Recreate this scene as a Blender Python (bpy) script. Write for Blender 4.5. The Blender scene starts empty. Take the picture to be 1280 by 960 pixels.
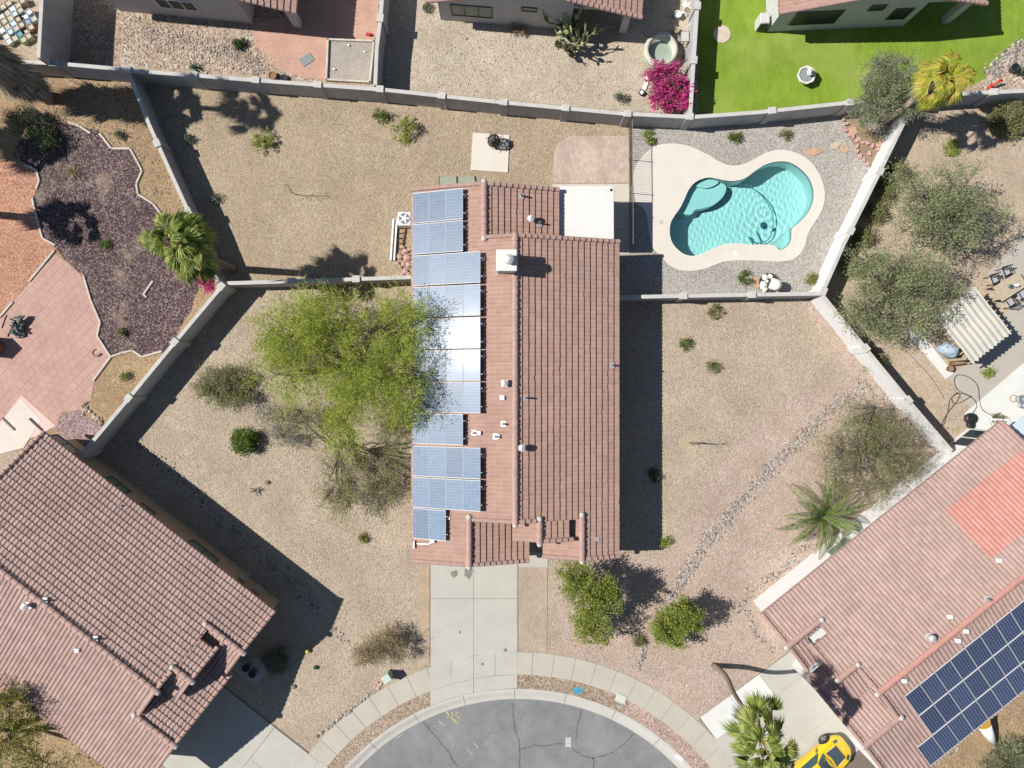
import bpy, math, random
import numpy as np
from mathutils import Vector, Matrix, geometry

R = random.Random(11)
NR = np.random.default_rng(11)
C = bpy.context.scene.collection
sc = bpy.context.scene
H = 42.0          # drone height over the yard, metres
FPX = 888.0       # focal length in photograph pixels
SUN_EL = 45.5
SUN_D = Vector((-math.cos(math.radians(SUN_EL)) * 0.9975, math.cos(math.radians(SUN_EL)) * 0.085, math.sin(math.radians(SUN_EL)))).normalized()


def P(px, py, z=0.0):
    """world point at height z that the nadir photograph shows at (px, py)"""
    k = (H - z) / FPX
    return Vector(((px - 640) * k, (480 - py) * k, z))


# ------------------------------------------------------------------ materials
def new_mat(name):
    m = bpy.data.materials.new(name)
    m.use_nodes = True
    nt = m.node_tree
    nt.nodes.clear()
    out = nt.nodes.new('ShaderNodeOutputMaterial')
    b = nt.nodes.new('ShaderNodeBsdfPrincipled')
    nt.links.new(b.outputs[0], out.inputs[0])
    return m, nt, b, out


def N(nt, t, **kw):
    n = nt.nodes.new(t)
    for k, v in kw.items():
        setattr(n, k, v)
    return n


def rgba(c):
    return (c[0], c[1], c[2], 1.0)


def ramp(nt, fac, cols, pos=None, const=False):
    r = N(nt, 'ShaderNodeValToRGB')
    el = r.color_ramp.elements
    n = len(cols)
    while len(el) < n:
        el.new(0.5)
    for i, c in enumerate(cols):
        el[i].position = pos[i] if pos else (i / max(1, n - 1) if not const else i / n)
        el[i].color = rgba(c)
    if const:
        r.color_ramp.interpolation = 'CONSTANT'
    nt.links.new(fac, r.inputs[0])
    return r.outputs[0]


def noise(nt, vec, scale, detail=4, rough=0.6):
    n = N(nt, 'ShaderNodeTexNoise')
    n.inputs['Scale'].default_value = scale
    n.inputs['Detail'].default_value = detail
    n.inputs['Roughness'].default_value = rough
    if vec is not None:
        nt.links.new(vec, n.inputs['Vector'])
    return n.outputs[0]


def mixc(nt, fac, a, b, mode='MIX'):
    m = N(nt, 'ShaderNodeMix', data_type='RGBA', blend_type=mode)
    for sock, v in ((m.inputs[0], fac), (m.inputs[6], a), (m.inputs[7], b)):
        if hasattr(v, 'is_output'):
            nt.links.new(v, sock)
        else:
            sock.default_value = v if isinstance(v, (int, float)) else rgba(v)
    return m.outputs[2]


def maprange(nt, val, a, b, c, d):
    m = N(nt, 'ShaderNodeMapRange')
    nt.links.new(val, m.inputs[0])
    for i, v in enumerate((a, b, c, d)):
        m.inputs[i + 1].default_value = v
    return m.outputs[0]


def bump(nt, b, height, strength, dist=0.02):
    n = N(nt, 'ShaderNodeBump')
    n.inputs['Strength'].default_value = strength
    n.inputs['Distance'].default_value = dist
    nt.links.new(height, n.inputs['Height'])
    nt.links.new(n.outputs[0], b.inputs['Normal'])


def coords(nt, rot=0.0, kind='Object'):
    t = N(nt, 'ShaderNodeTexCoord')
    if not rot:
        return t.outputs[kind]
    m = N(nt, 'ShaderNodeMapping')
    m.inputs['Rotation'].default_value = (0, 0, rot)
    nt.links.new(t.outputs[kind], m.inputs[0])
    return m.outputs[0]


def plain(name, col, rough=0.7, var=0.12, scale=2.0, metal=0.0, fine=0.0, bmp=0.0, bscale=40, spec=0.4, coat=0.0):
    """one colour, weathered by low and fine noise"""
    m, nt, b, out = new_mat(name)
    v = coords(nt)
    c = mixc(nt, 1.0, col, maprange_col(nt, noise(nt, v, scale, 5), 1 - var, 1 + var), 'MULTIPLY')
    if fine:
        c = mixc(nt, 1.0, c, maprange_col(nt, noise(nt, v, 28, 2), 1 - fine, 1 + fine), 'MULTIPLY')
    nt.links.new(c, b.inputs['Base Color'])
    b.inputs['Roughness'].default_value = rough
    b.inputs['Metallic'].default_value = metal
    b.inputs['Specular IOR Level'].default_value = spec
    b.inputs['Coat Weight'].default_value = coat
    if bmp:
        bump(nt, b, noise(nt, v, bscale, 3), bmp, 0.01)
    return m


def maprange_col(nt, val, lo, hi):
    return maprange(nt, val, 0.25, 0.75, lo, hi)


def gravel(name, cols, scale=13.0, blotch=0.14, bscale=0.35, dirt=None, dirt_amt=0.5, bmp=0.6, mid=0.10, dlo=.42):
    """small stones of several colours over large pale and dark drifts"""
    m, nt, b, out = new_mat(name)
    v = coords(nt)
    vo = N(nt, 'ShaderNodeTexVoronoi')
    vo.inputs['Scale'].default_value = scale
    nt.links.new(v, vo.inputs['Vector'])
    sep = N(nt, 'ShaderNodeSeparateColor')
    nt.links.new(vo.outputs['Color'], sep.inputs[0])
    c = ramp(nt, sep.outputs[0], cols)
    if dirt is not None:
        d = maprange(nt, noise(nt, v, 0.55, 6, 0.7), dlo, dlo + .2, 0.0, dirt_amt)
        c = mixc(nt, d, c, dirt)
    c = mixc(nt, 1.0, c, maprange_col(nt, noise(nt, v, bscale, 5), 1 - blotch, 1 + blotch), 'MULTIPLY')
    c = mixc(nt, 1.0, c, maprange_col(nt, noise(nt, v, 2.6, 5, 0.7), 1 - mid, 1 + mid), 'MULTIPLY')
    c = mixc(nt, 1.0, c, maprange_col(nt, noise(nt, v, 60, 1), 0.85, 1.15), 'MULTIPLY')
    nt.links.new(c, b.inputs['Base Color'])
    b.inputs['Roughness'].default_value = 0.95
    b.inputs['Specular IOR Level'].default_value = 0.15
    mx = N(nt, 'ShaderNodeMath', operation='MULTIPLY_ADD')
    nt.links.new(vo.outputs['Distance'], mx.inputs[0])
    mx.inputs[1].default_value = -1.0
    nt.links.new(sep.outputs[1], mx.inputs[2])
    bump(nt, b, mx.outputs[0], bmp, 0.03)
    return m


def pavers(name, c1, c2, mortar, w, h, rot=0.0, offset=0.5, msize=0.012, var=0.18):
    m, nt, b, out = new_mat(name)
    v = coords(nt, rot)
    br = N(nt, 'ShaderNodeTexBrick')
    br.offset = offset
    br.inputs['Scale'].default_value = 1.0
    br.inputs['Brick Width'].default_value = w
    br.inputs['Row Height'].default_value = h
    br.inputs['Mortar Size'].default_value = msize
    br.inputs['Mortar Smooth'].default_value = 0.3
    br.inputs['Color1'].default_value = rgba(c1)
    br.inputs['Color2'].default_value = rgba(c2)
    br.inputs['Mortar'].default_value = rgba(mortar)
    nt.links.new(v, br.inputs['Vector'])
    c = mixc(nt, 1.0, br.outputs[0], maprange_col(nt, noise(nt, v, 0.8, 6, 0.7), 1 - var, 1 + var), 'MULTIPLY')
    c = mixc(nt, 1.0, c, maprange_col(nt, noise(nt, v, 25, 2), 0.9, 1.1), 'MULTIPLY')
    nt.links.new(c, b.inputs['Base Color'])
    b.inputs['Roughness'].default_value = 0.85
    b.inputs['Specular IOR Level'].default_value = 0.2
    inv = N(nt, 'ShaderNodeMath', operation='SUBTRACT')
    inv.inputs[0].default_value = 1.0
    nt.links.new(br.outputs['Fac'], inv.inputs[1])
    bump(nt, b, inv.outputs[0], 0.5, 0.01)
    return m


def concrete(name, col, var=0.08, stain=0.18, stain_col=(0.22, 0.19, 0.15)):
    m, nt, b, out = new_mat(name)
    v = coords(nt)
    c = mixc(nt, 1.0, col, maprange_col(nt, noise(nt, v, 0.9, 6, 0.65), 1 - var, 1 + var), 'MULTIPLY')
    c = mixc(nt, maprange(nt, noise(nt, v, 1.7, 8, 0.75), 0.56, 0.78, 0.0, stain), c, stain_col)
    c = mixc(nt, 1.0, c, maprange_col(nt, noise(nt, v, 45, 2), 0.94, 1.06), 'MULTIPLY')
    nt.links.new(c, b.inputs['Base Color'])
    b.inputs['Roughness'].default_value = 0.85
    b.inputs['Specular IOR Level'].default_value = 0.25
    bump(nt, b, noise(nt, v, 70, 3), 0.15, 0.01)
    return m


def leafmat(name, cols, transl=0.3, rough=0.6):
    m = bpy.data.materials.new(name)
    m.use_nodes = True
    nt = m.node_tree
    nt.nodes.clear()
    out = N(nt, 'ShaderNodeOutputMaterial')
    g = N(nt, 'ShaderNodeNewGeometry')
    c = ramp(nt, g.outputs['Random Per Island'], cols)
    v = coords(nt)
    c = mixc(nt, 1.0, c, maprange_col(nt, noise(nt, v, 1.1, 3), 0.78, 1.22), 'MULTIPLY')
    b = N(nt, 'ShaderNodeBsdfPrincipled')
    b.inputs['Roughness'].default_value = rough
    b.inputs['Specular IOR Level'].default_value = 0.3
    nt.links.new(c, b.inputs['Base Color'])
    t = N(nt, 'ShaderNodeBsdfTranslucent')
    nt.links.new(c, t.inputs[0])
    mx = N(nt, 'ShaderNodeMixShader')
    mx.inputs[0].default_value = transl
    nt.links.new(b.outputs[0], mx.inputs[1])
    nt.links.new(t.outputs[0], mx.inputs[2])
    nt.links.new(mx.outputs[0], out.inputs[0])
    return m


def rooftile(name, cols, var=0.12, stain=None, lichen=0.0):
    """every tile takes its own fired tone (UV counts tiles), weathered by noise"""
    m, nt, b, out = new_mat(name)
    uv = N(nt, 'ShaderNodeUVMap').outputs[0]
    fl = N(nt, 'ShaderNodeVectorMath', operation='FLOOR')
    nt.links.new(uv, fl.inputs[0])
    wn = N(nt, 'ShaderNodeTexWhiteNoise', noise_dimensions='2D')
    nt.links.new(fl.outputs[0], wn.inputs['Vector'])
    c = ramp(nt, wn.outputs['Value'], cols)
    v = coords(nt)
    c = mixc(nt, 1.0, c, maprange_col(nt, noise(nt, v, 0.5, 6, 0.65), 1 - var, 1 + var), 'MULTIPLY')
    c = mixc(nt, 1.0, c, maprange_col(nt, noise(nt, v, 22, 3), 0.9, 1.1), 'MULTIPLY')
    if stain is not None:
        c = mixc(nt, maprange(nt, noise(nt, v, 1.3, 7, 0.75), 0.55, 0.75, 0, 0.35), c, stain)
    nt.links.new(c, b.inputs['Base Color'])
    b.inputs['Roughness'].default_value = 0.8
    b.inputs['Specular IOR Level'].default_value = 0.25
    return m


# ------------------------------------------------------------------ objects
def tag(o, label=None, cat=None, group=None, kind=None):
    if label: o['label'] = label
    if cat: o['category'] = cat
    if group: o['group'] = group
    if kind: o['kind'] = kind
    return o


def thing(name, label, cat, loc=(0, 0, 0), group=None, rz=0.0):
    o = bpy.data.objects.new(name, None)
    o.empty_display_size = 0.2
    C.objects.link(o)
    o.location = loc
    o.rotation_euler = (0, 0, rz)
    return tag(o, label, cat, group)


def root_of(o):
    while o.parent:
        o = o.parent
    return o


def copy_tree(o, parent=None):
    c = o.copy()
    C.objects.link(c)
    c.parent = parent
    for ch in list(o.children):
        copy_tree(ch, c)
    return c


def link_mesh(name, me, mats, parent=None, smooth=False):
    for m in (mats if isinstance(mats, (list, tuple)) else [mats]):
        me.materials.append(m)
    if smooth:
        me.polygons.foreach_set('use_smooth', [True] * len(me.polygons))
    o = bpy.data.objects.new(name, me)
    C.objects.link(o)
    if parent is not None:
        o.parent = parent
    return o


class MB:
    """collects faces; build() links them as one mesh object. Points are world points unless the parent is turned."""
    def __init__(s):
        s.v, s.f, s.m = [], [], []

    def add(s, vs, fs, mi=0):
        k = len(s.v)
        s.v += [tuple(p) for p in vs]
        s.f += [tuple(i + k for i in f) for f in fs]
        s.m += [mi] * len(fs)
        return s

    def poly(s, pts, mi=0):
        return s.add(pts, [range(len(pts))], mi)

    def box(s, c, size, rz=0.0, mi=0, rot=None, bev=0.0):
        x, y, z = size[0] / 2, size[1] / 2, size[2] / 2
        M_ = rot if rot is not None else Matrix.Rotation(rz, 3, 'Z')
        c = Vector(c)
        b = min(bev, x * .9, y * .9, z * .9) if bev else 0
        if not b:
            vs = [(-x, -y, -z), (x, -y, -z), (x, y, -z), (-x, y, -z), (-x, -y, z), (x, -y, z), (x, y, z), (-x, y, z)]
            fs = [(0, 3, 2, 1), (4, 5, 6, 7), (0, 1, 5, 4), (1, 2, 6, 5), (2, 3, 7, 6), (3, 0, 4, 7)]
        else:
            vs, fs = [], []
            def ring(xx, yy, zz, cb):
                k = len(vs)
                vs.extend([(-xx + cb, -yy, zz), (xx - cb, -yy, zz), (xx, -yy + cb, zz), (xx, yy - cb, zz), (xx - cb, yy, zz), (-xx + cb, yy, zz), (-xx, yy - cb, zz), (-xx, -yy + cb, zz)])
                return k
            r0 = ring(x - b, y - b, -z, b * .6); r1 = ring(x, y, -z + b, b); r2 = ring(x, y, z - b, b); r3 = ring(x - b, y - b, z, b * .6)
            for a_, b_ in ((r0, r1), (r1, r2), (r2, r3)):
                for i in range(8):
                    j = (i + 1) % 8
                    fs.append((a_ + i, a_ + j, b_ + j, b_ + i))
            fs.append(tuple(r3 + i for i in range(8)))
            fs.append(tuple(r0 + i for i in range(7, -1, -1)))
        return s.add([c + M_ @ Vector(p) for p in vs], fs, mi)

    def prism(s, poly, z0, z1, mi=0, cap=True, bottom=True, mi_side=None):
        n = len(poly)
        vs = [(p[0], p[1], z0) for p in poly] + [(p[0], p[1], z1) for p in poly]
        s.add(vs, [(i, (i + 1) % n, n + (i + 1) % n, n + i) for i in range(n)], mi if mi_side is None else mi_side)
        tris = geometry.tessellate_polygon([[Vector((p[0], p[1], 0)) for p in poly]])
        if cap:
            s.add([(p[0], p[1], z1) for p in poly], [tuple(t) for t in tris], mi)
        if bottom:
            s.add([(p[0], p[1], z0) for p in poly], [tuple(reversed(t)) for t in tris], mi)
        return s

    def tube(s, pts, rad, n=6, mi=0, cap=True, closed=False):
        pts = [Vector(p) for p in pts]
        if not isinstance(rad, (list, tuple)):
            rad = [rad] * len(pts)
        vs, fs = [], []
        ref = None
        m = len(pts)
        for i, p in enumerate(pts):
            if closed:
                t = pts[(i + 1) % m] - pts[i - 1]
            else:
                t = pts[min(i + 1, m - 1)] - pts[max(i - 1, 0)]
            if t.length < 1e-9:
                t = Vector((0, 0, 1))
            t.normalize()
            if ref is None:
                ref = t.orthogonal().normalized()
            a = (ref - t * ref.dot(t))
            a = a.normalized() if a.length > 1e-6 else t.orthogonal().normalized()
            ref = a
            b = t.cross(a)
            for k in range(n):
                th = 2 * math.pi * k / n
                vs.append(p + (a * math.cos(th) + b * math.sin(th)) * rad[i])
        for i in range(m if closed else m - 1):
            j = (i + 1) % m
            for k in range(n):
                l = (k + 1) % n
                fs.append((i * n + k, i * n + l, j * n + l, j * n + k))
        if cap and not closed:
            fs.append(tuple(range(n - 1, -1, -1)))
            fs.append(tuple((m - 1) * n + k for k in range(n)))
        return s.add(vs, fs, mi)

    def lathe(s, prof, c, n=20, mi=0, a0=0.0, a1=None, sx=1.0, sy=1.0):
        """prof: list of (radius, z)"""
        full = a1 is None
        a1 = a0 + 2 * math.pi if full else a1
        m = n if full else n + 1
        vs, fs = [], []
        for (r, z) in prof:
            for k in range(m):
                th = a0 + (a1 - a0) * k / n
                vs.append((c[0] + r * sx * math.cos(th), c[1] + r * sy * math.sin(th), c[2] + z))
        for i in range(len(prof) - 1):
            for k in range(n):
                l = (k + 1) % m if full else k + 1
                fs.append((i * m + k, i * m + l, (i + 1) * m + l, (i + 1) * m + k))
        return s.add(vs, fs, mi)

    def ball(s, c, r, n=10, mi=0, sq=(1, 1, 1)):
        c = Vector(c)
        vs, fs = [], []
        rows = max(4, n // 2)
        for i in range(rows + 1):
            ph = math.pi * i / rows
            for k in range(n):
                th = 2 * math.pi * k / n
                vs.append(c + Vector((r * sq[0] * math.sin(ph) * math.cos(th), r * sq[1] * math.sin(ph) * math.sin(th), r * sq[2] * math.cos(ph))))
        for i in range(rows):
            for k in range(n):
                l = (k + 1) % n
                fs.append((i * n + k, (i + 1) * n + k, (i + 1) * n + l, i * n + l))
        return s.add(vs, fs, mi)

    def build(s, name, mats, parent=None, smooth=False, origin=None, **tags):
        off = Vector((0, 0, 0))
        if parent is not None:
            off = root_of(parent).location.copy()
        elif origin is not None:
            off = Vector(origin)
        me = bpy.data.meshes.new(name)
        me.from_pydata([(p[0] - off.x, p[1] - off.y, p[2] - off.z) for p in s.v], [], s.f)
        if any(s.m):
            me.polygons.foreach_set('material_index', s.m)
        o = link_mesh(name, me, mats, parent, smooth)
        if parent is None and origin is not None:
            o.location = off
        if tags:
            tag(o, **tags)
        return o


def np_mesh(name, V, Fq, mats, parent=None, uv=None, smooth=False, origin=None):
    """V (n,3), Fq (m,4) -> object; uv (n,2) per vertex"""
    off = np.zeros(3)
    if parent is not None:
        off = np.array(root_of(parent).location)
    elif origin is not None:
        off = np.array(origin)
    V = np.asarray(V, float) - off
    Fq = np.asarray(Fq, np.int32)
    k = Fq.shape[1]
    me = bpy.data.meshes.new(name)
    me.vertices.add(len(V)); me.vertices.foreach_set('co', V.ravel())
    me.loops.add(Fq.size); me.loops.foreach_set('vertex_index', Fq.ravel())
    me.polygons.add(len(Fq))
    me.polygons.foreach_set('loop_start', np.arange(0, Fq.size, k, dtype=np.int32))
    me.polygons.foreach_set('loop_total', np.full(len(Fq), k, np.int32))
    if uv is not None:
        ul = me.uv_layers.new(name='UVMap')
        ul.data.foreach_set('uv', np.asarray(uv, float)[Fq.ravel()].ravel())
    me.polygons.foreach_set('use_smooth', [bool(smooth)] * len(me.polygons))
    me.update(calc_edges=True)
    o = link_mesh(name, me, mats, parent, smooth)
    if parent is None and origin is not None:
        o.location = origin
    return o


def catmull(pts, n=6, closed=True):
    pts = [Vector((p[0], p[1])) for p in pts]
    m = len(pts)
    out = []
    rng = range(m) if closed else range(m - 1)
    for i in rng:
        p0 = pts[(i - 1) % m] if closed else pts[max(0, i - 1)]
        p1 = pts[i]; p2 = pts[(i + 1) % m]
        p3 = pts[(i + 2) % m] if closed else pts[min(m - 1, i + 2)]
        for k in range(n):
            t = k / n
            out.append(0.5 * ((2 * p1) + (-p0 + p2) * t + (2 * p0 - 5 * p1 + 4 * p2 - p3) * t * t + (-p0 + 3 * p1 - 3 * p2 + p3) * t ** 3))
    if not closed:
        out.append(pts[-1])
    return out


def px_poly(pts):
    return [P(x, y).xy for x, y in pts]


def sheet(name, poly, z, m, holes=(), kind='structure', thick=0.0, rough_edge=0.0):
    """flat ground sheet from a world outline (x, y), optional holes"""
    if rough_edge:
        q = []
        n = len(poly)
        for i in range(n):
            a, b = Vector(poly[i][:2]), Vector(poly[(i + 1) % n][:2])
            k = max(1, int((b - a).length / 0.5))
            d = (b - a)
            nrm = Vector((-d.y, d.x)).normalized() if d.length > 0 else Vector((0, 0))
            for j in range(k):
                q.append(a + d * j / k + nrm * R.uniform(-1, 1) * rough_edge)
        poly = q
    loops = [[Vector((p[0], p[1], 0)) for p in poly]] + [[Vector((p[0], p[1], 0)) for p in h] for h in holes]
    tris = geometry.tessellate_polygon(loops)
    flat = [p for l in loops for p in l]
    mb = MB()
    mb.add([(p.x, p.y, z) for p in flat], [tuple(t) for t in tris])
    if thick:
        for l in loops:
            n = len(l)
            mb.add([(p.x, p.y, z) for p in l] + [(p.x, p.y, z - thick) for p in l], [(i, (i + 1) % n, n + (i + 1) % n, n + i) for i in range(n)])
    # keep the normals up
    me_f = []
    for f in mb.f:
        a, b, c = (Vector(mb.v[i]) for i in f[:3])
        nz = (b - a).cross(c - a).z
        me_f.append(f if nz >= 0 else tuple(reversed(f)))
    mb.f = me_f
    o = mb.build(name, m)
    if kind:
        tag(o, kind=kind)
    return o
# ------------------------------------------------------------------ palette (real surface colours)
G_TAN = gravel('tan gravel', [(.28, .22, .16), (.36, .29, .215), (.41, .335, .255), (.47, .395, .31)], 16, dirt=(.38, .295, .205), dirt_amt=.35, blotch=.17)
G_BACK = gravel('ochre gravel', [(.255, .195, .13), (.335, .262, .178), (.385, .308, .215), (.44, .36, .265)], 16, dirt=(.36, .27, .17), dirt_amt=.45, blotch=.18)
G_POOL = gravel('grey gravel', [(.24, .215, .185), (.33, .30, .26), (.385, .355, .315), (.46, .43, .39)], 17, mid=.06)
G_PINK = gravel('pink gravel', [(.295, .222, .175), (.385, .295, .238), (.43, .335, .275), (.49, .40, .335)], 16, dirt=(.39, .28, .195), dirt_amt=.4, blotch=.17)
G_PALE = gravel('pale gravel', [(.32, .26, .19), (.41, .345, .265), (.46, .395, .31), (.52, .455, .365)], 15, dirt=(.43, .35, .25), dirt_amt=.4, blotch=.16)
G_STONY = gravel('stony soil', [(.20, .145, .11), (.33, .25, .195), (.42, .34, .275), (.55, .48, .42)], 9, dirt=(.36, .25, .15), dirt_amt=.6)
G_PURPLE = gravel('purple lava gravel', [(.035, .022, .025), (.075, .046, .05), (.115, .074, .074), (.27, .21, .19)], 15, blotch=.2, dirt=(.36, .28, .2), dirt_amt=.85, dlo=.535)
G_RED = gravel('red gravel', [(.28, .12, .075), (.40, .19, .125), (.46, .245, .165), (.52, .33, .24)], 15, dirt=(.36, .2, .12), dirt_amt=.4)
G_DIRT = gravel('brown soil', [(.20, .135, .075), (.29, .20, .115), (.33, .235, .14), (.40, .31, .2)], 14, dirt=(.30, .20, .11), dirt_amt=.6, blotch=.2, bmp=.35)
G_SAND = gravel('sandy soil', [(.30, .225, .155), (.38, .30, .215), (.42, .335, .25), (.48, .40, .31)], 16, dirt=(.40, .31, .22), dirt_amt=.6, blotch=.16, bmp=.3)
G_STRIP = gravel('brown verge gravel', [(.19, .135, .095), (.28, .21, .15), (.34, .26, .19), (.44, .36, .28)], 13)
G_STRIPR = gravel('reddish verge gravel', [(.25, .165, .13), (.36, .25, .2), (.42, .31, .25), (.5, .4, .34)], 13)
G_RAKED = gravel('raked sand', [(.28, .245, .2), (.33, .29, .24), (.36, .32, .27), (.42, .38, .33)], 24, bmp=.2)
PLANTER_SOIL = plain('planter soil', (.26, .19, .12), .95, .25, 1.2, fine=.2)

CONC = concrete('driveway concrete', (.43, .41, .355))
CONC_WHITE = concrete('bright concrete', (.60, .595, .55), stain=.08)
CONC_WALK = concrete('walk concrete', (.43, .395, .325))
CONC_DECK = concrete('cool deck', (.60, .55, .475), var=.05, stain=.08, stain_col=(.4, .33, .25))
CONC_KERB = concrete('kerb concrete', (.46, .435, .385), stain=.2)
CONC_RIGHT = concrete('neighbour patio concrete', (.40, .36, .31), stain=.15)
JOINT = plain('joint dirt', (.16, .13, .10), .95)
PAVER_BACK = pavers('brick patio', (.52, .39, .32), (.42, .31, .25), (.44, .36, .30), .22, .11, rot=math.pi / 2, var=.28)
PAVER_STRIP = pavers('brick drive edge', (.42, .33, .255), (.35, .27, .21), (.32, .26, .20), .21, .105, rot=math.pi / 2)
PAVER_TAN = pavers('brick drive edge pale', (.44, .335, .23), (.38, .285, .20), (.36, .28, .20), .21, .105, rot=math.pi / 2)
PAVER_RED = pavers('red square pavers', (.45, .285, .23), (.43, .27, .22), (.32, .20, .165), .47, .47, rot=math.radians(-46), msize=.014, offset=.5)
PATIO_RED = pavers('red stamped patio', (.47, .29, .215), (.46, .28, .21), (.42, .265, .205), .3, .3, rot=.05, msize=.008)
EDGE_CONC = plain('concrete edging', (.50, .45, .38), .9, .2, fine=.15)

def wallstucco(name, col):
    """painted block: faint courses of block joints, run-down stains"""
    m, nt, b, out = new_mat(name)
    v = coords(nt)
    sp = N(nt, 'ShaderNodeSeparateXYZ'); nt.links.new(v, sp.inputs[0])
    fr = N(nt, 'ShaderNodeMath', operation='PINGPONG'); fr.inputs[1].default_value = .1; nt.links.new(sp.outputs[2], fr.inputs[0])
    j = maprange(nt, fr.outputs[0], 0, .014, .80, 1.0)
    mp = N(nt, 'ShaderNodeMapping'); mp.inputs['Scale'].default_value = (2.4, 2.4, .35); nt.links.new(v, mp.inputs[0])
    c = mixc(nt, 1.0, col, maprange_col(nt, noise(nt, mp.outputs[0], 2.0, 6, .7), .82, 1.18), 'MULTIPLY')
    c = mixc(nt, 1.0, c, maprange_col(nt, noise(nt, v, .6, 4), .9, 1.1), 'MULTIPLY')
    c = mixc(nt, 1.0, c, maprange_col(nt, noise(nt, v, 28, 2), .9, 1.1), 'MULTIPLY')
    c = mixc(nt, 1.0, c, j, 'MULTIPLY')
    nt.links.new(c, b.inputs['Base Color'])
    b.inputs['Roughness'].default_value = .95
    b.inputs['Specular IOR Level'].default_value = .2
    bump(nt, b, noise(nt, v, 40, 3), .3, .01)
    return m


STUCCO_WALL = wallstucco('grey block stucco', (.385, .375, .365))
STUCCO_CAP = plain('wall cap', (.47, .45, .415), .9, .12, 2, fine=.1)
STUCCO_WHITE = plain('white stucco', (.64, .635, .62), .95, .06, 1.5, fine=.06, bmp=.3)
STUCCO_LIGHT = plain('pale stucco', (.50, .49, .47), .95, .08, 1.5, fine=.08, bmp=.3)
STUCCO_TAN = plain('tan stucco', (.42, .31, .205), .95, .08, 1.5, fine=.08, bmp=.3)
STUCCO_GREY = plain('warm grey stucco', (.45, .435, .42), .95, .08, 1.5, fine=.08, bmp=.3)
TILE_MAIN = rooftile('terracotta tiles', [(.36, .226, .176), (.378, .24, .188), (.392, .25, .198), (.41, .267, .214)], stain=(.31, .195, .15), var=.09)
TILE_LEFT = rooftile('rose tiles', [(.32, .215, .18), (.345, .235, .20), (.365, .25, .215), (.385, .27, .235)], stain=(.28, .185, .15), var=.12)
TILE_RIGHT = rooftile('weathered rose tiles', [(.365, .25, .21), (.385, .265, .225), (.405, .28, .24), (.425, .30, .26)], stain=(.41, .32, .275), var=.12)
TILE_NEW = rooftile('new red tiles', [(.47, .225, .18), (.485, .235, .19), (.50, .25, .20), (.51, .265, .215)], var=.06)
TILE_CAP = plain('ridge tiles', (.37, .24, .20), .8, .15, 3, fine=.12)
TILE_CAP_RED = plain('red ridge tiles', (.45, .235, .19), .8, .12, 3, fine=.1)
TILE_CAP_ROSE = plain('rose ridge tiles', (.38, .245, .205), .8, .15, 3, fine=.12)
MORTAR = plain('mortar end', (.46, .43, .40), .9, .1, 6)
ROOF_WHITE = plain('white roof coating', (.63, .62, .575), .7, .05, 1.2, fine=.03)
WHITE = plain('white paint', (.78, .77, .74), .5, .05, 3)
WHITE_METAL = plain('white metal', (.75, .75, .74), .35, .04, 3)
GREY_METAL = plain('grey metal', (.42, .43, .44), .4, .1, 4, metal=.6)
GALV = plain('galvanised flashing', (.55, .53, .51), .5, .12, 5, metal=.3)
DARK_METAL = plain('dark iron', (.035, .033, .03), .5, .2, 8, metal=.4)
BRONZE = plain('bronze fence', (.30, .235, .19), .5, .1, 8, metal=.3)
BLACK = plain('black plastic', (.018, .018, .02), .45, .1, 6)
RUBBER = plain('tyre rubber', (.02, .02, .021), .8, .1, 6)
WOOD = plain('brown wood', (.17, .075, .035), .7, .25, 5)
WOOD_TAN = plain('tan boards', (.44, .37, .26), .7, .15, 5, fine=.1)
RED_PAINT = plain('red paint', (.45, .02, .03), .4, .1)
STONE_PINK = plain('pink edging concrete', (.46, .285, .255), .9, .15, 5, fine=.15)
STONE_RED = plain('red flagstone', (.43, .28, .19), .9, .2, 2.5, fine=.12)
STONE_WHITE = plain('white stone', (.70, .68, .64), .8, .1, 5)
ROCK_GREY = None


def rockmat(name, cols):
    m, nt, b, out = new_mat(name)
    g = N(nt, 'ShaderNodeNewGeometry')
    c = ramp(nt, g.outputs['Random Per Island'], cols)
    c = mixc(nt, 1.0, c, maprange_col(nt, noise(nt, coords(nt), 14, 3), .85, 1.15), 'MULTIPLY')
    nt.links.new(c, b.inputs['Base Color'])
    b.inputs['Roughness'].default_value = .9
    b.inputs['Specular IOR Level'].default_value = .2
    return m


ROCK_GREY = rockmat('river rock', [(.12, .10, .09), (.26, .225, .195), (.37, .325, .285), (.48, .435, .39)])
HOUSE_WHITE = plain('white house stucco', (.76, .745, .72), .95, .05, 1.2, fine=.05, bmp=.3)
ROCK_PINK = rockmat('pink rock', [(.38, .23, .18), (.48, .32, .26), (.55, .41, .35)])
ROCK_TAN = rockmat('tan pebble', [(.22, .16, .11), (.36, .28, .2), (.46, .38, .29), (.6, .53, .44)])
ROCK_BROWN = rockmat('brown rock', [(.10, .075, .06), (.22, .16, .12), (.33, .27, .22)])


def glassmat(name, col, rough=.05, spec=.8):
    m, nt, b, out = new_mat(name)
    c = mixc(nt, 1.0, col, maprange_col(nt, noise(nt, coords(nt), .9, 3), .85, 1.15), 'MULTIPLY')
    nt.links.new(c, b.inputs['Base Color'])
    b.inputs['Roughness'].default_value = rough
    b.inputs['Specular IOR Level'].default_value = spec
    return m


GLASS = glassmat('window glass', (.022, .032, .045), .3, .12)
GLASS_GREEN = glassmat('green window glass', (.20, .235, .19), .2, .3)
GLASS_CAR = glassmat('car glass', (.045, .075, .08), .04)
FRAME_W = plain('white window frame', (.62, .61, .58), .5, .05)
FRAME_D = plain('dark window frame', (.07, .065, .06), .5, .1)


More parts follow.
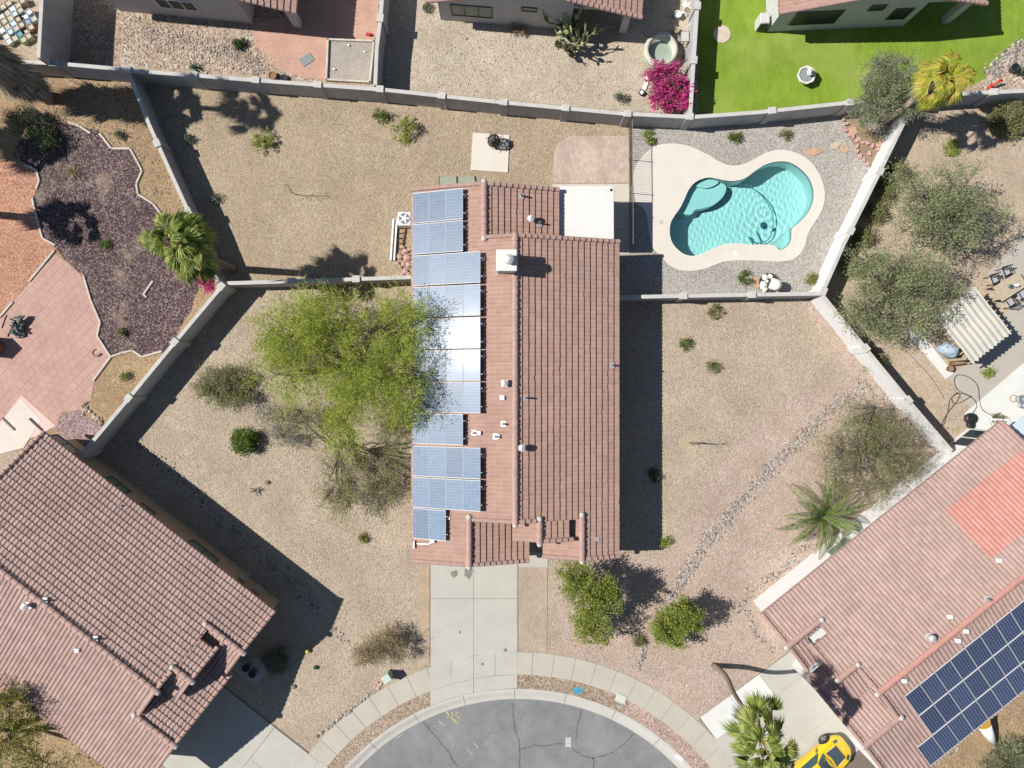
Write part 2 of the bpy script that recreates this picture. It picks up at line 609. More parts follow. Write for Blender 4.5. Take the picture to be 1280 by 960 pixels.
def panelmat(name, cell1, cell2, line, pitch, msize, coat_rough, base_rough=.33, mortar_x=None, coat_w=.028):
    m, nt, b, out = new_mat(name)
    v = coords(nt)
    br = N(nt, 'ShaderNodeTexBrick')
    br.offset = 0.0
    br.inputs['Scale'].default_value = 1.0
    br.inputs['Brick Width'].default_value = pitch
    br.inputs['Row Height'].default_value = mortar_x or pitch
    br.inputs['Mortar Size'].default_value = msize
    br.inputs['Mortar Smooth'].default_value = .1
    br.inputs['Color1'].default_value = rgba(cell1)
    br.inputs['Color2'].default_value = rgba(cell2)
    br.inputs['Mortar'].default_value = rgba(line)
    nt.links.new(v, br.inputs['Vector'])
    c = mixc(nt, 1.0, br.outputs[0], maprange_col(nt, noise(nt, v, 9, 3), .88, 1.12), 'MULTIPLY')
    oi = N(nt, 'ShaderNodeObjectInfo')
    c = mixc(nt, 1.0, c, maprange(nt, oi.outputs['Random'], 0, 1, .88, 1.12), 'MULTIPLY')
    nt.links.new(c, b.inputs['Base Color'])
    b.inputs['Roughness'].default_value = base_rough
    b.inputs['Specular IOR Level'].default_value = .085
    b.inputs['Coat Weight'].default_value = coat_w
    b.inputs['Coat Roughness'].default_value = coat_rough
    return m


PV_BLUE = panelmat('blue polycrystalline cells', (.135, .183, .255), (.155, .204, .275), (.235, .28, .345), .160, .008, .12)
PV_DARK = panelmat('dark monocrystalline cells', (.018, .030, .085), (.022, .037, .10), (.20, .225, .27), .160, .011, .12, base_rough=.5, coat_w=.8)
PV_FRAME = plain('aluminium frame', (.50, .50, .49), .7, .05, 3, spec=.1)

LEAF_PALO = leafmat('palo verde leaves', [(.14, .20, .022), (.27, .335, .04), (.39, .44, .07), (.48, .50, .12)], .45)
LEAF_MESQ = leafmat('mesquite leaves', [(.11, .13, .045), (.20, .215, .08), (.29, .29, .13), (.39, .37, .20)], .4)
LEAF_ACACIA = leafmat('acacia leaves', [(.13, .16, .065), (.24, .275, .12), (.33, .36, .18), (.44, .45, .29)], .42)
LEAF_OLIVE = leafmat('olive leaves', [(.12, .145, .07), (.21, .24, .125), (.29, .31, .18), (.38, .38, .26)], .35)
LEAF_SPARSE = leafmat('sparse leaves', [(.17, .19, .05), (.27, .28, .09), (.34, .34, .14), (.40, .38, .2)], .4)
LEAF_GREEN = leafmat('green leaves', [(.045, .085, .014), (.085, .145, .022), (.14, .21, .035), (.23, .28, .06)], .3)
LEAF_FRONT = leafmat('front tree leaves', [(.09, .135, .02), (.17, .22, .035), (.27, .315, .05), (.38, .39, .09)], .35)
LEAF_FEATHER = leafmat('feather palm leaflets', [(.05, .085, .035), (.10, .145, .05), (.16, .21, .07), (.25, .29, .11)], .25)
LEAF_CITRUS = leafmat('yellow green leaves', [(.10, .17, .015), (.20, .28, .03), (.32, .40, .05), (.45, .48, .12)], .35)
LEAF_DARK = leafmat('dark leaves', [(.022, .045, .014), (.045, .08, .022), (.075, .115, .035)], .25)
LEAF_YG = leafmat('yellowing leaves', [(.17, .15, .025), (.27, .25, .045), (.20, .23, .05), (.38, .33, .09)], .35)
LEAF_GREYGREEN = leafmat('grey green leaves', [(.09, .11, .07), (.15, .175, .115), (.22, .24, .17)], .25)
LEAF_DRY = leafmat('dry grass blades', [(.17, .12, .06), (.28, .21, .11), (.38, .31, .19), (.30, .25, .14)], .25)
LEAF_PINK = leafmat('magenta bracts', [(.20, .012, .07), (.46, .02, .17), (.58, .04, .25), (.62, .10, .30), (.34, .13, .10)], .35)
LEAF_PALM = leafmat('palm leaflets', [(.06, .10, .02), (.15, .20, .035), (.26, .31, .06), (.42, .41, .14)], .35)
LEAF_PALMY = leafmat('yellow palm leaflets', [(.20, .25, .03), (.36, .36, .04), (.50, .45, .07), (.46, .30, .08)], .35)
LEAF_DEAD = leafmat('dead fronds', [(.13, .115, .085), (.23, .205, .16), (.34, .31, .25)], .2)
LEAF_CACTUS = leafmat('cactus pads', [(.17, .20, .09), (.27, .31, .15), (.36, .39, .23)], .05)
LEAF_AGAVE = leafmat('agave blades', [(.13, .18, .13), (.22, .27, .20), (.33, .38, .27)], .1)
BARK = plain('grey bark', (.10, .08, .06), .95, .3, 6, fine=.2)
BARK_PALO = plain('green bark', (.16, .155, .06), .9, .25, 5)
BARK_PALM = plain('palm bark', (.21, .165, .12), .95, .25, 7, fine=.25, bmp=.8, bscale=18)
BARK_PALE = plain('pale palm bark', (.42, .34, .24), .95, .3, 7, fine=.25)
TWIG = plain('twigs', (.13, .105, .085), .95, .3, 6)
# ================================================================== SETTING
Z5 = lambda pts: [(780 + x / 4, 140 + y / 4) for x, y in pts]
POOL_PX = Z5([(228, 590), (235, 550), (255, 515), (280, 480), (300, 440), (320, 395), (350, 357), (390, 335), (430, 328), (480, 338), (540, 346), (600, 334), (640, 306), (690, 272), (740, 253), (800, 248), (850, 263), (900, 302), (934, 350), (947, 408), (940, 460), (915, 510), (872, 556), (838, 585), (834, 640), (815, 672), (778, 690), (748, 668), (690, 662), (640, 664), (580, 658), (520, 658), (470, 672), (420, 695), (370, 715), (330, 719), (290, 705), (250, 668), (232, 630)])
DECK_PX = Z5([(45, 330), (60, 270), (90, 225), (130, 185), (180, 163), (240, 158), (300, 165), (360, 185), (420, 215), (470, 245), (520, 265), (570, 267), (620, 252), (670, 225), (720, 200), (780, 190), (840, 198), (900, 225), (950, 270), (985, 330), (1003, 400), (998, 460), (975, 520), (940, 570), (915, 620), (905, 665), (880, 710), (840, 738), (780, 748), (700, 745), (600, 742), (520, 746), (460, 762), (400, 785), (330, 795), (270, 788), (220, 760), (180, 715), (150, 690), (130, 640), (122, 580), (112, 520), (90, 475), (60, 450)])
pool_out = catmull([P(x, y).xy for x, y in POOL_PX], 4)
deck_out = catmull([P(x, y).xy for x, y in DECK_PX], 4)

CUL = Vector((0.378, -31.65))     # centre of the turning circle
R_ROAD, R_KERB, R_W0, R_W1 = 12.98, 13.62, 14.47, 15.80


def arc(r, a0, a1, n, c=CUL):
    return [Vector((c.x + r * math.cos(math.radians(a0 + (a1 - a0) * i / n)), c.y + r * math.sin(math.radians(a0 + (a1 - a0) * i / n)))) for i in range(n + 1)]


# turning circle + the street that leaves it to the south
road_poly = arc(R_KERB, -55, 235, 90) + [Vector((CUL.x - 7.8, -70)), Vector((CUL.x + 7.8, -70))]
BIG = 260
ground = sheet('ground', [(-BIG, -BIG), (BIG, -BIG), (BIG, BIG), (-BIG, BIG)], 0.0, G_TAN, holes=[pool_out, road_poly])
road = None


def road_material():
    m, nt, b, out = new_mat('worn asphalt')
    v = coords(nt)
    c = ramp(nt, noise(nt, v, 70, 2), [(.125, .125, .124), (.205, .205, .202), (.285, .285, .28)], [.3, .5, .7])
    c = mixc(nt, 1.0, c, maprange_col(nt, noise(nt, v, .5, 6, .65), .72, 1.28), 'MULTIPLY')
    c = mixc(nt, maprange(nt, noise(nt, v, 1.1, 7, .7), .60, .74, 0, .6), c, (.05, .05, .052))
    nt.links.new(c, b.inputs['Base Color'])
    b.inputs['Roughness'].default_value = .9
    b.inputs['Specular IOR Level'].default_value = .2
    bump(nt, b, noise(nt, v, 90, 2), .4, .01)
    return m


ASPHALT = road_material()
TAR = plain('tar seal', (.125, .125, .125), .7, .2)
YELLOW = plain('yellow survey paint', (.40, .37, .17), .8, .35, 9)
WHITE_SURVEY = plain('white survey paint', (.36, .36, .355), .85, .3, 9)
BLUE_SURVEY = plain('blue survey paint', (.06, .26, .38), .8, .4, 7)
road = sheet('road', arc(13.2, -55, 235, 90) + [Vector((CUL.x - 7.8, -70)), Vector((CUL.x + 7.8, -70))], -0.12, ASPHALT)
mb = MB()


def crack(pts, w=.035, z=-.1155):
    q = []
    for i in range(len(pts) - 1):
        a, b = P(*pts[i]), P(*pts[i + 1])
        n = max(2, int((b - a).length / .25))
        for k in range(n):
            q.append(a.lerp(b, k / n) + Vector((R.uniform(-.05, .05), R.uniform(-.05, .05), 0)))
    q.append(P(*pts[-1]))
    for i in range(len(q) - 1):
        d = (q[i + 1] - q[i]); d.z = 0
        if d.length < 1e-4: continue
        n = Vector((-d.y, d.x, 0)).normalized() * w * R.uniform(.5, 1.2)
        n2 = Vector((-d.y, d.x, 0)).normalized() * w * R.uniform(.5, 1.2)
        mb.poly([(q[i].x - n.x, q[i].y - n.y, z), (q[i + 1].x - n2.x, q[i + 1].y - n2.y, z), (q[i + 1].x + n2.x, q[i + 1].y + n2.y, z), (q[i].x + n.x, q[i].y + n.y, z)])


crack([(640, 880), (643, 905), (650, 938), (650, 962)], .05)
crack([(650, 938), (668, 933), (690, 932), (704, 931)], .05)
crack([(714, 935), (728, 946), (742, 949), (762, 944), (780, 933), (792, 918)], .045)
crack([(719, 925), (724, 905), (728, 888)], .04)
crack([(742, 949), (742, 965)], .045)
crack([(527, 903), (540, 918), (556, 935), (572, 960)], .045)
crack([(600, 930), (612, 918), (632, 912)], .02)
tag(mb.build('crack_sealant', TAR), kind='structure')
mb = MB()
for (a, b_, w) in (((556, 888), (572, 905), .09), ((564, 890), (575, 898), .06), ((558, 897), (574, 890), .06)):
    A, B = P(*a, -.12), P(*b_, -.12)
    d = (B - A).normalized(); n = Vector((-d.y, d.x, 0)) * w / 2
    mb.poly([(p.x, p.y, -.1145) for p in (A - n, B - n, B + n, A + n)])
tag(mb.build('road_marking', YELLOW), kind='structure')
mb = MB()
for (a, b_, w) in (((548, 901), (555, 907), .06), ((583, 936), (590, 943), .05), ((592, 928), (598, 935), .05), ((494, 923), (502, 919), .05)):
    A, B = P(*a, -.12), P(*b_, -.12)
    d = (B - A).normalized(); n = Vector((-d.y, d.x, 0)) * w / 2
    mb.poly([(p.x, p.y, -.1145) for p in (A - n, B - n, B + n, A + n)])
tag(mb.build('road_marking', WHITE_SURVEY), kind='structure')

# rolled kerb, one ring with joints every 3 m
mb = MB()
kprof = [(12.97, -.13), (12.985, -.108), (13.20, -.085), (13.46, .006), (13.52, .014), (13.63, .016), (13.64, -.05)]
step = 13.0
a = -52.0
while a < 232:
    mb.lathe(kprof, (CUL.x, CUL.y, 0), 8, 0, math.radians(a), math.radians(min(a + step, 232) - .10))
    a += step
for sgn in (-1, 1):
    x0 = CUL.x + sgn * 7.8
    mb.box((x0, -56, -.05), (.45, 28, .13))
tag(mb.build('kerb', CONC_KERB), kind='structure')

# planting strip and walk
mb_dark = MB()
sheet('verge', arc(R_KERB, -52, 91.1, 60) + arc(R_W0, 91.1, -52, 60), .006, G_STRIP)
sheet('verge', arc(R_KERB, 111, 232, 60) + arc(R_W0, 232, 111, 60), .006, G_STRIP)
sheet('verge', arc(R_KERB + .01, 40, 63, 20) + arc(R_W0 - .01, 63, 40, 20), .010, G_STRIPR)
sheet('sidewalk_bed', arc(R_W0, -52, 232, 110) + arc(R_W1, 232, -52, 110), .008, JOINT)
mb = MB()
pw = math.degrees(1.22 / 15.1)
a = -52 + pw
while a < 230:
    g = math.degrees(.010 / 15.1)
    if not (a > 90.5 and a + pw < 108.8):
        p0 = arc(R_W0, a + g, a + pw - g, 4); p1 = arc(R_W1, a + pw - g, a + g, 4)
        pts = p0 + p1
        mb.prism(pts, 0, .021 + R.uniform(0, .004))
    a += pw
tag(mb.build('sidewalk', CONC_WALK), kind='structure')


# ---- driveways
def slab_grid(name, quads, m, z=.03):
    mb_ = MB()
    for q in quads:
        c = sum((Vector(p) for p in q), Vector((0, 0))) / len(q)
        mb_.prism([(c + (Vector(p) - c).normalized() * ((Vector(p) - c).length - .013)) for p in q], 0, z + R.uniform(0, .003))
    return tag(mb_.build(name, m), kind='structure')


def pq(*pts):
    return [P(x, y).xy for x, y in pts]


sheet('driveway_bed', pq((537.5, 690), (647.5, 690), (647.5, 861), (537.5, 861)), .010, JOINT)
ya = lambda x: 1149 - math.sqrt(max(0, (13.66 * 21.143) ** 2 - (x - 648) ** 2))
yb = lambda x: 1149 - math.sqrt(max(0, (R_W0 * 21.143) ** 2 - (x - 648) ** 2))
yc = lambda x: 1149 - math.sqrt(max(0, (R_W1 * 21.143) ** 2 - (x - 648) ** 2))
qs = []
for xa, xb in ((538, 592), (592, 647)):
    qs.append(pq((xa, 690), (xb, 690), (xb, 748), (xa, 748)))
    qs.append(pq((xa, 748), (xb, 748), (xb, yc(xb)), (xa, yc(xa))))
for xa, xb in ((538, 564), (564, 592), (592, 619), (619, 647)):
    qs.append(pq((xa, yc(xa)), (xb, yc(xb)), (xb, yb(xb)), (xa, yb(xa))))
for xa, xb in ((538, 592), (592, 647)):
    xm = (xa + xb) / 2
    qs.append(pq((xa, yb(xa)), (xm, yb(xm)), (xb, yb(xb)), (xb, ya(xb)), (xm, ya(xm)), (xa, ya(xa))))
slab_grid('driveway', qs, CONC)
STAIN = plain('oil stain', (.20, .185, .155), .8, .3, 5)
for (x_, y_, r_, e_) in ((568, 717, .24, .9), (586, 716, .30, 1.2), (632, 812, .12, 1.0), (603, 830, .10, 1), (575, 790, .07, 1.4)):
    c_ = P(x_, y_)
    sheet('oil_stain', [Vector((c_.x + math.cos(q * .42) * r_ * R.uniform(.6, 1.15), c_.y + math.sin(q * .42) * r_ * e_ * R.uniform(.6, 1.15))) for q in range(15)], .0365, STAIN)
sheet('paver_strip', pq((648, 704), (684.5, 704), (683.5, 814.5), (666, 813.5), (648, 813)), .022, PAVER_STRIP, thick=.02)
sheet('paver_strip', pq((522, 707), (537, 707), (537, 830), (521, 834)), .022, PAVER_TAN, thick=.02)
slab_grid('front_walk', [pq((648, 690), (685, 690), (685, 709), (648, 709))], CONC)

# neighbour driveway east of the circle
dx = [(985, 817), (1010, 850), (1048, 897), (1085, 950), (1120, 1000), (1085, 1030)]
sheet('driveway_bed', pq((985, 815), (1020, 850), (1130, 990), (1060, 1040), (960, 1010), (874, 898)), .009, JOINT)
sA, sB = Vector((985, 816)), Vector((875, 897))      # street edge runs from house to walk
ux = Vector((0.805, -0.593)); vx = Vector((0.593, 0.805))
b0 = Vector((875, 897))


def rd(u_, v_):
    p = b0 + ux * u_ + vx * v_
    return (p.x, p.y)


slab_grid('driveway', [pq(rd(0, 0), rd(46, 0), rd(46, 34), rd(0, 34)), pq(rd(46, 0), rd(92, 0), rd(92, 34), rd(46, 34))], CONC_WHITE)
slab_grid('driveway', [pq(rd(92, 0), rd(142, 0), rd(142, 34), rd(92, 34)), pq(rd(-3, 34), rd(70, 34), rd(70, 96), rd(-3, 96)), pq(rd(70, 34), rd(142, 34), rd(142, 96), rd(70, 96)), pq(rd(-3, 96), rd(70, 96), rd(70, 150), rd(-3, 150)), pq(rd(70, 96), rd(142, 96), rd(142, 150), rd(70, 150))], CONC)
slab_grid('front_walk', [pq((1096, 948), (1112, 936), (1140, 975), (1124, 990))], CONC_RIGHT)

# neighbour driveway west of the circle
b1 = Vector((279, 858)); ul = Vector((.786, .618)); vl = Vector((-.618, .786))     # ul runs from the house to the street


def ld(u_, v_):
    p = b1 + ul * u_ + vl * v_
    return (p.x, p.y)


sheet('driveway_bed', pq(ld(-82, -1), ld(176, -2), ld(176, 126), ld(-82, 126)), .009, JOINT)
ql = []
for (u0, u1, v0, v1) in ((-80, 82, 0, 62), (-80, 82, 62, 124), (82, 152, 0, 50), (82, 152, 50, 124), (152, 175, -2, 50), (152, 175, 50, 124)):
    ql.append(pq(ld(u0, v0), ld(u1, v0), ld(u1, v1), ld(u0, v1)))
slab_grid('driveway', ql, CONC, .034)
slab_grid('front_walk', [pq((322, 822), (338, 838), (318, 857), (280, 830))], CONC, .02)

# ---- yards (thin sheets, each 4 mm above the one below)
sheet('back_yard', pq((166, 96), (330, 108), (480, 120), (620, 135), (790, 150), (790, 232), (690, 232), (690, 340), (540, 352), (280, 358), (255, 300), (200, 180)), .004, G_BACK)
sheet('pool_yard', pq((789, 150), (862, 152), (950, 146), (1060, 137), (1135, 134), (1028, 368), (776, 371), (700, 371), (700, 240), (789, 240)), .004, G_POOL, holes=[pool_out])
sheet('side_yard', pq((1030, 372), (1110, 470), (1190, 565), (945, 765), (1010, 812), (985, 817), (872, 900), (800, 853), (700, 816), (700, 700), (840, 690), (880, 600), (960, 510), (1060, 470), (1000, 375)), .004, G_PINK, rough_edge=.12)
sheet('neighbour_yard', pq((1145, 134), (1285, 122), (1420, 115), (1420, 560), (1190, 566), (1034, 372)), .004, G_SAND)
sheet('neighbour_patio', pq((1185, 472), (1218, 446), (1262, 385), (1235, 340), (1290, 280), (1450, 260), (1450, 600), (1222, 522)), .010, CONC_RIGHT)
slab_grid('patio_slab', [pq((1130, 413), (1142, 405), (1192, 467), (1182, 474)), pq((1205, 517), (1300, 436), (1420, 436), (1300, 600), (1222, 540))], CONC_WHITE, .05)
sheet('north_yard', pq((485, -120), (864, -120), (860, 143), (780, 138), (620, 124), (482, 109)), .004, G_PALE)
sheet('north_west_yard', pq((70, -120), (480, -120), (474, 108), (330, 96), (165, 84), (66, 76)), .004, G_STONY)
sheet('raised_yard', pq((-160, -160), (60, -160), (52, 76), (-160, 66)), .004, G_SAND)
sheet('west_yard', pq((-200, 78), (70, 84), (163, 93), (200, 185), (275, 357), (108, 568), (-100, 560), (-200, 500)), .004, G_DIRT)
sheet('south_west_yard', pq((-200, 600), (-60, 650), (190, 990), (150, 1200), (-250, 1200)), .004, G_DIRT)
sheet('south_east_yard', pq((1110, 985), (1200, 920), (1330, 820), (1500, 900), (1300, 1200)), .006, G_DIRT)
# lawn
lawn_px = [(874, -110), (1500, -110), (1500, 60), (1285, 52), (1262, 62), (1240, 88), (1222, 103), (1160, 123), (1060, 130), (950, 138), (872, 143)]


def lawn_material():
    m, nt, b, out = new_mat('clipped lawn')
    v = coords(nt)
    c = ramp(nt, noise(nt, v, 22, 4, .7), [(.115, .19, .015), (.20, .295, .03), (.285, .375, .065)], [.3, .5, .72])
    c = mixc(nt, 1.0, c, maprange_col(nt, noise(nt, v, .45, 5), .82, 1.18), 'MULTIPLY')
    c = mixc(nt, maprange(nt, noise(nt, v, 1.6, 6, .7), .60, .75, 0, .35), c, (.37, .37, .12))
    mp = N(nt, 'ShaderNodeMapping'); mp.inputs['Scale'].default_value = (1.0, .22, 1); mp.inputs['Rotation'].default_value = (0, 0, .12)
    nt.links.new(v, mp.inputs[0])
    c = mixc(nt, 1.0, c, maprange_col(nt, noise(nt, mp.outputs[0], 2.2, 6, .7), .84, 1.16), 'MULTIPLY')
    c = mixc(nt, maprange(nt, noise(nt, v, .28, 3, .5), .5, .72, 0, .45), c, (.36, .40, .12))
    nt.links.new(c, b.inputs['Base Color'])
    b.inputs['Roughness'].default_value = .9
    b.inputs['Specular IOR Level'].default_value = .15
    bump(nt, b, noise(nt, v, 30, 3, .7), .9, .04)
    return m


sheet('lawn', catmull([P(x, y).xy for x, y in lawn_px[3:9]], 4, closed=False) + pq(*lawn_px[9:]) + pq(*lawn_px[:3]), .006, lawn_material())
sheet('rock_border', pq((1240, 88), (1262, 62), (1300, 40), (1400, 40), (1400, 108), (1285, 116), (1200, 122), (1222, 103)), .004, G_STONY)
o = sheet('stepping_stone', arc(.52, 0, 360, 24, P(902, 43).xy)[:-1], .05, plain('round stone', (.50, .43, .33), .9, .1, 3, fine=.1), kind=None, thick=.06)
tag(o, 'round tan stepping stone set in the green lawn', 'stepping stone')

# ---- west neighbour's beds
purple_px = [(48, 140), (68, 150), (100, 158), (122, 163), (128, 168), (140, 186), (163, 186), (172, 200), (178, 214), (171, 232), (175, 245), (193, 256), (207, 274), (226, 300), (240, 330), (247, 360), (238, 388), (214, 432), (205, 440), (180, 446), (165, 438), (140, 446), (122, 420), (126, 405), (114, 375), (105, 345), (80, 325), (70, 312), (54, 298), (47, 275), (40, 250), (50, 225), (46, 212), (30, 205), (15, 195)]
sheet('lava_bed', px_poly(purple_px), .012, G_PURPLE, rough_edge=.08)
sheet('red_gravel_bed', pq((-120, 190), (0, 196), (30, 206), (46, 214), (50, 228), (41, 250), (47, 276), (54, 298), (69, 312), (35, 353), (0, 395), (-120, 520)), .010, G_RED)
red_pav = [(69, 318), (85, 328), (100, 342), (108, 358), (118, 382), (126, 403), (122, 418), (138, 446), (118, 478), (114, 500), (103, 512), (78, 515), (70, 535), (-120, 560), (-120, 520), (0, 397), (35, 356)]
sheet('paver_patio', px_poly(red_pav), .02, PAVER_RED, thick=.02)
sheet('pink_slab', pq((27, 494), (70, 532), (48, 545), (-20, 560), (-20, 545), (4, 524)), .032, concrete('pink slab', (.62, .45, .39), stain=.0), thick=.02)
slab_grid('patio_slab', [pq((4, 524), (27, 498), (52, 525), (30, 560), (-30, 575))], concrete('pale slab', (.60, .52, .46)), .040)
sheet('lava_bed', pq((84, 515), (100, 513), (112, 524), (132, 532), (104, 570), (66, 534)), .014, gravel('plum gravel', [(.16, .10, .10), (.26, .17, .165), (.34, .24, .23), (.42, .33, .31)], 15))


def edging(pts, w=.12, h=.09, dashed=False):
    mb_ = MB()
    for i in range(len(pts) - 1):
        a, b_ = P(*pts[i]), P(*pts[i + 1])
        d = b_ - a
        L = d.length
        ang = math.atan2(d.y, d.x)
        mb_.box((a + b_) / 2 + Vector((0, 0, h / 2)), (L - .015, w, h + R.uniform(-.01, .01)), ang, bev=.015)
    return mb_


for pts, lab in (([(125, 167), (140, 186), (163, 186), (172, 202), (178, 214), (171, 230), (173, 243), (192, 255), (206, 273)], 'stepped concrete edging between lava bed and bare soil near the tall wall'),
                 ([(105, 345), (114, 375), (126, 403), (122, 420), (139, 446)], 'dark edged concrete curb between red paver patio and lava bed'),
                 ([(139, 446), (153, 441), (166, 438), (178, 446), (203, 439)], 'zigzag pale edging along the bottom end of the lava bed'),
                 ([(139, 446), (117, 476)], 'short straight edging from patio corner beside dry soil'),
                 ([(41, 248), (47, 275), (54, 298), (70, 307)], 'pale edging bar between red gravel and lava gravel'),
                 ([(31, 206), (46, 213), (50, 226), (46, 236)], 'bent edging bar in the shadow beside red gravel'),
                 ([(85, 152), (100, 158), (114, 167)], 'loose pale edging piece beside the dark bush'),
                 ([(192, 351), (180, 368), (184, 372)], 'broken pale edging piece lying in the lava bed'),
                 ([(0, 397), (17, 377)], 'white edging bar along red gravel by the patio'),
                 ([(37, 352), (69, 313)], 'dark edging bar between red gravel and square pavers')):
    mb_ = edging(pts)
    mb_.build('bed_edging', EDGE_CONC, origin=P(*pts[0]), label=lab, cat='edging', group='edging bars of the lava bed')

# ---- north west neighbour's red patio and sand pit
sheet('red_patio', px_poly([(313, 30), (322, 25), (372, 20), (372, -80), (452, -80), (470, -60), (474, 40), (466, 52), (411, 50), (409, 100), (380, 97), (354, 89), (335, 75), (320, 58)]), .014, PATIO_RED)
# ---- main house patios
pp = [(692, 229), (692, 196)] + [(692 + 27 - 27 * math.cos(t), 196 - 26 * math.sin(t)) for t in [i * math.pi / 2 / 8 for i in range(1, 9)]] + [(787, 170), (787, 229)]
sheet('paver_patio', px_poly(pp), .03, PAVER_BACK, thick=.03)
slab_grid('patio_slab', [pq((690, 230), (758, 230), (758, 318), (690, 318)), pq((758, 230), (787, 230), (787, 252), (758, 252)), pq((758, 252), (787, 252), (787, 287), (758, 287)), pq((758, 287), (787, 287), (787, 318), (758, 318))], concrete('back slab', (.52, .465, .385)), .034)
slab_grid('concrete_pad', [pq((591, 166), (637, 169), (635, 216), (588, 213))], CONC_DECK, .06)
# ---- pool deck
sheet('pool_deck', deck_out, .03, CONC_DECK, holes=[pool_out], thick=.10)
# dirt basin round the young tree
tag(sheet('tree_basin', arc(.62, 0, 360, 20, P(862, 553).xy)[:-1], .012, gravel('basin soil', [(.36, .28, .18), (.44, .35, .24), (.5, .41, .3)], 18), rough_edge=.08))

# ================================================================== SWIMMING POOL
pool = thing('swimming_pool', 'kidney shaped turquoise swimming pool set in a pale cool deck', 'swimming pool', P(935, 262))


def plaster():
    m, nt, b, out = new_mat('aqua plaster')
    v = coords(nt)
    c = mixc(nt, maprange_col(nt, noise(nt, v, 5, 4, .7), 0, 1), (.80, .88, .85), (.86, .92, .89))
    c = mixc(nt, 1.0, c, maprange_col(nt, noise(nt, v, .35, 3), .93, 1.07), 'MULTIPLY')
    nt.links.new(c, b.inputs['Base Color'])
    b.inputs['Roughness'].default_value = .7
    return m


PLASTER = plaster()
TILE_POOL = plain('waterline tile', (.12, .30, .33), .3, .2, 8)


def water_material():
    m = bpy.data.materials.new('pool water')
    m.use_nodes = True
    nt = m.node_tree
    nt.nodes.clear()
    out = N(nt, 'ShaderNodeOutputMaterial')
    g = N(nt, 'ShaderNodeBsdfGlass')          # real refraction; the sun lamp casts its caustics through the ripples
    g.inputs['Roughness'].default_value = 0.0
    g.inputs['IOR'].default_value = 1.33
    g.inputs['Color'].default_value = (.68, .985, .97, 1)
    nt.links.new(g.outputs[0], out.inputs[0])
    return m


WATER = water_material()
mb = MB()
n = len(pool_out)
DEPTH = -1.50
mb.add([(p.x, p.y, .03) for p in pool_out] + [(p.x, p.y, -.22) for p in pool_out], [(i, (i + 1) % n, n + (i + 1) % n, n + i) for i in range(n)], 1)
pool_c = sum(pool_out, Vector((0, 0))) / n
inner = pool_out
mb.add([(p.x, p.y, -.22) for p in pool_out] + [(p.x, p.y, DEPTH) for p in inner], [(i, (i + 1) % n, n + (i + 1) % n, n + i) for i in range(n)], 0)
tr = geometry.tessellate_polygon([[Vector((p.x, p.y, 0)) for p in inner]])
mb.add([(p.x, p.y, DEPTH) for p in inner], [tuple(t) for t in tr], 0)
mb.build('pool_shell', [PLASTER, TILE_POOL], pool)


def bench(pts, z, name):
    poly = catmull([P(x, y).xy for x, y in Z5(pts)], 4)
    mb_ = MB()
    mb_.prism(poly, DEPTH + .02, z, bottom=False)
    return mb_.build(name, PLASTER, pool)


bench([(282, 486), (302, 440), (322, 395), (352, 359), (390, 337), (430, 330), (480, 340), (512, 352), (522, 375), (505, 415), (465, 450), (415, 470), (365, 480), (350, 500), (318, 505), (300, 492)], -.55, 'entry_bench')
bench([(358, 358), (390, 338), (430, 331), (478, 341), (465, 358), (430, 372), (395, 374)], -.30, 'step')
bench([(836, 588), (833, 640), (815, 670), (778, 688), (750, 666), (790, 625)], -.48, 'love_seat')
# rippled surface as real waves
xs = [p.x for p in pool_out]; ys = [p.y for p in pool_out]
wx0, wx1, wy0, wy1 = min(xs), max(xs), min(ys), max(ys)
RIP = P(952, 284, -.1)


_wr = random.Random(5)
WAVES = [(_wr.uniform(0, 6.28), k, _wr.uniform(0, 6.28), _wr.uniform(.08, .17) / k ** 2) for k in (17, 22, 26, 30, 34, 38, 42, 46, 50, 54, 58, 62, 66, 70)]


def wave(x, y):
    r = math.hypot(x - RIP.x, y - RIP.y)
    h = .0026 * math.sin(r * 15) * math.exp(-r * .8)
    r2 = math.hypot(x - RIP.x + .4, y - RIP.y - 1.2)
    h += .0015 * math.sin(r2 * 17) * math.exp(-r2 * .7)
    wx, wy = x + .06 * math.sin(1.3 * y), y + .06 * math.sin(1.1 * x + 1)
    for a_, k, ph, am in WAVES:
        h += am * math.sin(k * (wx * math.cos(a_) + wy * math.sin(a_)) + ph)
    return h


wmb = MB()
st = .027
nx, ny = int((wx1 - wx0) / st) + 2, int((wy1 - wy0) / st) + 2


def in_poly(x, y, poly):
    c = False
    j = len(poly) - 1
    for i in range(len(poly)):
        a_, b_ = poly[i], poly[j]
        if (a_.y > y) != (b_.y > y) and x < (b_.x - a_.x) * (y - a_.y) / (b_.y - a_.y + 1e-12) + a_.x:
            c = not c
        j = i
    return c


idx = {}
for i in range(nx):
    for j in range(ny):
        x, y = wx0 + i * st, wy0 + j * st
        idx[i, j] = len(wmb.v)
        wmb.v.append((x, y, -.10 + wave(x, y)))
pool_big = [pool_c + (p - pool_c) * (1 + .10 / max(.5, (p - pool_c).length)) for p in pool_out]
for i in range(nx - 1):
    for j in range(ny - 1):
        x, y = wx0 + (i + .5) * st, wy0 + (j + .5) * st
        if in_poly(x, y, pool_big):
            wmb.f.append((idx[i, j], idx[i + 1, j], idx[i + 1, j + 1], idx[i, j + 1])); wmb.m.append(0)
wo = wmb.build('water', WATER, pool, smooth=True)
wo.cycles.is_caustics_caster = True
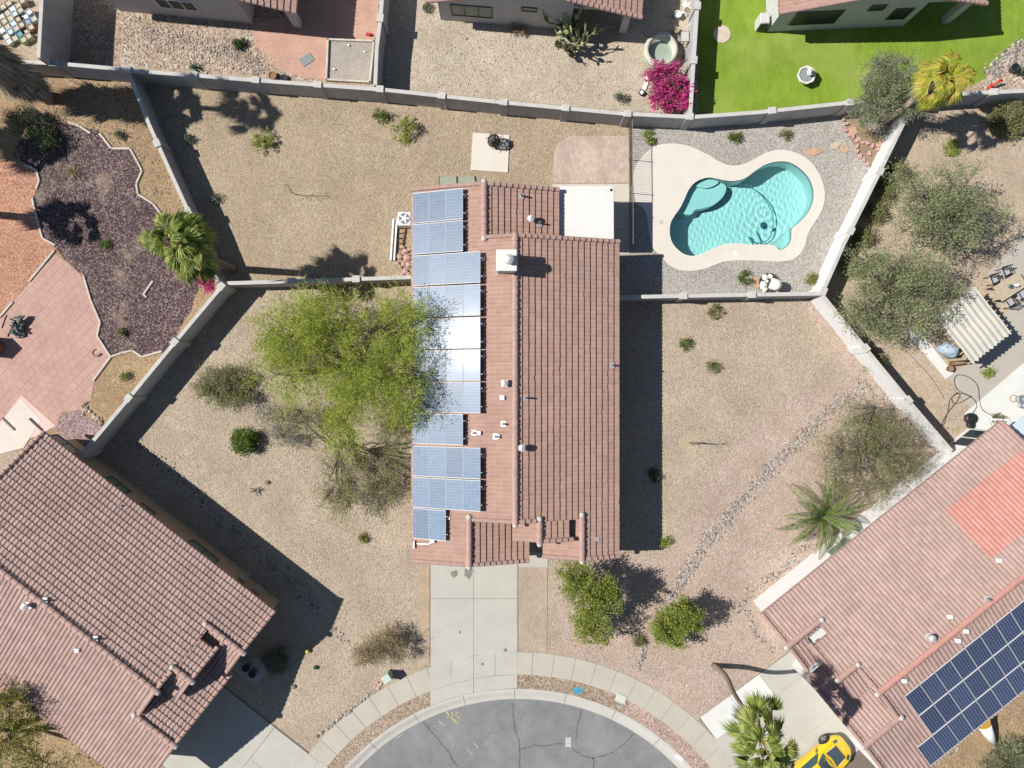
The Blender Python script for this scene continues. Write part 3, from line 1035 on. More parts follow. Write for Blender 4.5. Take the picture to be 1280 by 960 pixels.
# coping lip
mb = MB()
ring_in = pool_out
ring_out = [pool_c + (p - pool_c) * (1 + .30 / max(.5, (p - pool_c).length)) for p in pool_out]
mb.add([(p.x, p.y, .034) for p in ring_in] + [(p.x, p.y, .038) for p in ring_out], [(i, (i + 1) % n, n + (i + 1) % n, n + i) for i in range(n)])
mb.build('coping', CONC_DECK, pool)
# cleaner at work on the floor
pc = thing('pool_cleaner', 'dark suction cleaner on the pool floor trailing a curved hose', 'pool cleaner', P(952, 284, DEPTH))
mb = MB(); mb.lathe([(0, .16), (.10, .15), (.20, .08), (.22, .02), (0, .0)], P(952, 284, DEPTH), 14); mb.build('body', plain('cleaner shell', (.03, .10, .16), .4), pc)
mb = MB(); mb.box(P(964, 289, DEPTH + .06), (.24, .12, .1), .6); mb.build('flap', plain('flap', (.02, .12, .16), .5), pc)
mb = MB(); hp = catmull([P(952, 284).xy, P(958, 300).xy, P(948, 302).xy, P(942, 292).xy, P(950, 300).xy, P(965, 297).xy, P(971, 284).xy, P(971, 265).xy, P(962, 247).xy, P(948, 234).xy, P(931, 224).xy], 5, False)
mb.tube([(p.x, p.y, DEPTH + .18 + .6 * i / len(hp)) for i, p in enumerate(hp)], .028, 6); mb.build('hose', plain('hose', (.10, .34, .38), .5), pc, smooth=True)
for (x, y) in ((919, 317), (826, 278)):
    o = sheet('skimmer_lid', arc(.13, 0, 360, 16, P(x, y).xy)[:-1], .042, WHITE if x > 900 else CONC_KERB, kind=None, thick=.01)
    tag(o, 'small white round skimmer lid in the deck below the pool' if x > 900 else 'grey round drain lid in the deck beside the pool shallow end', 'lid')

for o in list(pool.children) + list(pc.children):
    if o is not wo:
        o.cycles.is_caustics_receiver = True
# ================================================================== HOUSES
BAR, COURSE = .034, .058
TP, TC = .235, .335      # tile pitch along the eave, course length down the slope


def slope_arrays(toW, u0, u1, ve, vr, ze, s, acc, seed=0):
    """real barrel tiles on one roof plane: eave at v=ve (height ze), ridge at v=vr"""
    L = abs(vr - ve); sg = 1 if vr > ve else -1
    rng = np.random.default_rng(seed)
    nseg = 6
    i0 = math.floor(u0 / TP * nseg); i1 = math.ceil(u1 / TP * nseg)
    us = np.clip(np.arange(i0, i1 + 1) * TP / nseg, u0, u1)
    prof = BAR * np.maximum(0, np.sin(2 * np.pi * (us / TP))) ** .9 - .006 * np.maximum(0, -np.sin(2 * np.pi * us / TP))
    rows_t, rows_h, rows_id = [], [], []
    k = 0; t = 0.0
    while t < L - 1e-4:
        t2 = min(L, t + TC)
        rows_t += [t, t2]; rows_h += [COURSE, .002]; rows_id += [k + .15, k + .85]
        t = t2; k += 1
    T = np.array(rows_t); Hh = np.array(rows_h); I = np.array(rows_id)
    col = np.floor(us / TP).astype(int); ncol = col.max() - col.min() + 1
    jit = rng.normal(0, .0035, (k + 2, ncol)); jit[rng.random(jit.shape) < .012] += .02; jz = rng.normal(0, .002, (k + 2, ncol))
    UU, TT = np.meshgrid(us, T)
    kk = np.repeat(np.arange(k), 2)[:, None]
    cc = (col - col.min())[None, :]
    is_butt = (np.arange(len(T)) % 2 == 0)[:, None]
    j = np.where(is_butt, jit[kk, cc], jit[np.minimum(kk + 1, k), cc])
    j[0, :] = jit[0, (col - col.min())] ; j[-1, :] = 0
    TT = TT + j
    ZZ = ze + s * TT + prof[None, :] + Hh[:, None] + jz[kk, cc]
    VV = ve + sg * TT
    X = toW[0].x + toW[1].x * UU + toW[2].x * VV
    Y = toW[0].y + toW[1].y * UU + toW[2].y * VV
    V = np.stack([X, Y, ZZ], -1).reshape(-1, 3)
    nu, nt_ = len(us), len(T)
    uvx = (UU / TP + 1000.25) ; uvy = np.broadcast_to(I[:, None] + 7.0 * seed, UU.shape)
    # keep the tile index steady inside a tile: the pan side belongs to the next tile
    UV = np.stack([uvx, uvy], -1).reshape(-1, 2)
    a = np.arange(nt_ - 1)[:, None] * nu + np.arange(nu - 1)[None, :]
    Fq = np.stack([a, a + 1, a + 1 + nu, a + nu], -1).reshape(-1, 4)
    base = acc['n']
    acc['V'].append(V); acc['UV'].append(UV); acc['F'].append(Fq + base)
    acc['n'] += len(V)
    # skirt and underside
    def W(u, t, z):
        v = ve + sg * t
        p = toW[0] + toW[1] * u + toW[2] * v
        return (p.x, p.y, z)
    D = .13
    edge = [W(u, 0, ze - D) for u in (u0, u1)] + [W(u, L, ze + s * L - D) for u in (u1, u0)]
    top = [W(u, -.0, ze + .01) for u in (u0, u1)] + [W(u, L, ze + s * L + .004) for u in (u1, u0)]
    Vs = np.array(top + edge)
    Fs = np.array([(0, 1, 5, 4), (1, 2, 6, 5), (2, 3, 7, 6), (3, 0, 4, 7), (4, 5, 6, 7)])
    acc['V'].append(Vs); acc['UV'].append(np.full((8, 2), .5)); acc['F'].append(Fs + acc['n']); acc['n'] += 8


def cap_run(mb, A, B, r=.16, L=.42, n=6, tilt=.03):
    """row of overlapping half round cap tiles from A to B"""
    A, B = Vector(A), Vector(B)
    d = B - A; tot = d.length; d.normalize()
    side = Vector((-d.y, d.x, 0)).normalized(); up = side.cross(d) * -1
    if up.z < 0: up = -up
    k = max(1, round(tot / L)); st = tot / k
    for i in range(k):
        p0 = A + d * (st * i); p1 = A + d * min(tot, st * (i + 1) + .05)
        r0 = r * R.uniform(.97, 1.05); r1 = r * .86
        lift = R.uniform(-.006, .006)
        vs = []
        for (p, rr, up_off) in ((p0, r0, tilt), (p1, r1, 0)):
            for q in range(n + 1):
                th = math.pi * q / n
                vs.append(p + side * rr * math.cos(th) + up * (rr * .8 * math.sin(th) + up_off + lift - .03))
        mb.add(vs, [(q, q + 1, n + 2 + q, n + 1 + q) for q in range(n)] + [tuple(range(n, -1, -1)), tuple(range(n + 1, 2 * n + 2))])


def house(name, label, cat, toW, W, ze, s, planes, ridges, rakes, blocks, tile, capm, wallm, ends=(), oh=.5, ridge_m=None):
    O, U, Vv = toW
    loc = O + U * 3 + Vv * (W / 2)
    h = thing(name, label, cat, (loc.x, loc.y, 0))

    def w3(u, v, z):
        p = O + U * u + Vv * v
        return Vector((p.x, p.y, z))
    acc = dict(V=[], UV=[], F=[], n=0)
    for i, (u0, u1, ve, vr, zz) in enumerate(planes):
        slope_arrays(toW, u0, u1, ve, vr, zz, s, acc, seed=i + 1)
    roof = np_mesh('roof', np.concatenate(acc['V']), np.concatenate(acc['F']), tile, h, np.concatenate(acc['UV']))
    for i_, (u0, v0, z0, u1, v1, z1) in enumerate(ridges):
        mb = MB(); cap_run(mb, w3(u0, v0, z0), w3(u1, v1, z1), .175, .40)
        mb.build('ridge_cap', ridge_m if ridge_m and i_ == 0 else capm, roof)
    for (u0, v0, z0, u1, v1, z1) in rakes:
        mb = MB(); cap_run(mb, w3(u0, v0, z0 + .05), w3(u1, v1, z1 + .05), .125, TC, tilt=.05)
        mb.build('rake_tiles', capm, roof)
    for (u, v, z, r) in ends:
        mb = MB(); mb.ball(w3(u, v, z), r * .78, 10, sq=(1, 1, .7)); mb.build('mortar_end', MORTAR, roof, smooth=True)
    mb = MB()
    for (u0, u1, va, vb, zprof) in blocks:
        # zprof: list of (v, z) along the top from va to vb
        prof = [(va, 0.0)] + zprof + [(vb, 0.0)]
        n = len(prof)
        vs = [w3(u0, v, z) for v, z in prof] + [w3(u1, v, z) for v, z in prof]
        mb.add(vs, [(i, (i + 1) % n, n + (i + 1) % n, n + i) for i in range(n)] + [tuple(range(n)), tuple(range(2 * n - 1, n - 1, -1))])
    mb.build('wall', wallm, h)
    h_ = h
    h_['_'] = 0
    del h_['_']
    return h, roof, w3


def zr(p, ze, s, W):
    """height of a simple gable at v"""
    return ze + s * min(p, W - p)


def std_house(name, label, toW, W, ze, s, g3, g2, gr, u_front, u_mid, u_g2, u_main, u_rear, tile, capm, wallm, wing=None, wing_u=None, ridge_m=None):
    """plan shared by the three tract houses: gables g3, g2 on one side, garage ridge gr on the other"""
    Wm = W / 2
    zR, z3, z2, zg = ze + s * Wm, ze + s * g3, ze + s * g2, ze + s * (W - gr)
    ge = 2 * gr - W                                   # inner eave of the garage
    g2e = min(2 * g2, Wm + .15)
    u_m2 = u_mid                                      # front of the gable-3 rake on the main slope
    pl = [(u_main, u_rear, 0, Wm, ze),                # gable-side main slope
          (u_g2, u_main, 0, g3, ze), (u_g2, u_main, g3 + .72, g2, ze + s * (g3 + .72)), (u_front, u_g2, 0, g3, ze),
          (u_g2 + .15, u_main, g3 + .34, g3, ze + s * (g3 - .34)),
          (u_main, u_rear, W, Wm, ze),                # far main slope
          (u_front - .25, u_main, W, gr, ze),         # garage, coplanar with the far slope
          (u_front - .25, u_main - .02, ge, gr, ze),  # garage inner slope
          (u_front, u_g2 + .15, 2 * g3, g3, ze),
          (u_g2, u_main + .1, g2e, g2, ze + s * (2 * g2 - g2e) if 2 * g2 - g2e > 0 else ze)]
    rid = [(u_main - .05, Wm, zR + .05, u_rear + .05, Wm, zR + .05),
           (u_front - .25, gr, zg + .05, u_main + .15, gr, zg + .05),
           (u_g2 - .05, g2, z2 + .06, u_main + .12, g2, z2 + .06),
           (u_front - .05, g3, z3 + .06, u_main + .2, g3, z3 + .06)]
    rk = [(u_front + .06, 0, ze, u_front + .06, g3 - .15, z3 - s * .15),
          (u_front + .06, 2 * g3, ze, u_front + .06, g3 + .15, z3 - s * .15),
          (u_g2 + .06, g3 + .5, z3 + s * .5, u_g2 + .06, g2 - .15, z2 - s * .15),
          (u_main + .06, g2 + .2, z2 + s * .2, u_main + .06, Wm - .15, zR - s * .15),
          (u_main + .06, gr - .2, zg + s * .2, u_main + .06, Wm + .15, zR - s * .15),
          (u_front - .19, W, ze, u_front - .19, gr + .15, zg - s * .15),
          (u_front - .19, ge, ze, u_front - .19, gr - .15, zg - s * .15),
          (u_rear - .06, W if wing is None else wing, ze if wing is None else ze + s * (W - wing), u_rear - .06, Wm + .15, zR - s * .15),
          (u_rear - .06, 0, ze, u_rear - .06, Wm - .15, zR - s * .15)]
    en = [(u_main - .1, Wm, zR + .06, .2), (u_front - .3, gr, zg + .05, .2), (u_main + .2, gr, zg + .1, .22), (u_g2 - .1, g2, z2 + .05, .2), (u_main + .15, g2, z2 + .1, .2),
          (u_front - .1, g3, z3 + .05, .2), (u_main + .25, g3, z3 + .1, .2)]
    oh = .55
    q = -.16
    bl = [(u_main + .45, u_rear - .35, oh, W - oh, [(oh, ze + s * oh + q), (Wm, zR + q), (W - oh, ze + s * oh + q)]),
          (u_front + .35, u_main + .45, g3 * .27, 2 * g3 - .45, [(g3 * .27, ze + s * .27 * g3 + q), (g3, z3 + q), (2 * g3 - .45, ze + s * .45 + q)]),
          (u_g2 + .35, u_main + .46, 2 * g3 - .46, g2e - .3, [(2 * g3 - .46, ze + s * (2 * g3 - .46) + q) if 2 * g3 - .46 < g2 else (2 * g3 - .46, z2 + q), (g2, z2 + q), (g2e - .3, z2 - s * (g2e - .3 - g2) + q)]),
          (u_front + .1, u_main + .44, ge + .45, W - oh, [(ge + .45, ze + s * .45 + q), (gr, zg + q), (W - oh, ze + s * oh + q)])]
    if wing is not None:
        wu = wing_u
        zw = ze + s * (W - wing); we = 2 * wing - W
        pl += [(u_rear, wu, W, wing, ze), (u_rear + .02, wu, we, wing, ze)]
        rid += [(u_rear - .1, wing, zw + .05, wu + .05, wing, zw + .05)]
        rk += [(wu - .06, W, ze, wu - .06, wing + .15, zw - s * .15), (wu - .06, we, ze, wu - .06, wing - .15, zw - s * .15)]
        en += [(wu + .05, wing, zw + .06, .2), (u_rear - .15, wing, zw + .1, .22)]
        bl += [(u_rear - .34, wu - .35, we + .45, W - oh, [(we + .45, ze + s * .45 + q), (wing, zw + q), (W - oh, ze + s * oh + q)])]
    return house(name, label, 'house', toW, W, ze, s, pl, rid, rk, bl, tile, capm, wallm, en, ridge_m=ridge_m)


def window(h, w3, u0, u1, v, z0, z1, glass=None, frame=None, out=-1, split=1, along='u'):
    """framed pane standing 4 cm proud of a wall that runs along u (or v)"""
    glass = glass or GLASS; frame = frame or FRAME_D
    mb = MB(); t = .07

    def bx(a0, a1, zA, zB, d0, d1, mb_):
        if along == 'u':
            c = [w3(a, v + out * d, z) for z in (zA, zB) for d in (d0, d1) for a in (a0, a1)]
        else:
            c = [w3(v + out * d, a, z) for z in (zA, zB) for d in (d0, d1) for a in (a0, a1)]
        mb_.add(c, [(0, 1, 3, 2), (4, 6, 7, 5), (0, 4, 5, 1), (2, 3, 7, 6), (0, 2, 6, 4), (1, 5, 7, 3)])
    bx(u0, u1, z0, z0 + t, -.05, .05, mb); bx(u0, u1, z1 - t, z1, -.05, .05, mb)
    bx(u0, u0 + t, z0 + t, z1 - t, -.05, .05, mb); bx(u1 - t, u1, z0 + t, z1 - t, -.05, .05, mb)
    for i in range(1, split + 1 - 0):
        if i < split:
            c = u0 + (u1 - u0) * i / split
            bx(c - t / 2, c + t / 2, z0 + t, z1 - t, -.05, .045, mb)
    wo_ = mb.build('window', frame, h)
    mb = MB(); bx(u0 + t, u1 - t, z0 + t, z1 - t, -.05, .02, mb); mb.build('pane', glass, wo_)
    return wo_


# ---------------------------------------------------------------- the house in the middle
ZE, S, SP = 3.0, .30, .375
UV_MAIN = (Vector((5.885, 0)), Vector((0, 1)), Vector((-1, 0)))
WM = 11.42
main, main_roof, mw3 = std_house('tiled_house', 'terracotta tiled house with blue solar panels beside the kidney shaped pool', UV_MAIN, WM, ZE, S, 2.10, 4.42, 8.18, -9.5, -8.4, -8.4, -7.3, 7.87, TILE_MAIN, TILE_CAP, STUCCO_TAN, wing=7.36, wing_u=10.72)


def mz(x):      # main roof height at world x
    v = 5.885 - x
    return ZE + S * min(v, WM - v)


# chimney
mb = MB()
cx0, cx1, cy0, cy1 = -.80, .25, 5.75, 6.85
mb.box(((cx0 + cx1) / 2, (cy0 + cy1) / 2, 5.0), (cx1 - cx0 - .12, cy1 - cy0 - .12, 1.5)); ch = mb.build('chimney', STUCCO_LIGHT, main)
mb = MB(); mb.box(((cx0 + cx1) / 2, (cy0 + cy1) / 2, 5.80), (cx1 - cx0, cy1 - cy0, .16), bev=.02); mb.build('chimney_cap', ROOF_WHITE, ch)
mb = MB(); mb.lathe([(.16, 5.8), (.16, 6.12), (.27, 6.14), (.25, 6.26), (.1, 6.34), (0, 6.35)], ((cx0 + cx1) / 2 + .12, 6.30, 0), 16); mb.build('flue', GALV, ch, smooth=False)


# vents and flashings on the roofs
def roof_vent(h, x, y, z, kind='pipe', sx=1.0, slope_x=0.0, mat=None):
    mb_ = MB()
    rot = Matrix.Rotation(math.atan(slope_x), 3, 'Y')
    if kind == 'pipe':
        mb_.box((x, y, z + .06), (.26, .30, .015), rot=rot); f = mb_.build('vent_flashing', GALV, h)
        mb_ = MB(); mb_.lathe([(.05, z - .05), (.05, z + .42), (.038, z + .42), (.038, z + .3)], (x, y, 0), 10); mb_.build('vent_pipe', mat or GREY_METAL, f)
    elif kind == 'cowl':
        mb_.box((x, y, z + .06), (.34, .36, .015), rot=rot); f = mb_.build('vent_flashing', GALV, h)
        mb_ = MB(); mb_.lathe([(.09, z - .05), (.09, z + .35), (.19, z + .36), (.19, z + .44), (.02, z + .52)], (x, y, 0), 14); mb_.build('vent_cowl', GALV, f)
    elif kind == 'box':
        mb_.box((x, y, z + .10), (.26 * sx, .22, .16), rot=rot, bev=.02); mb_.build('vent_box', mat or WHITE_METAL, h)
    return


for (px_, py_, kd) in ((652, 243, 'pipe'), (664, 272, 'cowl'), (675, 276, 'pipe'), (657, 497, 'pipe'), (652, 558, 'cowl'), (768, 456, 'pipe')):
    x = (px_ - 640) / 888 * 38; roof_vent(main, x, (480 - py_) / 888 * 38, (mz(x) if py_ > 290 else ZE + S * (2.58 - x) if x > -1.47 else mz(x)), kd, slope_x=S)
for (px_, py_, kd) in ((631, 479, 'cowl'), (628, 497, 'box'), (598, 542, 'box'), (622, 546, 'box'), (629, 530, 'pipe'), (591, 542, 'pipe'), (619, 546, 'pipe')):
    x = (px_ - 640) / 888 * 37.3; roof_vent(main, x, (480 - py_) / 888 * 37.3, mz(x), kd, slope_x=-S)
mb = MB(); x = (747 - 640) / 888 * 38.3; mb.box((x, (480 - 675) / 888 * 38.3, mz(x) + .07), (.28, .22, .02), rot=Matrix.Rotation(math.atan(S), 3, 'Y')); mb.build('roof_patch', GALV, main)
# conduit and box below the small panel pair
x = (540 - 640) / 888 * 38.1; y = (480 - 678) / 888 * 38.1
mb = MB(); mb.box((x - .02, y, mz(x) + .14), (.26, .22, .2), bev=.02)
mb.box(((517 - 640) / 888 * 38.6, (480 - 682) / 888 * 38.6, mz(-5.3) + .12), (.10, .42, .14), bev=.02)
cb = mb.build('junction_box', WHITE_METAL, main)
mb = MB(); mb.tube([(x, y - .1, mz(x) + .12), (x - .3, y - .22, mz(x - .3) + .09), (x - .9, y - .22, mz(x - .9) + .09)], .025, 6); mb.build('conduit', GREY_METAL, cb)
# patio cover on posts: flat white roof
pcv = thing('patio_cover', 'flat white patio roof on posts beside the brick patio', 'patio cover', (4.1, 9.5, 0))
mb = MB(); mb.box((4.12, 9.47, 2.66), (3.04, 2.98, .16), bev=.02); mb.build('roof_deck', ROOF_WHITE, pcv)
for (x, y) in ((5.42, 10.75), (5.42, 8.3), (2.9, 10.75)):
    mb = MB(); mb.box((x, y, 1.30), (.14, .14, 2.56)); mb.build('post', STUCCO_LIGHT, pcv)
mb = MB(); mb.lathe([(0, .03), (.07, .03), (.07, 0)], (5.48, 10.72, 2.74), 10); mb.build('drain', BLACK, pcv)
# rear windows and front garage door
window(main, mw3, 10.72 - .35, 10.72 - .35, 0, 1, 1) if False else None
mb = MB(); mb.box((-2.3, -9.43, 1.1), (4.9, .06, 2.15)); mb.build('garage_door', FRAME_W, main)
window(main, mw3, -6, -4.4, .55, 1.0, 2.2, out=-1)
window(main, mw3, -1, .6, .55, 1.0, 2.2, out=-1)
window(main, mw3, 3, 4.8, WM - .55, 1.0, 2.2, out=1)
window(main, mw3, -4, -2.4, WM - .55, 1.0, 2.2, out=1)

# ---------------------------------------------------------------- solar panels
PVW, PVH = .985, 1.66       # down the slope, along the eave
pv = thing('solar_panel', 'x', 'solar panel', (0, 0, 0))
mb = MB(); t = .014
te = .042
for (c, sz) in (((0, PVH / 2 - te / 2, 0), (PVW, te, .045)), ((0, -PVH / 2 + te / 2, 0), (PVW, te, .045)), ((PVW / 2 - t / 2, 0, 0), (t, PVH - 2 * te, .045)), ((-PVW / 2 + t / 2, 0, 0), (t, PVH - 2 * te, .045))):
    mb.box(c, sz)
mb.build('frame', PV_FRAME, pv)
mb = MB(); mb.box((0, 0, .002), (PVW - 2 * t, PVH - 2 * te, .03)); mb.build('cell_sheet', PV_BLUE, pv)
SL = math.atan(SP)
xs_edge = (516.5 - 640) / 888 * 38.9
first = True
blocks_pv = [(10.66, 2, 3, 'top'), (0, 5, 4, 'wide'), (0, 1, 3, 'short'), (0, 2, 4, 'lower'), (0, 1, 2, 'bottom')]
ords = ['first', 'second', 'third', 'fourth', 'fifth', 'sixth', 'seventh', 'eighth', 'ninth', 'tenth', 'eleventh']
row_y = [10.42, 8.72, 7.00, 5.27, 3.54, 1.83, .12, -1.60, -3.36, -5.07, -6.77]
row_n = [3, 3, 4, 4, 4, 4, 4, 3, 4, 4, 2]
for r_, (yt, n_) in enumerate(zip(row_y, row_n)):
    for c_ in range(n_):
        o = pv if first else copy_tree(pv)
        first = False
        dist = .10 + (PVW + .02) * (c_ + .5)           # slope distance from eave
        x = -5.535 + .02 + dist * math.cos(SL)
        z = ZE + dist * math.sin(SL) + .15
        o.location = (x, yt - PVH / 2 - .0, z)
        o.rotation_euler = (0, -SL, 0)
        place = 'at the eave' if c_ == 0 else ('nearest the ridge' if c_ == n_ - 1 else ords[c_] + ' from the eave')
        rname = 'rear row' if r_ == 0 else ('front row of two' if r_ == 10 else ords[r_] + ' row from the rear')
        tag(o, f'blue solar panel {place}, {rname}', 'solar panel', 'blue solar panels on the terracotta house')
# rails under each row
mb = MB()
for yt, n_ in zip(row_y, row_n):
    Lr = .16 + (PVW + .02) * n_
    for dy in (.35, PVH - .35):
        c = -5.535 + Lr / 2 * math.cos(SL) + .05
        mb.box((c, yt - dy, ZE + (Lr / 2 + .05) * math.sin(SL) + .09), (Lr, .04, .05), rot=Matrix.Rotation(-SL, 3, 'Y'))
o = mb.build('panel_rail_frame', PV_FRAME, main)
mb = MB()
for yt, n_ in zip(row_y, row_n):
    Lr = .10 + (PVW + .02) * n_
    x = -5.535 + Lr * math.cos(SL) + .10
    for dy in ((.5,) if R.random() < .5 else (.4, 1.3)):
        mb.box((x + .03, yt - dy, mz(x) + .11), (.16, .10, .05), rz=R.uniform(-.5, .5)); mb.box((x + .1, yt - dy + .1, mz(x) + .1), (.06, .16, .04), rz=R.uniform(-.3, .3))
mb.build('rail_bracket', WHITE_METAL, main)

BAR, COURSE = .046, .050
# ---------------------------------------------------------------- west neighbour (rotated, lower corner of the picture)
UL, VL = Vector((-.79, .613)), Vector((-.613, -.79))
OL = Vector((-12.96, -12.52))
left, left_roof, lw3 = std_house('tiled_house', 'rose tiled house with tan walls beside the long shaded gravel strip', (OL, UL, VL), 12.5, 2.95, S, 2.48, 4.95, 8.35, .05, 1.2, 1.2, 2.28, 16.2, TILE_LEFT, TILE_CAP_ROSE, STUCCO_TAN)


def solve_u(w3, px_, py_, v, z):
    """u at which a point of the wall (v, z) shows at px, py"""
    p = P(px_, py_, z)
    o_ = w3(0, v, 0); d_ = w3(1, v, 0) - o_
    return (p - o_).xy.dot(d_.xy)


for (a, b_, z0, z1, spl) in (((66, 541), (97, 563), 1.0, 2.2, 2), ((132, 597), (158, 616), 1.0, 2.1, 2), ((172, 633), (190, 646), 1.3, 2.0, 2), ((233, 680), (268, 706), 1.0, 2.2, 2)):
    ua, ub = solve_u(lw3, a[0], a[1], .55, 1.6), solve_u(lw3, b_[0], b_[1], .55, 1.6)
    window(left, lw3, min(ua, ub), max(ua, ub), .55, z0, z1, GLASS_GREEN, FRAME_D, -1, spl)
for (px_, py_) in ((305, 722), (320, 740)):
    u_ = solve_u(lw3, px_, py_, .55, 1.2); mb = MB(); p = lw3(u_, .42, 1.2); mb.box(p, (.42, .2, .6), math.atan2(UL.y, UL.x), bev=.02); mb.build('meter_box', GREY_METAL, left)
u_ = solve_u(lw3, 342, 765, .55, .4)
for (px_, py_, kd) in ((37, 756, 'cowl'), (120, 798, 'pipe'), (98, 812, 'box'), (57, 750, 'pipe'), (155, 631, 'pipe')):
    p = P(px_, py_, 4.6); v_ = (p.xy - OL).dot(VL); z = 2.95 + S * min(v_, 12.5 - v_)
    p = P(px_, py_, z); roof_vent(left, p.x, p.y, z, kd)

BAR, COURSE = .052, .036
# ---------------------------------------------------------------- east neighbour
UR, VR = Vector((.779, .627)), Vector((.627, -.779))
OR_ = Vector((13.61, -12.65))
WR = 12.4
right, right_roof, rw3 = std_house('tiled_house', 'weathered rose tiled house with white walls and dark solar panels', (OR_, UR, VR), WR, 3.0, S, 2.0, 4.63, 8.36, 0.05, 1.0, 1.0, 2.12, 17.0, TILE_RIGHT, TILE_CAP_ROSE, HOUSE_WHITE, ridge_m=TILE_CAP_RED)
# replaced brighter tiles: a patch lying one tile thickness proud
acc = dict(V=[], UV=[], F=[], n=0)
ua = 9.3


def rz_(v):
    return 3.0 + S * min(v, WR - v)


def patch(u0, u1, v0, v1, seed):
    slope_arrays((OR_, UR, VR), u0, u1, v0, v1, rz_(v0) + .03, S, acc, seed)


k1 = TC
patch(11.28, 16.45, 5 * TC, 14 * TC, 21)
np_mesh('replacement_tiles', np.concatenate(acc['V']), np.concatenate(acc['F']), TILE_NEW, right_roof, np.concatenate(acc['UV']))
for (px_, py_, kd) in ((1160, 795, 'cowl'), (1232, 748, 'pipe'), (1206, 788, 'box'), (1196, 800, 'box'), (1129, 850, 'box'), (1247, 700, 'box'), (1036, 744, 'box'), (1186, 770, 'box')):
    p = P(px_, py_, 4.8); v_ = (p.xy - OR_).dot(VR); z = rz_(v_); p = P(px_, py_, z)
    roof_vent(right, p.x, p.y, z, kd)
mb = MB(); p = P(1029, 804, 3.6); mb.box(p, (.9, .14, .3), math.atan2(UR.y, UR.x)); mb.build('parapet_trim', STUCCO_WHITE, right)
mb = MB(); p = rw3(.75, 4.05, 2.6); mb.box(p, (1.1, .16, 1.0), math.atan2(UR.y, UR.x)); mb.build('entry_pier', STUCCO_WHITE, right)
for (px_, py_) in ((1006, 842), (1081, 937)):
    mb = MB(); p = P(px_, py_, 1.2); mb.box((p.x, p.y, 1.35), (.45, .45, 2.6), math.atan2(UR.y, UR.x)); mb.build('entry_column', STUCCO_WHITE, right)
window(right, rw3, solve_u(rw3, 1036, 692, .55, 1.6), solve_u(rw3, 1052, 679, .55, 1.6) + .6, .55, 1.0, 2.1, GLASS_GREEN, FRAME_W, -1, 2)
window(right, rw3, solve_u(rw3, 1200, 555, .55, 1.4), solve_u(rw3, 1228, 537, .55, 1.4), .55, .3, 2.2, GLASS, FRAME_W, -1, 2)
# dark panels
pd = thing('solar_panel', 'x', 'solar panel', (0, 0, 0))
for ch_ in list(pv.children):
    c = ch_.copy(); c.data = ch_.data.copy(); C.objects.link(c); c.parent = pd
    if ch_.name.startswith('cell'):
        c.data.materials.clear(); c.data.materials.append(PV_DARK)
angR = math.atan2(UR.y, UR.x)
# panel long side runs down the slope here
vv0 = WR - .15
rows_d = [(3, 0, 11, 3.05), (2, 1, 10, 3.05), (1, 1, 10, 3.05)]
first = True
# outer rows from the eave: row 0 nearest eave
p_a = P(1131, 860, 4.6)
for r_, (ustart, ncol) in enumerate(((2.05, 12), (3.10, 11), (3.10, 11))):
    SR = math.atan(S)
    for c_ in range(ncol):
        o = pd if first else copy_tree(pd); first = False
        dist = .25 + (PVH + .03) * (r_ + .5)
        u_ = ustart + (PVW + .03) * (c_ + .5)
        v_ = WR - dist * math.cos(SR)
        p = rw3(u_, v_, 3.0 + dist * math.sin(SR) + .16)
        o.location = p
        o.rotation_euler = (Matrix.Rotation(angR, 3, 'Z') @ Matrix.Rotation(SR, 3, 'X')).to_euler()
        rown = ('row at the eave', 'middle row', 'row nearest the ridge')[r_]
        tag(o, f'dark solar panel {ords[c_] if c_ < 11 else "twelfth"} from the garage end in the {rown}', 'solar panel', 'dark solar panels on the white walled house')

BAR, COURSE = .036, .055
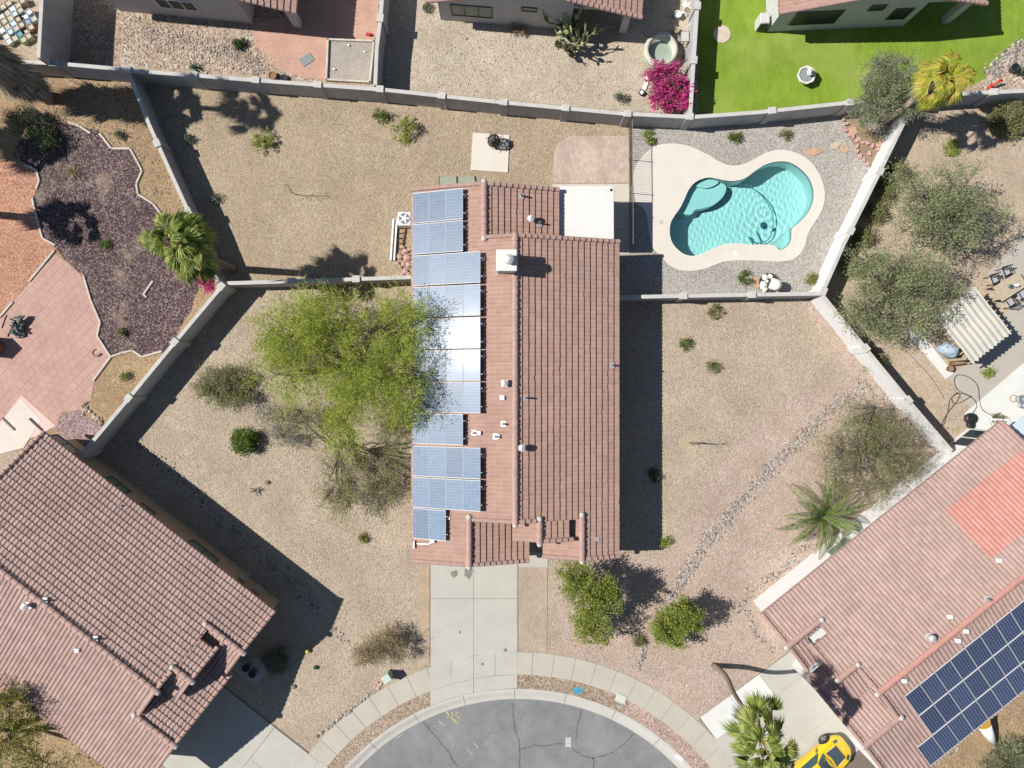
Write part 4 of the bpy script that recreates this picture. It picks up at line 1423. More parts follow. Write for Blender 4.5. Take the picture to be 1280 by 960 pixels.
# ---------------------------------------------------------------- houses along the top edge (mostly out of frame)
def far_house(name, label, sw, se, Lh, wall_h, wallm, patio, oh=.5, s_=.30):
    """sw, se: south wall corners; the ridge runs north, a covered patio is cut from the south east corner"""
    E = (se - sw).normalized(); Nn = Vector((-E.y, E.x)); We = (se - sw).length
    h = thing(name, label, 'house', (sw.x, sw.y, 0))

    def w3(n_, e_, z):
        p = sw + Nn * n_ + E * e_
        return Vector((p.x, p.y, z))

    def zt(e_):
        return wall_h + s_ * min(e_, We - e_) - .03
    pw_, pd_ = patio
    mb_ = MB()
    for (n0, n1, e0, e1) in ((0, Lh, 0, We - pw_), (pd_, Lh - .003, We - pw_ + .002, We)):
        es = [e0] + ([We / 2] if e0 < We / 2 < e1 else []) + [e1]
        prof = [(e0, 0)] + [(e_, zt(e_)) for e_ in es] + [(e1, 0)]
        k = len(prof)
        mb_.add([w3(n0, e_, z) for e_, z in prof] + [w3(n1, e_, z) for e_, z in prof], [(i, (i + 1) % k, k + (i + 1) % k, k + i) for i in range(k)] + [tuple(range(k)), tuple(range(2 * k - 1, k - 1, -1))])
    mb_.build('wall', wallm, h)
    ze_ = wall_h - s_ * oh + .13
    acc_ = dict(V=[], UV=[], F=[], n=0)
    slope_arrays((sw, Nn, E), -.38, Lh, -oh, We / 2, ze_, s_, acc_, 3)
    slope_arrays((sw, Nn, E), -.38, Lh, We + oh, We / 2, ze_, s_, acc_, 4)
    rf = np_mesh('roof', np.concatenate(acc_['V']), np.concatenate(acc_['F']), TILE_MAIN, h, np.concatenate(acc_['UV']))
    zr_ = ze_ + s_ * (We / 2 + oh) + .05
    mb_ = MB(); cap_run(mb_, w3(-.38, We / 2, zr_), w3(Lh, We / 2, zr_)); mb_.build('ridge_cap', TILE_CAP, rf)
    for e0 in (-oh, We + oh):
        mb_ = MB(); cap_run(mb_, w3(-.32, e0, ze_ + .05), w3(-.32, We / 2, zr_), .125, TC, tilt=.05); mb_.build('rake_tiles', TILE_CAP, rf)
    pp_ = w3(.22, We - .22, 0)
    ang_ = math.atan2(E.y, E.x)
    mb_ = MB(); mb_.box((pp_.x, pp_.y, wall_h / 2), (.42, .42, wall_h - .06), ang_); mb_.build('patio_column', wallm, h)
    mb_ = MB(); c = w3(.2, We - pw_ / 2, wall_h - .13); mb_.box(c, (pw_, .3, .22), ang_); mb_.build('patio_beam', wallm, h)
    return h, w3


cA, cB = P(150, 14), P(377, 36)
hA, aw3 = far_house('tiled_house', 'grey stucco house with wide dark window above the red patio', cA.xy, cB.xy, 12, 2.6, STUCCO_GREY, (2.9, 2.6))
window(hA, aw3, 2.9, 5.2, 0, 1.0, 2.0, GLASS, FRAME_W, -1, 3, along='v')
cA, cB = P(551, 25), P(782, 43)
hB, bw3 = far_house('tiled_house', 'cream stucco house with pale sliding window behind the big cactus', cA.xy, cB.xy, 12, 2.6, STUCCO_GREY, (3.3, 2.8))
window(hB, bw3, .7, 3.1, 0, .7, 1.9, GLASS_GREEN, FRAME_D, -1, 3, along='v')
window(hB, bw3, 4.75, 5.65, 0, 1.75, 2.2, GLASS_GREEN, FRAME_D, -1, 1, along='v')
cA, cB = P(959, 40), P(1186, 30)
hC, cw3 = far_house('tiled_house', 'white house with dark windows and covered porch on the green lawn', cA.xy, cB.xy, 13, 2.75, STUCCO_LIGHT, (2.7, 2.4), oh=.35)
window(hC, cw3, .95, 3.6, 0, .75, 2.2, GLASS, FRAME_D, -1, 1, along='v')
window(hC, cw3, 4.9, 5.8, 0, 2.0, 2.6, GLASS, FRAME_D, -1, 1, along='v')
window(hC, cw3, 6.5, 7.6, 0, .9, 2.1, GLASS, FRAME_D, -1, 1, along='v')
# ================================================================== BLOCK WALLS AND FENCES
def wall(label, pts, h, m=None, cap=None, t=.17, pil=None, pil_m=None, end_pil=(True, True), group='block walls between the yards'):
    """pts: photograph points of the wall's top centre line; pil: pilasters as fractions of the polyline in metres"""
    m = m or STUCCO_WALL; cap = cap or STUCCO_CAP
    W_ = [P(x, y, h) for x, y in pts]
    mid = (W_[0] + W_[-1]) / 2
    w = thing('block_wall', label, 'wall', (mid.x, mid.y, 0), group)
    mb_ = MB(); mc = MB()
    for i in range(len(W_) - 1):
        a, b_ = W_[i], W_[i + 1]
        d = b_ - a; L = d.length; ang = math.atan2(d.y, d.x)
        c = (a + b_) / 2
        mb_.box((c.x, c.y, (h - .06) / 2), (L + (t * .3 if 0 < i else 0), t, h - .06), ang)
        # cap in 0.4 m blocks with hairline joints
        mc.box((c.x, c.y, h - .03), (L, t + .05, .06), ang, bev=.012)
    mb_.build('wall_panel', m, w); mc.build('wall_cap', cap, w)
    # pilasters
    tot = sum((W_[i + 1] - W_[i]).length for i in range(len(W_) - 1))
    step = pil or 4.0
    k = max(1, round(tot / step))
    for q in range(k + 1):
        if (q == 0 and not end_pil[0]) or (q == k and not end_pil[1]): continue
        s_ = tot * q / k
        for i in range(len(W_) - 1):
            L = (W_[i + 1] - W_[i]).length
            if s_ <= L + 1e-6:
                p = W_[i].lerp(W_[i + 1], s_ / L); d = W_[i + 1] - W_[i]; break
            s_ -= L
        mp = MB(); ang = math.atan2(d.y, d.x)
        mp.box((p.x, p.y, (h + .02) / 2), (.40, .34, h + .02), ang)
        pl_ = mp.build('pilaster', m, w)
        mp = MB(); mp.box((p.x, p.y, h + .055), (.44, .38, .07), ang, bev=.012); mp.build('pilaster_cap', cap, pl_)
    return w


HW = 1.65
wall('grey block wall behind the bare soil beside the thick palm', [(-120, 72), (0, 76), (70, 79), (160, 87)], HW, end_pil=(False, True), pil=4.6)
wall('long grey block wall with pilasters along the back of the ochre gravel yard', [(165, 88), (330, 101), (480, 112), (620, 127), (780, 142), (862, 146)], HW, end_pil=(False, True), pil=3.7)
wall('grey block wall between the green lawn and the pool yard', [(868, 146), (950, 140), (1062, 128)], HW, end_pil=(False, True), pil=4.3)
wall('grey block wall behind the leaning palm beside the rock border', [(1064, 128), (1130, 122), (1200, 117), (1290, 113), (1420, 106)], HW, end_pil=(False, False), pil=4.0)
wall('slanting block wall between lava bed yard and ochre gravel yard', [(161, 92), (186, 155), (216, 222), (245, 285), (272, 352)], HW - .15, end_pil=(False, False), pil=3.9)
wall('pale stucco wall running from the bougainvillea corner to the rose tiled house', [(277, 358), (210, 438), (155, 505), (103, 567)], HW, STUCCO_LIGHT, pil=4.0)
wall('low side wall behind the big palo verde tree', [(284, 354), (350, 352), (440, 349), (526, 346)], HW - .1, pil=3.7, end_pil=(False, True))
wall('side wall from terracotta house to the white corner below the pool', [(768, 371), (798, 371), (900, 369), (1026, 367)], HW - .1, pil=3.8, end_pil=(False, False))
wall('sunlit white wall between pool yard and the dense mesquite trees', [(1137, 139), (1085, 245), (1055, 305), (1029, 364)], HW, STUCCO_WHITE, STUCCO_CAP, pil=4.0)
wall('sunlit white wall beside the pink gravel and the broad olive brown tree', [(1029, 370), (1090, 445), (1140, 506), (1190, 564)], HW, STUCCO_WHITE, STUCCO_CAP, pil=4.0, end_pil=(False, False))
wall('plain block wall between red patio and pale gravel yard', [(482, -60), (476, 20), (471, 60), (469, 106)], HW, pil=3.2, end_pil=(False, False))
wall('block wall between hot tub yard and green lawn', [(876, -60), (871, 20), (867, 80), (863, 143)], HW, pil=3.4, end_pil=(False, False))
wall('tall block wall beside the cluster of square tubs', [(57, -60), (52, 0), (48, 72)], 2.6, pil=4.0, end_pil=(False, False))


# iron pool fence with pickets, and its return
def iron_fence(label, pts, h=1.45, pitch=.115):
    W_ = [P(x, y, h) for x, y in pts]
    f = thing('iron_fence', label, 'fence', (W_[0].x, W_[0].y, 0), 'bronze pool fence runs')
    mp = MB()
    for i in range(len(W_) - 1):
        a, b_ = W_[i], W_[i + 1]; d = b_ - a; L = d.length; ang = math.atan2(d.y, d.x); c = (a + b_) / 2
        for z in (h - .02, .12):
            m1 = MB(); m1.box((c.x, c.y, z), (L, .028, .03), ang); m1.build('rail', BRONZE, f)
        k = int(L / pitch)
        for q in range(1, k):
            p = a.lerp(b_, q / k); mp.box((p.x, p.y, h / 2 + .03), (.016, .016, h - .10), ang)
    mp.build('pickets', BRONZE, f)['kind'] = 'stuff'
    for p in W_:
        m_ = MB(); m_.box((p.x, p.y, (h + .06) / 2), (.045, .045, h + .06)); m_.build('post', BRONZE, f)
    return f


iron_fence('bronze picket fence from the back wall down past the brick patio', [(790.5, 146), (791, 190), (791.5, 233), (791.5, 262), (791.5, 304)])
# ================================================================== PLANTS
def unit_rand(n):
    v = NR.normal(0, 1, (n, 3))
    return v / np.linalg.norm(v, axis=1, keepdims=True)


def leaf_arrays(centers, rad, npc, L, W, flat=.6, out_from=None, outw=.0, droop=0.0, upb=.7, squash=.75):
    """diamond leaves round cluster centres -> V, F"""
    centers = np.asarray(centers, float)
    n = len(centers) * npc
    c = np.repeat(centers, npc, 0)
    rad = np.repeat(np.broadcast_to(np.asarray(rad, float), (len(centers),)), npc)
    p = c + NR.normal(0, .5, (n, 3)) * rad[:, None] * np.array([1, 1, squash])
    d = unit_rand(n)
    d[:, 2] *= flat
    d[:, 2] -= droop
    if out_from is not None and outw:
        o = p - np.asarray(out_from)[None, :]
        o /= np.linalg.norm(o, axis=1, keepdims=True) + 1e-6
        d = d * (1 - outw) + o * outw
    d /= np.linalg.norm(d, axis=1, keepdims=True) + 1e-9
    nr = unit_rand(n); nr[:, 2] = np.abs(nr[:, 2]) + upb
    sd = np.cross(d, nr); sd /= np.linalg.norm(sd, axis=1, keepdims=True) + 1e-9
    ll = L * NR.uniform(.6, 1.4, n)[:, None]; ww = W * NR.uniform(.6, 1.4, n)[:, None]
    V = np.stack([p, p + d * ll * .5 + sd * ww * .5, p + d * ll, p + d * ll * .5 - sd * ww * .5], 1).reshape(-1, 3)
    V[:, 2] = np.maximum(V[:, 2], .015)
    F_ = np.arange(n * 4, dtype=np.int32).reshape(-1, 4)
    return V, F_


def spray_arrays(nodes, tips, npc, L, W, rad, flat=.6, droop=0.0, upb=.7, over=.35):
    """leaves strung along sprays that run from a limb node past the spray tip"""
    nodes = np.asarray(nodes, float); tips = np.asarray(tips, float)
    m = len(tips); n = m * npc
    a = np.repeat(nodes, npc, 0); b = np.repeat(tips, npc, 0)
    ax = b - a
    ln = np.linalg.norm(ax, axis=1, keepdims=True) + 1e-6
    ax = ax / ln
    # every spray splits into a few side sprays of its own heading
    k = NR.integers(0, 4, n)
    side = unit_rand(m * 4).reshape(m, 4, 3) * .55
    hd = ax + side[np.repeat(np.arange(m), npc), k]
    hd /= np.linalg.norm(hd, axis=1, keepdims=True)
    t = NR.uniform(0, 1, (n, 1)) ** .8
    reach = np.repeat(rad * NR.uniform(.7, 1.5, m), npc)[:, None]
    p = b - ax * np.minimum(ln, .6) * NR.uniform(0, 1, (n, 1)) * .6 + hd * reach * (t * 1.5 - .25)
    p[:, 2] -= droop * (t[:, 0] ** 2) * reach[:, 0]
    p += NR.normal(0, 1, (n, 3)) * (.05 + .10 * rad)
    d = hd * .75 + unit_rand(n) * .55
    d[:, 2] = d[:, 2] * flat - droop * .5
    d /= np.linalg.norm(d, axis=1, keepdims=True) + 1e-9
    nr = unit_rand(n); nr[:, 2] = np.abs(nr[:, 2]) + upb
    sd = np.cross(d, nr); sd /= np.linalg.norm(sd, axis=1, keepdims=True) + 1e-9
    ll = L * NR.uniform(.6, 1.4, n)[:, None]; ww = W * NR.uniform(.6, 1.4, n)[:, None]
    V = np.stack([p, p + d * ll * .5 + sd * ww * .5, p + d * ll, p + d * ll * .5 - sd * ww * .5], 1).reshape(-1, 3)
    V[:, 2] = np.maximum(V[:, 2], .015)
    return V, np.arange(n * 4, dtype=np.int32).reshape(-1, 4)


def blob_points(blobs, n, shell=.45):
    """cluster centres inside ellipsoids (cx, cy, cz, rx, ry, rz), more of them towards the outside"""
    vol = np.array([b[3] * b[4] * b[5] for b in blobs]) ** .8
    k = NR.choice(len(blobs), n, p=vol / vol.sum())
    u = unit_rand(n)
    r = NR.uniform(0, 1, n) ** shell
    b = np.array(blobs)[k]
    pts = b[:, :3] + u * r[:, None] * b[:, 3:6]
    return pts, k


def limb(mb, a, b, r0, r1, bend=.12, n=5, sides=5):
    a, b = Vector(a), Vector(b)
    L = (b - a).length
    o1 = Vector((R.uniform(-1, 1), R.uniform(-1, 1), R.uniform(-.2, .8))) * L * bend
    pts = []
    for i in range(n + 1):
        t = i / n
        pts.append(a.lerp(b, t) + o1 * math.sin(math.pi * t) + Vector((R.uniform(-1, 1), R.uniform(-1, 1), R.uniform(-1, 1))) * L * .012 * (0 < i < n))
    mb.tube(pts, [r0 + (r1 - r0) * i / n for i in range(n + 1)], sides, cap=False)
    return pts


def tree(name, label, cat, base, blobs, leaf, bark, ncl=140, npc=60, rad=.5, L=.16, W=.05, trunk_r=.14, trunk_h=1.2, stems=1, flat=.6, outw=.25, droop=0, shell=.45, twigs=0, twig_len=.7, group=None, upb=.7, lead=6):
    """blobs are (px, py, z, rx, ry, rz): crown masses at their real height"""
    b0_ = P(*base)
    W_ = []
    for (px_, py_, z, rx, ry, rz_) in blobs:
        p = P(px_, py_, z); W_.append((p.x, p.y, z, rx, ry, rz_))
    t = thing(name, label, cat, b0_, group)
    pts, kk = blob_points(W_, ncl, shell)
    pts[:, 2] = np.maximum(pts[:, 2], .25)
    cen = np.mean([w[:3] for w in W_], axis=0); cen[2] *= .6
    mb_ = MB()
    tops = []
    for s_ in range(stems):
        off = Vector((R.uniform(-.15, .15), R.uniform(-.15, .15), 0)) if stems > 1 else Vector((0, 0, 0))
        c = W_[s_ % len(W_)]
        d = Vector((c[0], c[1], 0)) - b0_
        top = b0_ + off + Vector((d.x * .25, d.y * .25, trunk_h)) + Vector((R.uniform(-.2, .2), R.uniform(-.2, .2), 0)) * trunk_h * .4
        limb(mb_, b0_ + off, top, trunk_r, trunk_r * .72, .08, 4, 7)
        tops.append(top)
    nodes = []
    for bi, w in enumerate(W_):
        top = min(tops, key=lambda q: (Vector(w[:3]) - q).length)
        m = max(2, round(lead * (w[3] * w[4]) / sum(v[3] * v[4] for v in W_)))
        for _ in range(m):
            u = unit_rand(1)[0]
            e = Vector((w[0] + u[0] * w[3] * .65, w[1] + u[1] * w[4] * .65, max(.3, w[2] + abs(u[2]) * w[5] * .3)))
            ps = limb(mb_, top, e, trunk_r * .55, trunk_r * .14, .10, 6, 5)
            nodes += ps[2:]
    nd = np.array([tuple(p) for p in nodes])
    near = []
    for p in pts:
        j = np.argmin(((nd - p) ** 2).sum(1))
        near.append(nd[j])
        ps = limb(mb_, nodes[j], p, max(.008, trunk_r * .13), .006, .10, 3, 3)
        for _ in range(twigs):
            e = Vector(p) + Vector(tuple(unit_rand(1)[0])) * twig_len * R.uniform(.4, 1.1)
            e.z = max(e.z, .05)
            limb(mb_, ps[R.choice((1, 2))], e, .008, .003, .12, 3, 3)
    mb_.build('trunk', bark, t)
    n1 = int(npc * .72)
    V, F_ = spray_arrays(near, pts, n1, L, W, rad, flat, droop, upb)
    V2, F2 = leaf_arrays(pts, rad * NR.uniform(.7, 1.3, ncl) * .9, npc - n1, L, W, flat, cen, outw, droop, upb)
    np_mesh('crown', np.concatenate([V, V2]), np.concatenate([F_, F2 + len(V)]), leaf, t)
    return t


def shrub(name, label, cat, px_, py_, r, h, leaf, ncl=26, npc=40, L=.12, W=.05, rad=.25, group=None, stem=TWIG, flat=.7, outw=.35, upb=.4, z0=0.0, rx=1.0):
    b0_ = P(px_, py_)
    t = thing(name, label, cat, b0_, group)
    u = unit_rand(ncl); u[:, 2] = np.abs(u[:, 2])
    rr = NR.uniform(.25, 1, ncl) ** .5
    pts = np.array(tuple(b0_)) + u * rr[:, None] * np.array([r * rx, r, h]) * .8
    pts[:, 2] += .06
    V, F_ = leaf_arrays(pts, rad * NR.uniform(.7, 1.3, ncl), npc, L, W, flat, (b0_.x, b0_.y, 0), outw, 0, upb)
    np_mesh('foliage', V, F_, leaf, t)
    mb_ = MB()
    for p in pts[::2]:
        limb(mb_, b0_, p, .018, .006, .1, 3, 4)
    mb_.build('stem', stem, t)
    return t


def blades(name, label, cat, px_, py_, r, h, leaf, n=60, w=.05, group=None, arch=.5, part='foliage', spread=1.0, lift=0.0):
    """rosette of arching blades (agave, grass, yucca)"""
    b0_ = P(px_, py_)
    t = thing(name, label, cat, b0_, group)
    mb_ = MB()
    for i in range(n):
        th = R.uniform(0, 2 * math.pi); el = R.uniform(.05, 1.0) * spread
        rr = r * R.uniform(.65, 1.1); d = Vector((math.cos(th), math.sin(th), 0)); sd = Vector((-d.y, d.x, 0))
        pts = []
        for k in range(5):
            q = k / 4
            pts.append(b0_ + d * (rr * q * (.35 + .65 * el)) + Vector((0, 0, lift + h * (1.35 - el * .9) * (q - arch * q * q * el))))
        for k in range(4):
            w0 = w * (1 - .2 * (k == 0)) * (1 - (k / 4) ** 1.5); w1 = w * (1 - ((k + 1) / 4) ** 1.5)
            mb_.add([pts[k] - sd * w0, pts[k + 1] - sd * w1, pts[k + 1] + sd * w1, pts[k] + sd * w0], [(0, 1, 2, 3)])
    # weld each blade so it is one island
    vs, fs = [], []
    for i in range(n):
        k = len(vs); blk = mb_.v[i * 16:(i + 1) * 16]
        vs += [blk[0], blk[3], blk[1], blk[2], blk[5], blk[6], blk[9], blk[10], blk[13], blk[14]]
        fs += [(k, k + 2, k + 3, k + 1), (k + 2, k + 4, k + 5, k + 3), (k + 4, k + 6, k + 7, k + 5), (k + 6, k + 8, k + 9, k + 7)]
    m2 = MB(); m2.v, m2.f, m2.m = vs, fs, [0] * len(fs)
    m2.build(part, leaf, t)
    return t


def fan_frond(V, F_, hub, d, up, pet, size, nseg=18, droop=.35, fold=.25, span=2.0, mbp=None, roll=0.0, nod=0.0):
    """one costapalmate frond: petiole then a pleated fan of split leaflets"""
    d = Vector(d).normalized(); side = d.cross(Vector(up)).normalized(); nrm = side.cross(d).normalized()
    side, nrm = side * math.cos(roll) + nrm * math.sin(roll), nrm * math.cos(roll) - side * math.sin(roll)
    base = Vector(hub) + d * pet
    if mbp is not None:
        mid = Vector(hub) + d * pet * .5 + Vector((0, 0, .04))
        mbp.tube([hub, mid, base], [.03, .02, .014], 4, cap=False)
    if nod:
        # the blade nods outward from its petiole and opens towards the sky
        h_ = Vector((d.x, d.y, 0)); h_ = h_.normalized() if h_.length > 1e-3 else Vector((1, 0, 0))
        e_ = math.asin(max(-1, min(1, d.z)))
        e2 = e_ * .5 - nod
        d = h_ * math.cos(e2) + Vector((0, 0, math.sin(e2)))
        side = d.cross(Vector((0, 0, 1))).normalized(); nrm = side.cross(d).normalized()
        side, nrm = side * math.cos(roll) + nrm * math.sin(roll), nrm * math.cos(roll) - side * math.sin(roll)
    for i in range(nseg):
        a = (i / (nseg - 1) - .5) * span
        r = size * (1 - .22 * abs(a) / (span / 2)) * R.uniform(.88, 1.06)
        dir_ = d * math.cos(a) + side * math.sin(a)
        perp = (side * math.cos(a) - d * math.sin(a))
        w = size * span / nseg * .52
        k = len(V)
        lift = nrm * (.06 * size * (1 if i % 2 else -1))
        m1 = base + dir_ * r * .5 + nrm * (.04 * r) - nrm * abs(math.sin(a)) * fold * r * .3
        tip = base + dir_ * r + Vector((0, 0, -droop * r * R.uniform(.6, 1.3))) - nrm * abs(math.sin(a)) * fold * r * .5
        m2 = base + dir_ * r * .78 + (tip - base - dir_ * r) * .4
        V += [base, m1 - perp * w + lift, m2 - perp * w * .45, tip, m2 + perp * w * .45, m1 + perp * w]
        F_ += [(k, k + 1, k + 5, k + 5), (k + 1, k + 2, k + 4, k + 5), (k + 2, k + 3, k + 4, k + 4)]


def fan_palm(label, trunk, leaf, nfr=30, size=.85, pet=.75, r0=.22, r1=.15, dead=0, bark=BARK_PALM, name='fan_palm', group=None, mixleaf=None, el_lo=-.45, el_hi=1.45, droop=.35, skirt=.5):
    """trunk: list of world points from the base up"""
    t = thing(name, label, 'palm tree', trunk[0], group)
    top = Vector(trunk[-1])
    mb_ = MB()
    pts = catmull3(trunk, 5)
    n = len(pts)
    rad = [(r0 * 1.25 if i == 0 else r0 + (r1 - r0) * i / (n - 1)) * (1 + .05 * (i % 2)) for i in range(n)]
    mb_.tube(pts, rad, 12)
    mb_.build('trunk', bark, t, smooth=True)
    V, F_ = [], []
    mp = MB()
    for i in range(nfr):
        th = i * 2.39996 + R.uniform(-.25, .25)
        q = (i + .5) / nfr
        el = el_hi + (el_lo - el_hi) * q ** .9 + R.uniform(-.22, .22)
        d = Vector((math.cos(th) * math.cos(el), math.sin(th) * math.cos(el), math.sin(el)))
        up = Vector((0, 0, 1)) if abs(el) < 1.2 else Vector((math.cos(th), math.sin(th), .3))
        fan_frond(V, F_, top, d, up, pet * R.uniform(.35, 1.2), size * R.uniform(.75, 1.1), droop=droop * R.uniform(.5, 1.5), mbp=mp, roll=R.uniform(-.55, .55), nod=R.uniform(.1, .4))
    m2 = MB(); m2.v = [tuple(p) for p in V]; m2.f = [f if f[2] != f[3] else f[:3] for f in F_]; m2.m = [0] * len(F_)
    m2.build('crown', leaf, t)
    mp.build('petiole', LEAF_PALMY, t)
    if dead:
        V, F_ = [], []
        for i in range(dead):
            th = R.uniform(0, 6.28); el = R.uniform(-1.4, -.9) if skirt < 1 else R.uniform(-1.25, -.35)
            d = Vector((math.cos(th) * math.cos(el), math.sin(th) * math.cos(el), math.sin(el)))
            fan_frond(V, F_, top + Vector((0, 0, -.25 - R.uniform(0, skirt))), d, Vector((math.cos(th), math.sin(th), 0)), pet * .6, size * .9, nseg=14, droop=.5, span=1.6)
        m2 = MB(); m2.v = [tuple(p) for p in V]; m2.f = [f if f[2] != f[3] else f[:3] for f in F_]; m2.m = [0] * len(F_)
        m2.build('dead_fronds', LEAF_DEAD, t)
    return t


def catmull3(pts, n=5):
    pts = [Vector(p) for p in pts]
    out = []
    for i in range(len(pts) - 1):
        p0, p1, p2, p3 = pts[max(0, i - 1)], pts[i], pts[i + 1], pts[min(len(pts) - 1, i + 2)]
        for k in range(n):
            t = k / n
            out.append(.5 * ((2 * p1) + (-p0 + p2) * t + (2 * p0 - 5 * p1 + 4 * p2 - p3) * t * t + (-p0 + 3 * p1 - 3 * p2 + p3) * t ** 3))
    out.append(pts[-1])
    return out


def feather_palm(label, px_, py_, h, leaf, nfr=34, L=1.9):
    b0_ = P(px_, py_)
    t = thing('feather_palm', label, 'palm tree', b0_)
    mb_ = MB(); mb_.tube([b0_, b0_ + Vector((.02, 0, h * .5)), b0_ + Vector((0, .02, h))], [.24, .20, .16], 10); mb_.build('trunk', BARK_PALM, t, smooth=True)
    top = b0_ + Vector((0, 0, h))
    V, F_ = [], []
    mr = MB()
    for i in range(nfr):
        th = i * 2.39996 + R.uniform(-.2, .2); q = (i + .5) / nfr
        el = 1.25 - 1.15 * q ** .8
        d = Vector((math.cos(th), math.sin(th), 0)); sd = Vector((-d.y, d.x, 0))
        LL = L * R.uniform(.85, 1.1)
        pts = []
        for k in range(15):
            s_ = k / 14
            e = el - s_ * s_ * 1.05
            pts.append((pts[-1] if pts else top) + (d * math.cos(e) + Vector((0, 0, math.sin(e)))) * (LL / 14))
        mr.tube(pts[::2], [.028 - .003 * q_ for q_ in range(len(pts[::2]))], 4, cap=False)
        for k in range(1, 15):
            s_ = k / 14
            ll = .34 * math.sin(math.pi * min(1, .14 + s_ * .84)) + .05
            tg = (pts[k] - pts[k - 1]).normalized()
            for sg in (-1, 1):
                for hh in (0, .33, .66):
                    b = pts[k - 1].lerp(pts[k], hh)
                    dr = (sd * sg * .8 + tg * .75 + Vector((0, 0, .22))).normalized()
                    tip = b + dr * ll + Vector((0, 0, -.06))
                    mid = b + dr * ll * .5
                    w = tg * .022
                    kk = len(V)
                    V += [b, mid - w, tip, mid + w]; F_.append((kk, kk + 1, kk + 2, kk + 3))
    m2 = MB(); m2.v = [tuple(p) for p in V]; m2.f = F_; m2.m = [0] * len(F_)
    m2.build('crown', leaf, t)
    mr.build('rachis', LEAF_CITRUS, t)
    return t


# ---- trees
tree('palo_verde_tree', 'broad bright yellow green palo verde tree beside the solar panel roof', 'tree', (452, 470),
     [(372, 440, 3.4, 2.5, 2.9, 1.5), (410, 400, 4.0, 2.2, 1.7, 1.3), (445, 480, 4.2, 1.7, 2.0, 1.3), (492, 470, 4.4, 1.7, 2.3, 1.3), (498, 400, 4.4, 1.5, 1.4, 1.2), (425, 530, 3.4, 1.1, 1.1, .9), (338, 405, 2.8, .9, 1.1, .8), (508, 515, 4.2, 1.1, 1.0, .9)],
     LEAF_PALO, BARK_PALO, ncl=390, npc=96, rad=.76, L=.28, W=.026, trunk_r=.20, trunk_h=.9, stems=3, flat=.5, outw=.35, twigs=1, twig_len=.6, lead=18, upb=1.0)
tree('mesquite_tree', 'bare grey branched mesquite with thin leaves below the palo verde', 'tree', (428, 548),
     [(430, 592, 2.2, 1.5, 1.9, .9), (482, 600, 2.6, 1.3, 2.0, .9), (425, 625, 1.8, 1.1, .9, .7), (372, 520, 1.7, 1.6, 1.0, .7), (490, 540, 3.0, 1.0, 1.2, .8)],
     LEAF_SPARSE, TWIG, ncl=300, npc=46, rad=.55, L=.13, W=.026, trunk_r=.13, trunk_h=.8, stems=3, twigs=5, twig_len=.8, lead=16)
tree('bare_shrub', 'grey leafless shrub lying low between two green bushes', 'shrub', (350, 540),
     [(352, 542, .5, 1.2, .9, .4), (330, 515, .5, .8, .6, .35), (372, 552, .5, .8, .5, .35)], LEAF_GREYGREEN, plain('grey twigs', (.22, .20, .185), .95, .2), ncl=90, npc=12, rad=.35, L=.09, W=.025, trunk_r=.05, trunk_h=.15, stems=3, twigs=5, twig_len=.55, lead=12)
tree('desert_shrub', 'wide green and grey shrub beside the shaded pale wall', 'shrub', (272, 486),
     [(262, 476, .7, 1.1, .9, .5), (285, 492, .7, 1.3, .9, .5), (300, 470, .5, .8, .6, .4)], LEAF_MESQ, TWIG, ncl=120, npc=72, rad=.36, L=.11, W=.032, trunk_r=.06, trunk_h=.2, stems=4, twigs=3, twig_len=.5, lead=10)
shrub('round_bush', 'dense round green bush by the grey leafless shrub', 'bush', 308, 551, .92, 1.05, LEAF_GREEN, 70, 60, .11, .05, .26)
tree('mesquite_tree', 'dense grey green mesquite with crown nearest the leaning palm', 'tree', (1172, 268),
     [(1180, 245, 3.4, 2.3, 1.8, 1.1), (1150, 275, 3.0, 1.7, 1.6, 1.0), (1215, 272, 3.2, 1.7, 1.5, 1.0), (1140, 225, 2.6, 1.0, .8, .7), (1195, 300, 3.0, 1.4, .9, .8)],
     LEAF_ACACIA, BARK, ncl=240, npc=62, rad=.50, L=.14, W=.038, trunk_r=.17, trunk_h=.9, stems=3, twigs=1, lead=16)
tree('mesquite_tree', 'dense grey green mesquite reaching over the corrugated shade canopy', 'tree', (1112, 362),
     [(1120, 345, 3.3, 2.2, 1.8, 1.1), (1165, 360, 3.2, 1.7, 1.6, 1.0), (1080, 385, 2.8, 1.5, 1.4, .9), (1140, 400, 3.0, 1.6, 1.2, .9), (1100, 410, 2.4, 1.1, .9, .7), (1085, 330, 2.6, 1.0, 1.0, .7)],
     LEAF_ACACIA, BARK, ncl=270, npc=62, rad=.50, L=.14, W=.038, trunk_r=.17, trunk_h=.9, stems=3, twigs=1, lead=16)
tree('mesquite_tree', 'broad olive brown mesquite against the white wall above the feather palm', 'tree', (1082, 562),
     [(1090, 560, 2.6, 2.6, 2.2, 1.1), (1125, 575, 2.6, 1.5, 1.6, .9), (1085, 520, 2.3, 1.8, 1.1, .8), (1050, 575, 2.1, 1.6, 1.7, .8), (1085, 610, 2.3, 1.5, 1.1, .8)],
     LEAF_MESQ, TWIG, ncl=330, npc=46, rad=.58, L=.15, W=.026, trunk_r=.15, trunk_h=.6, stems=4, twigs=2, twig_len=.7, lead=18)
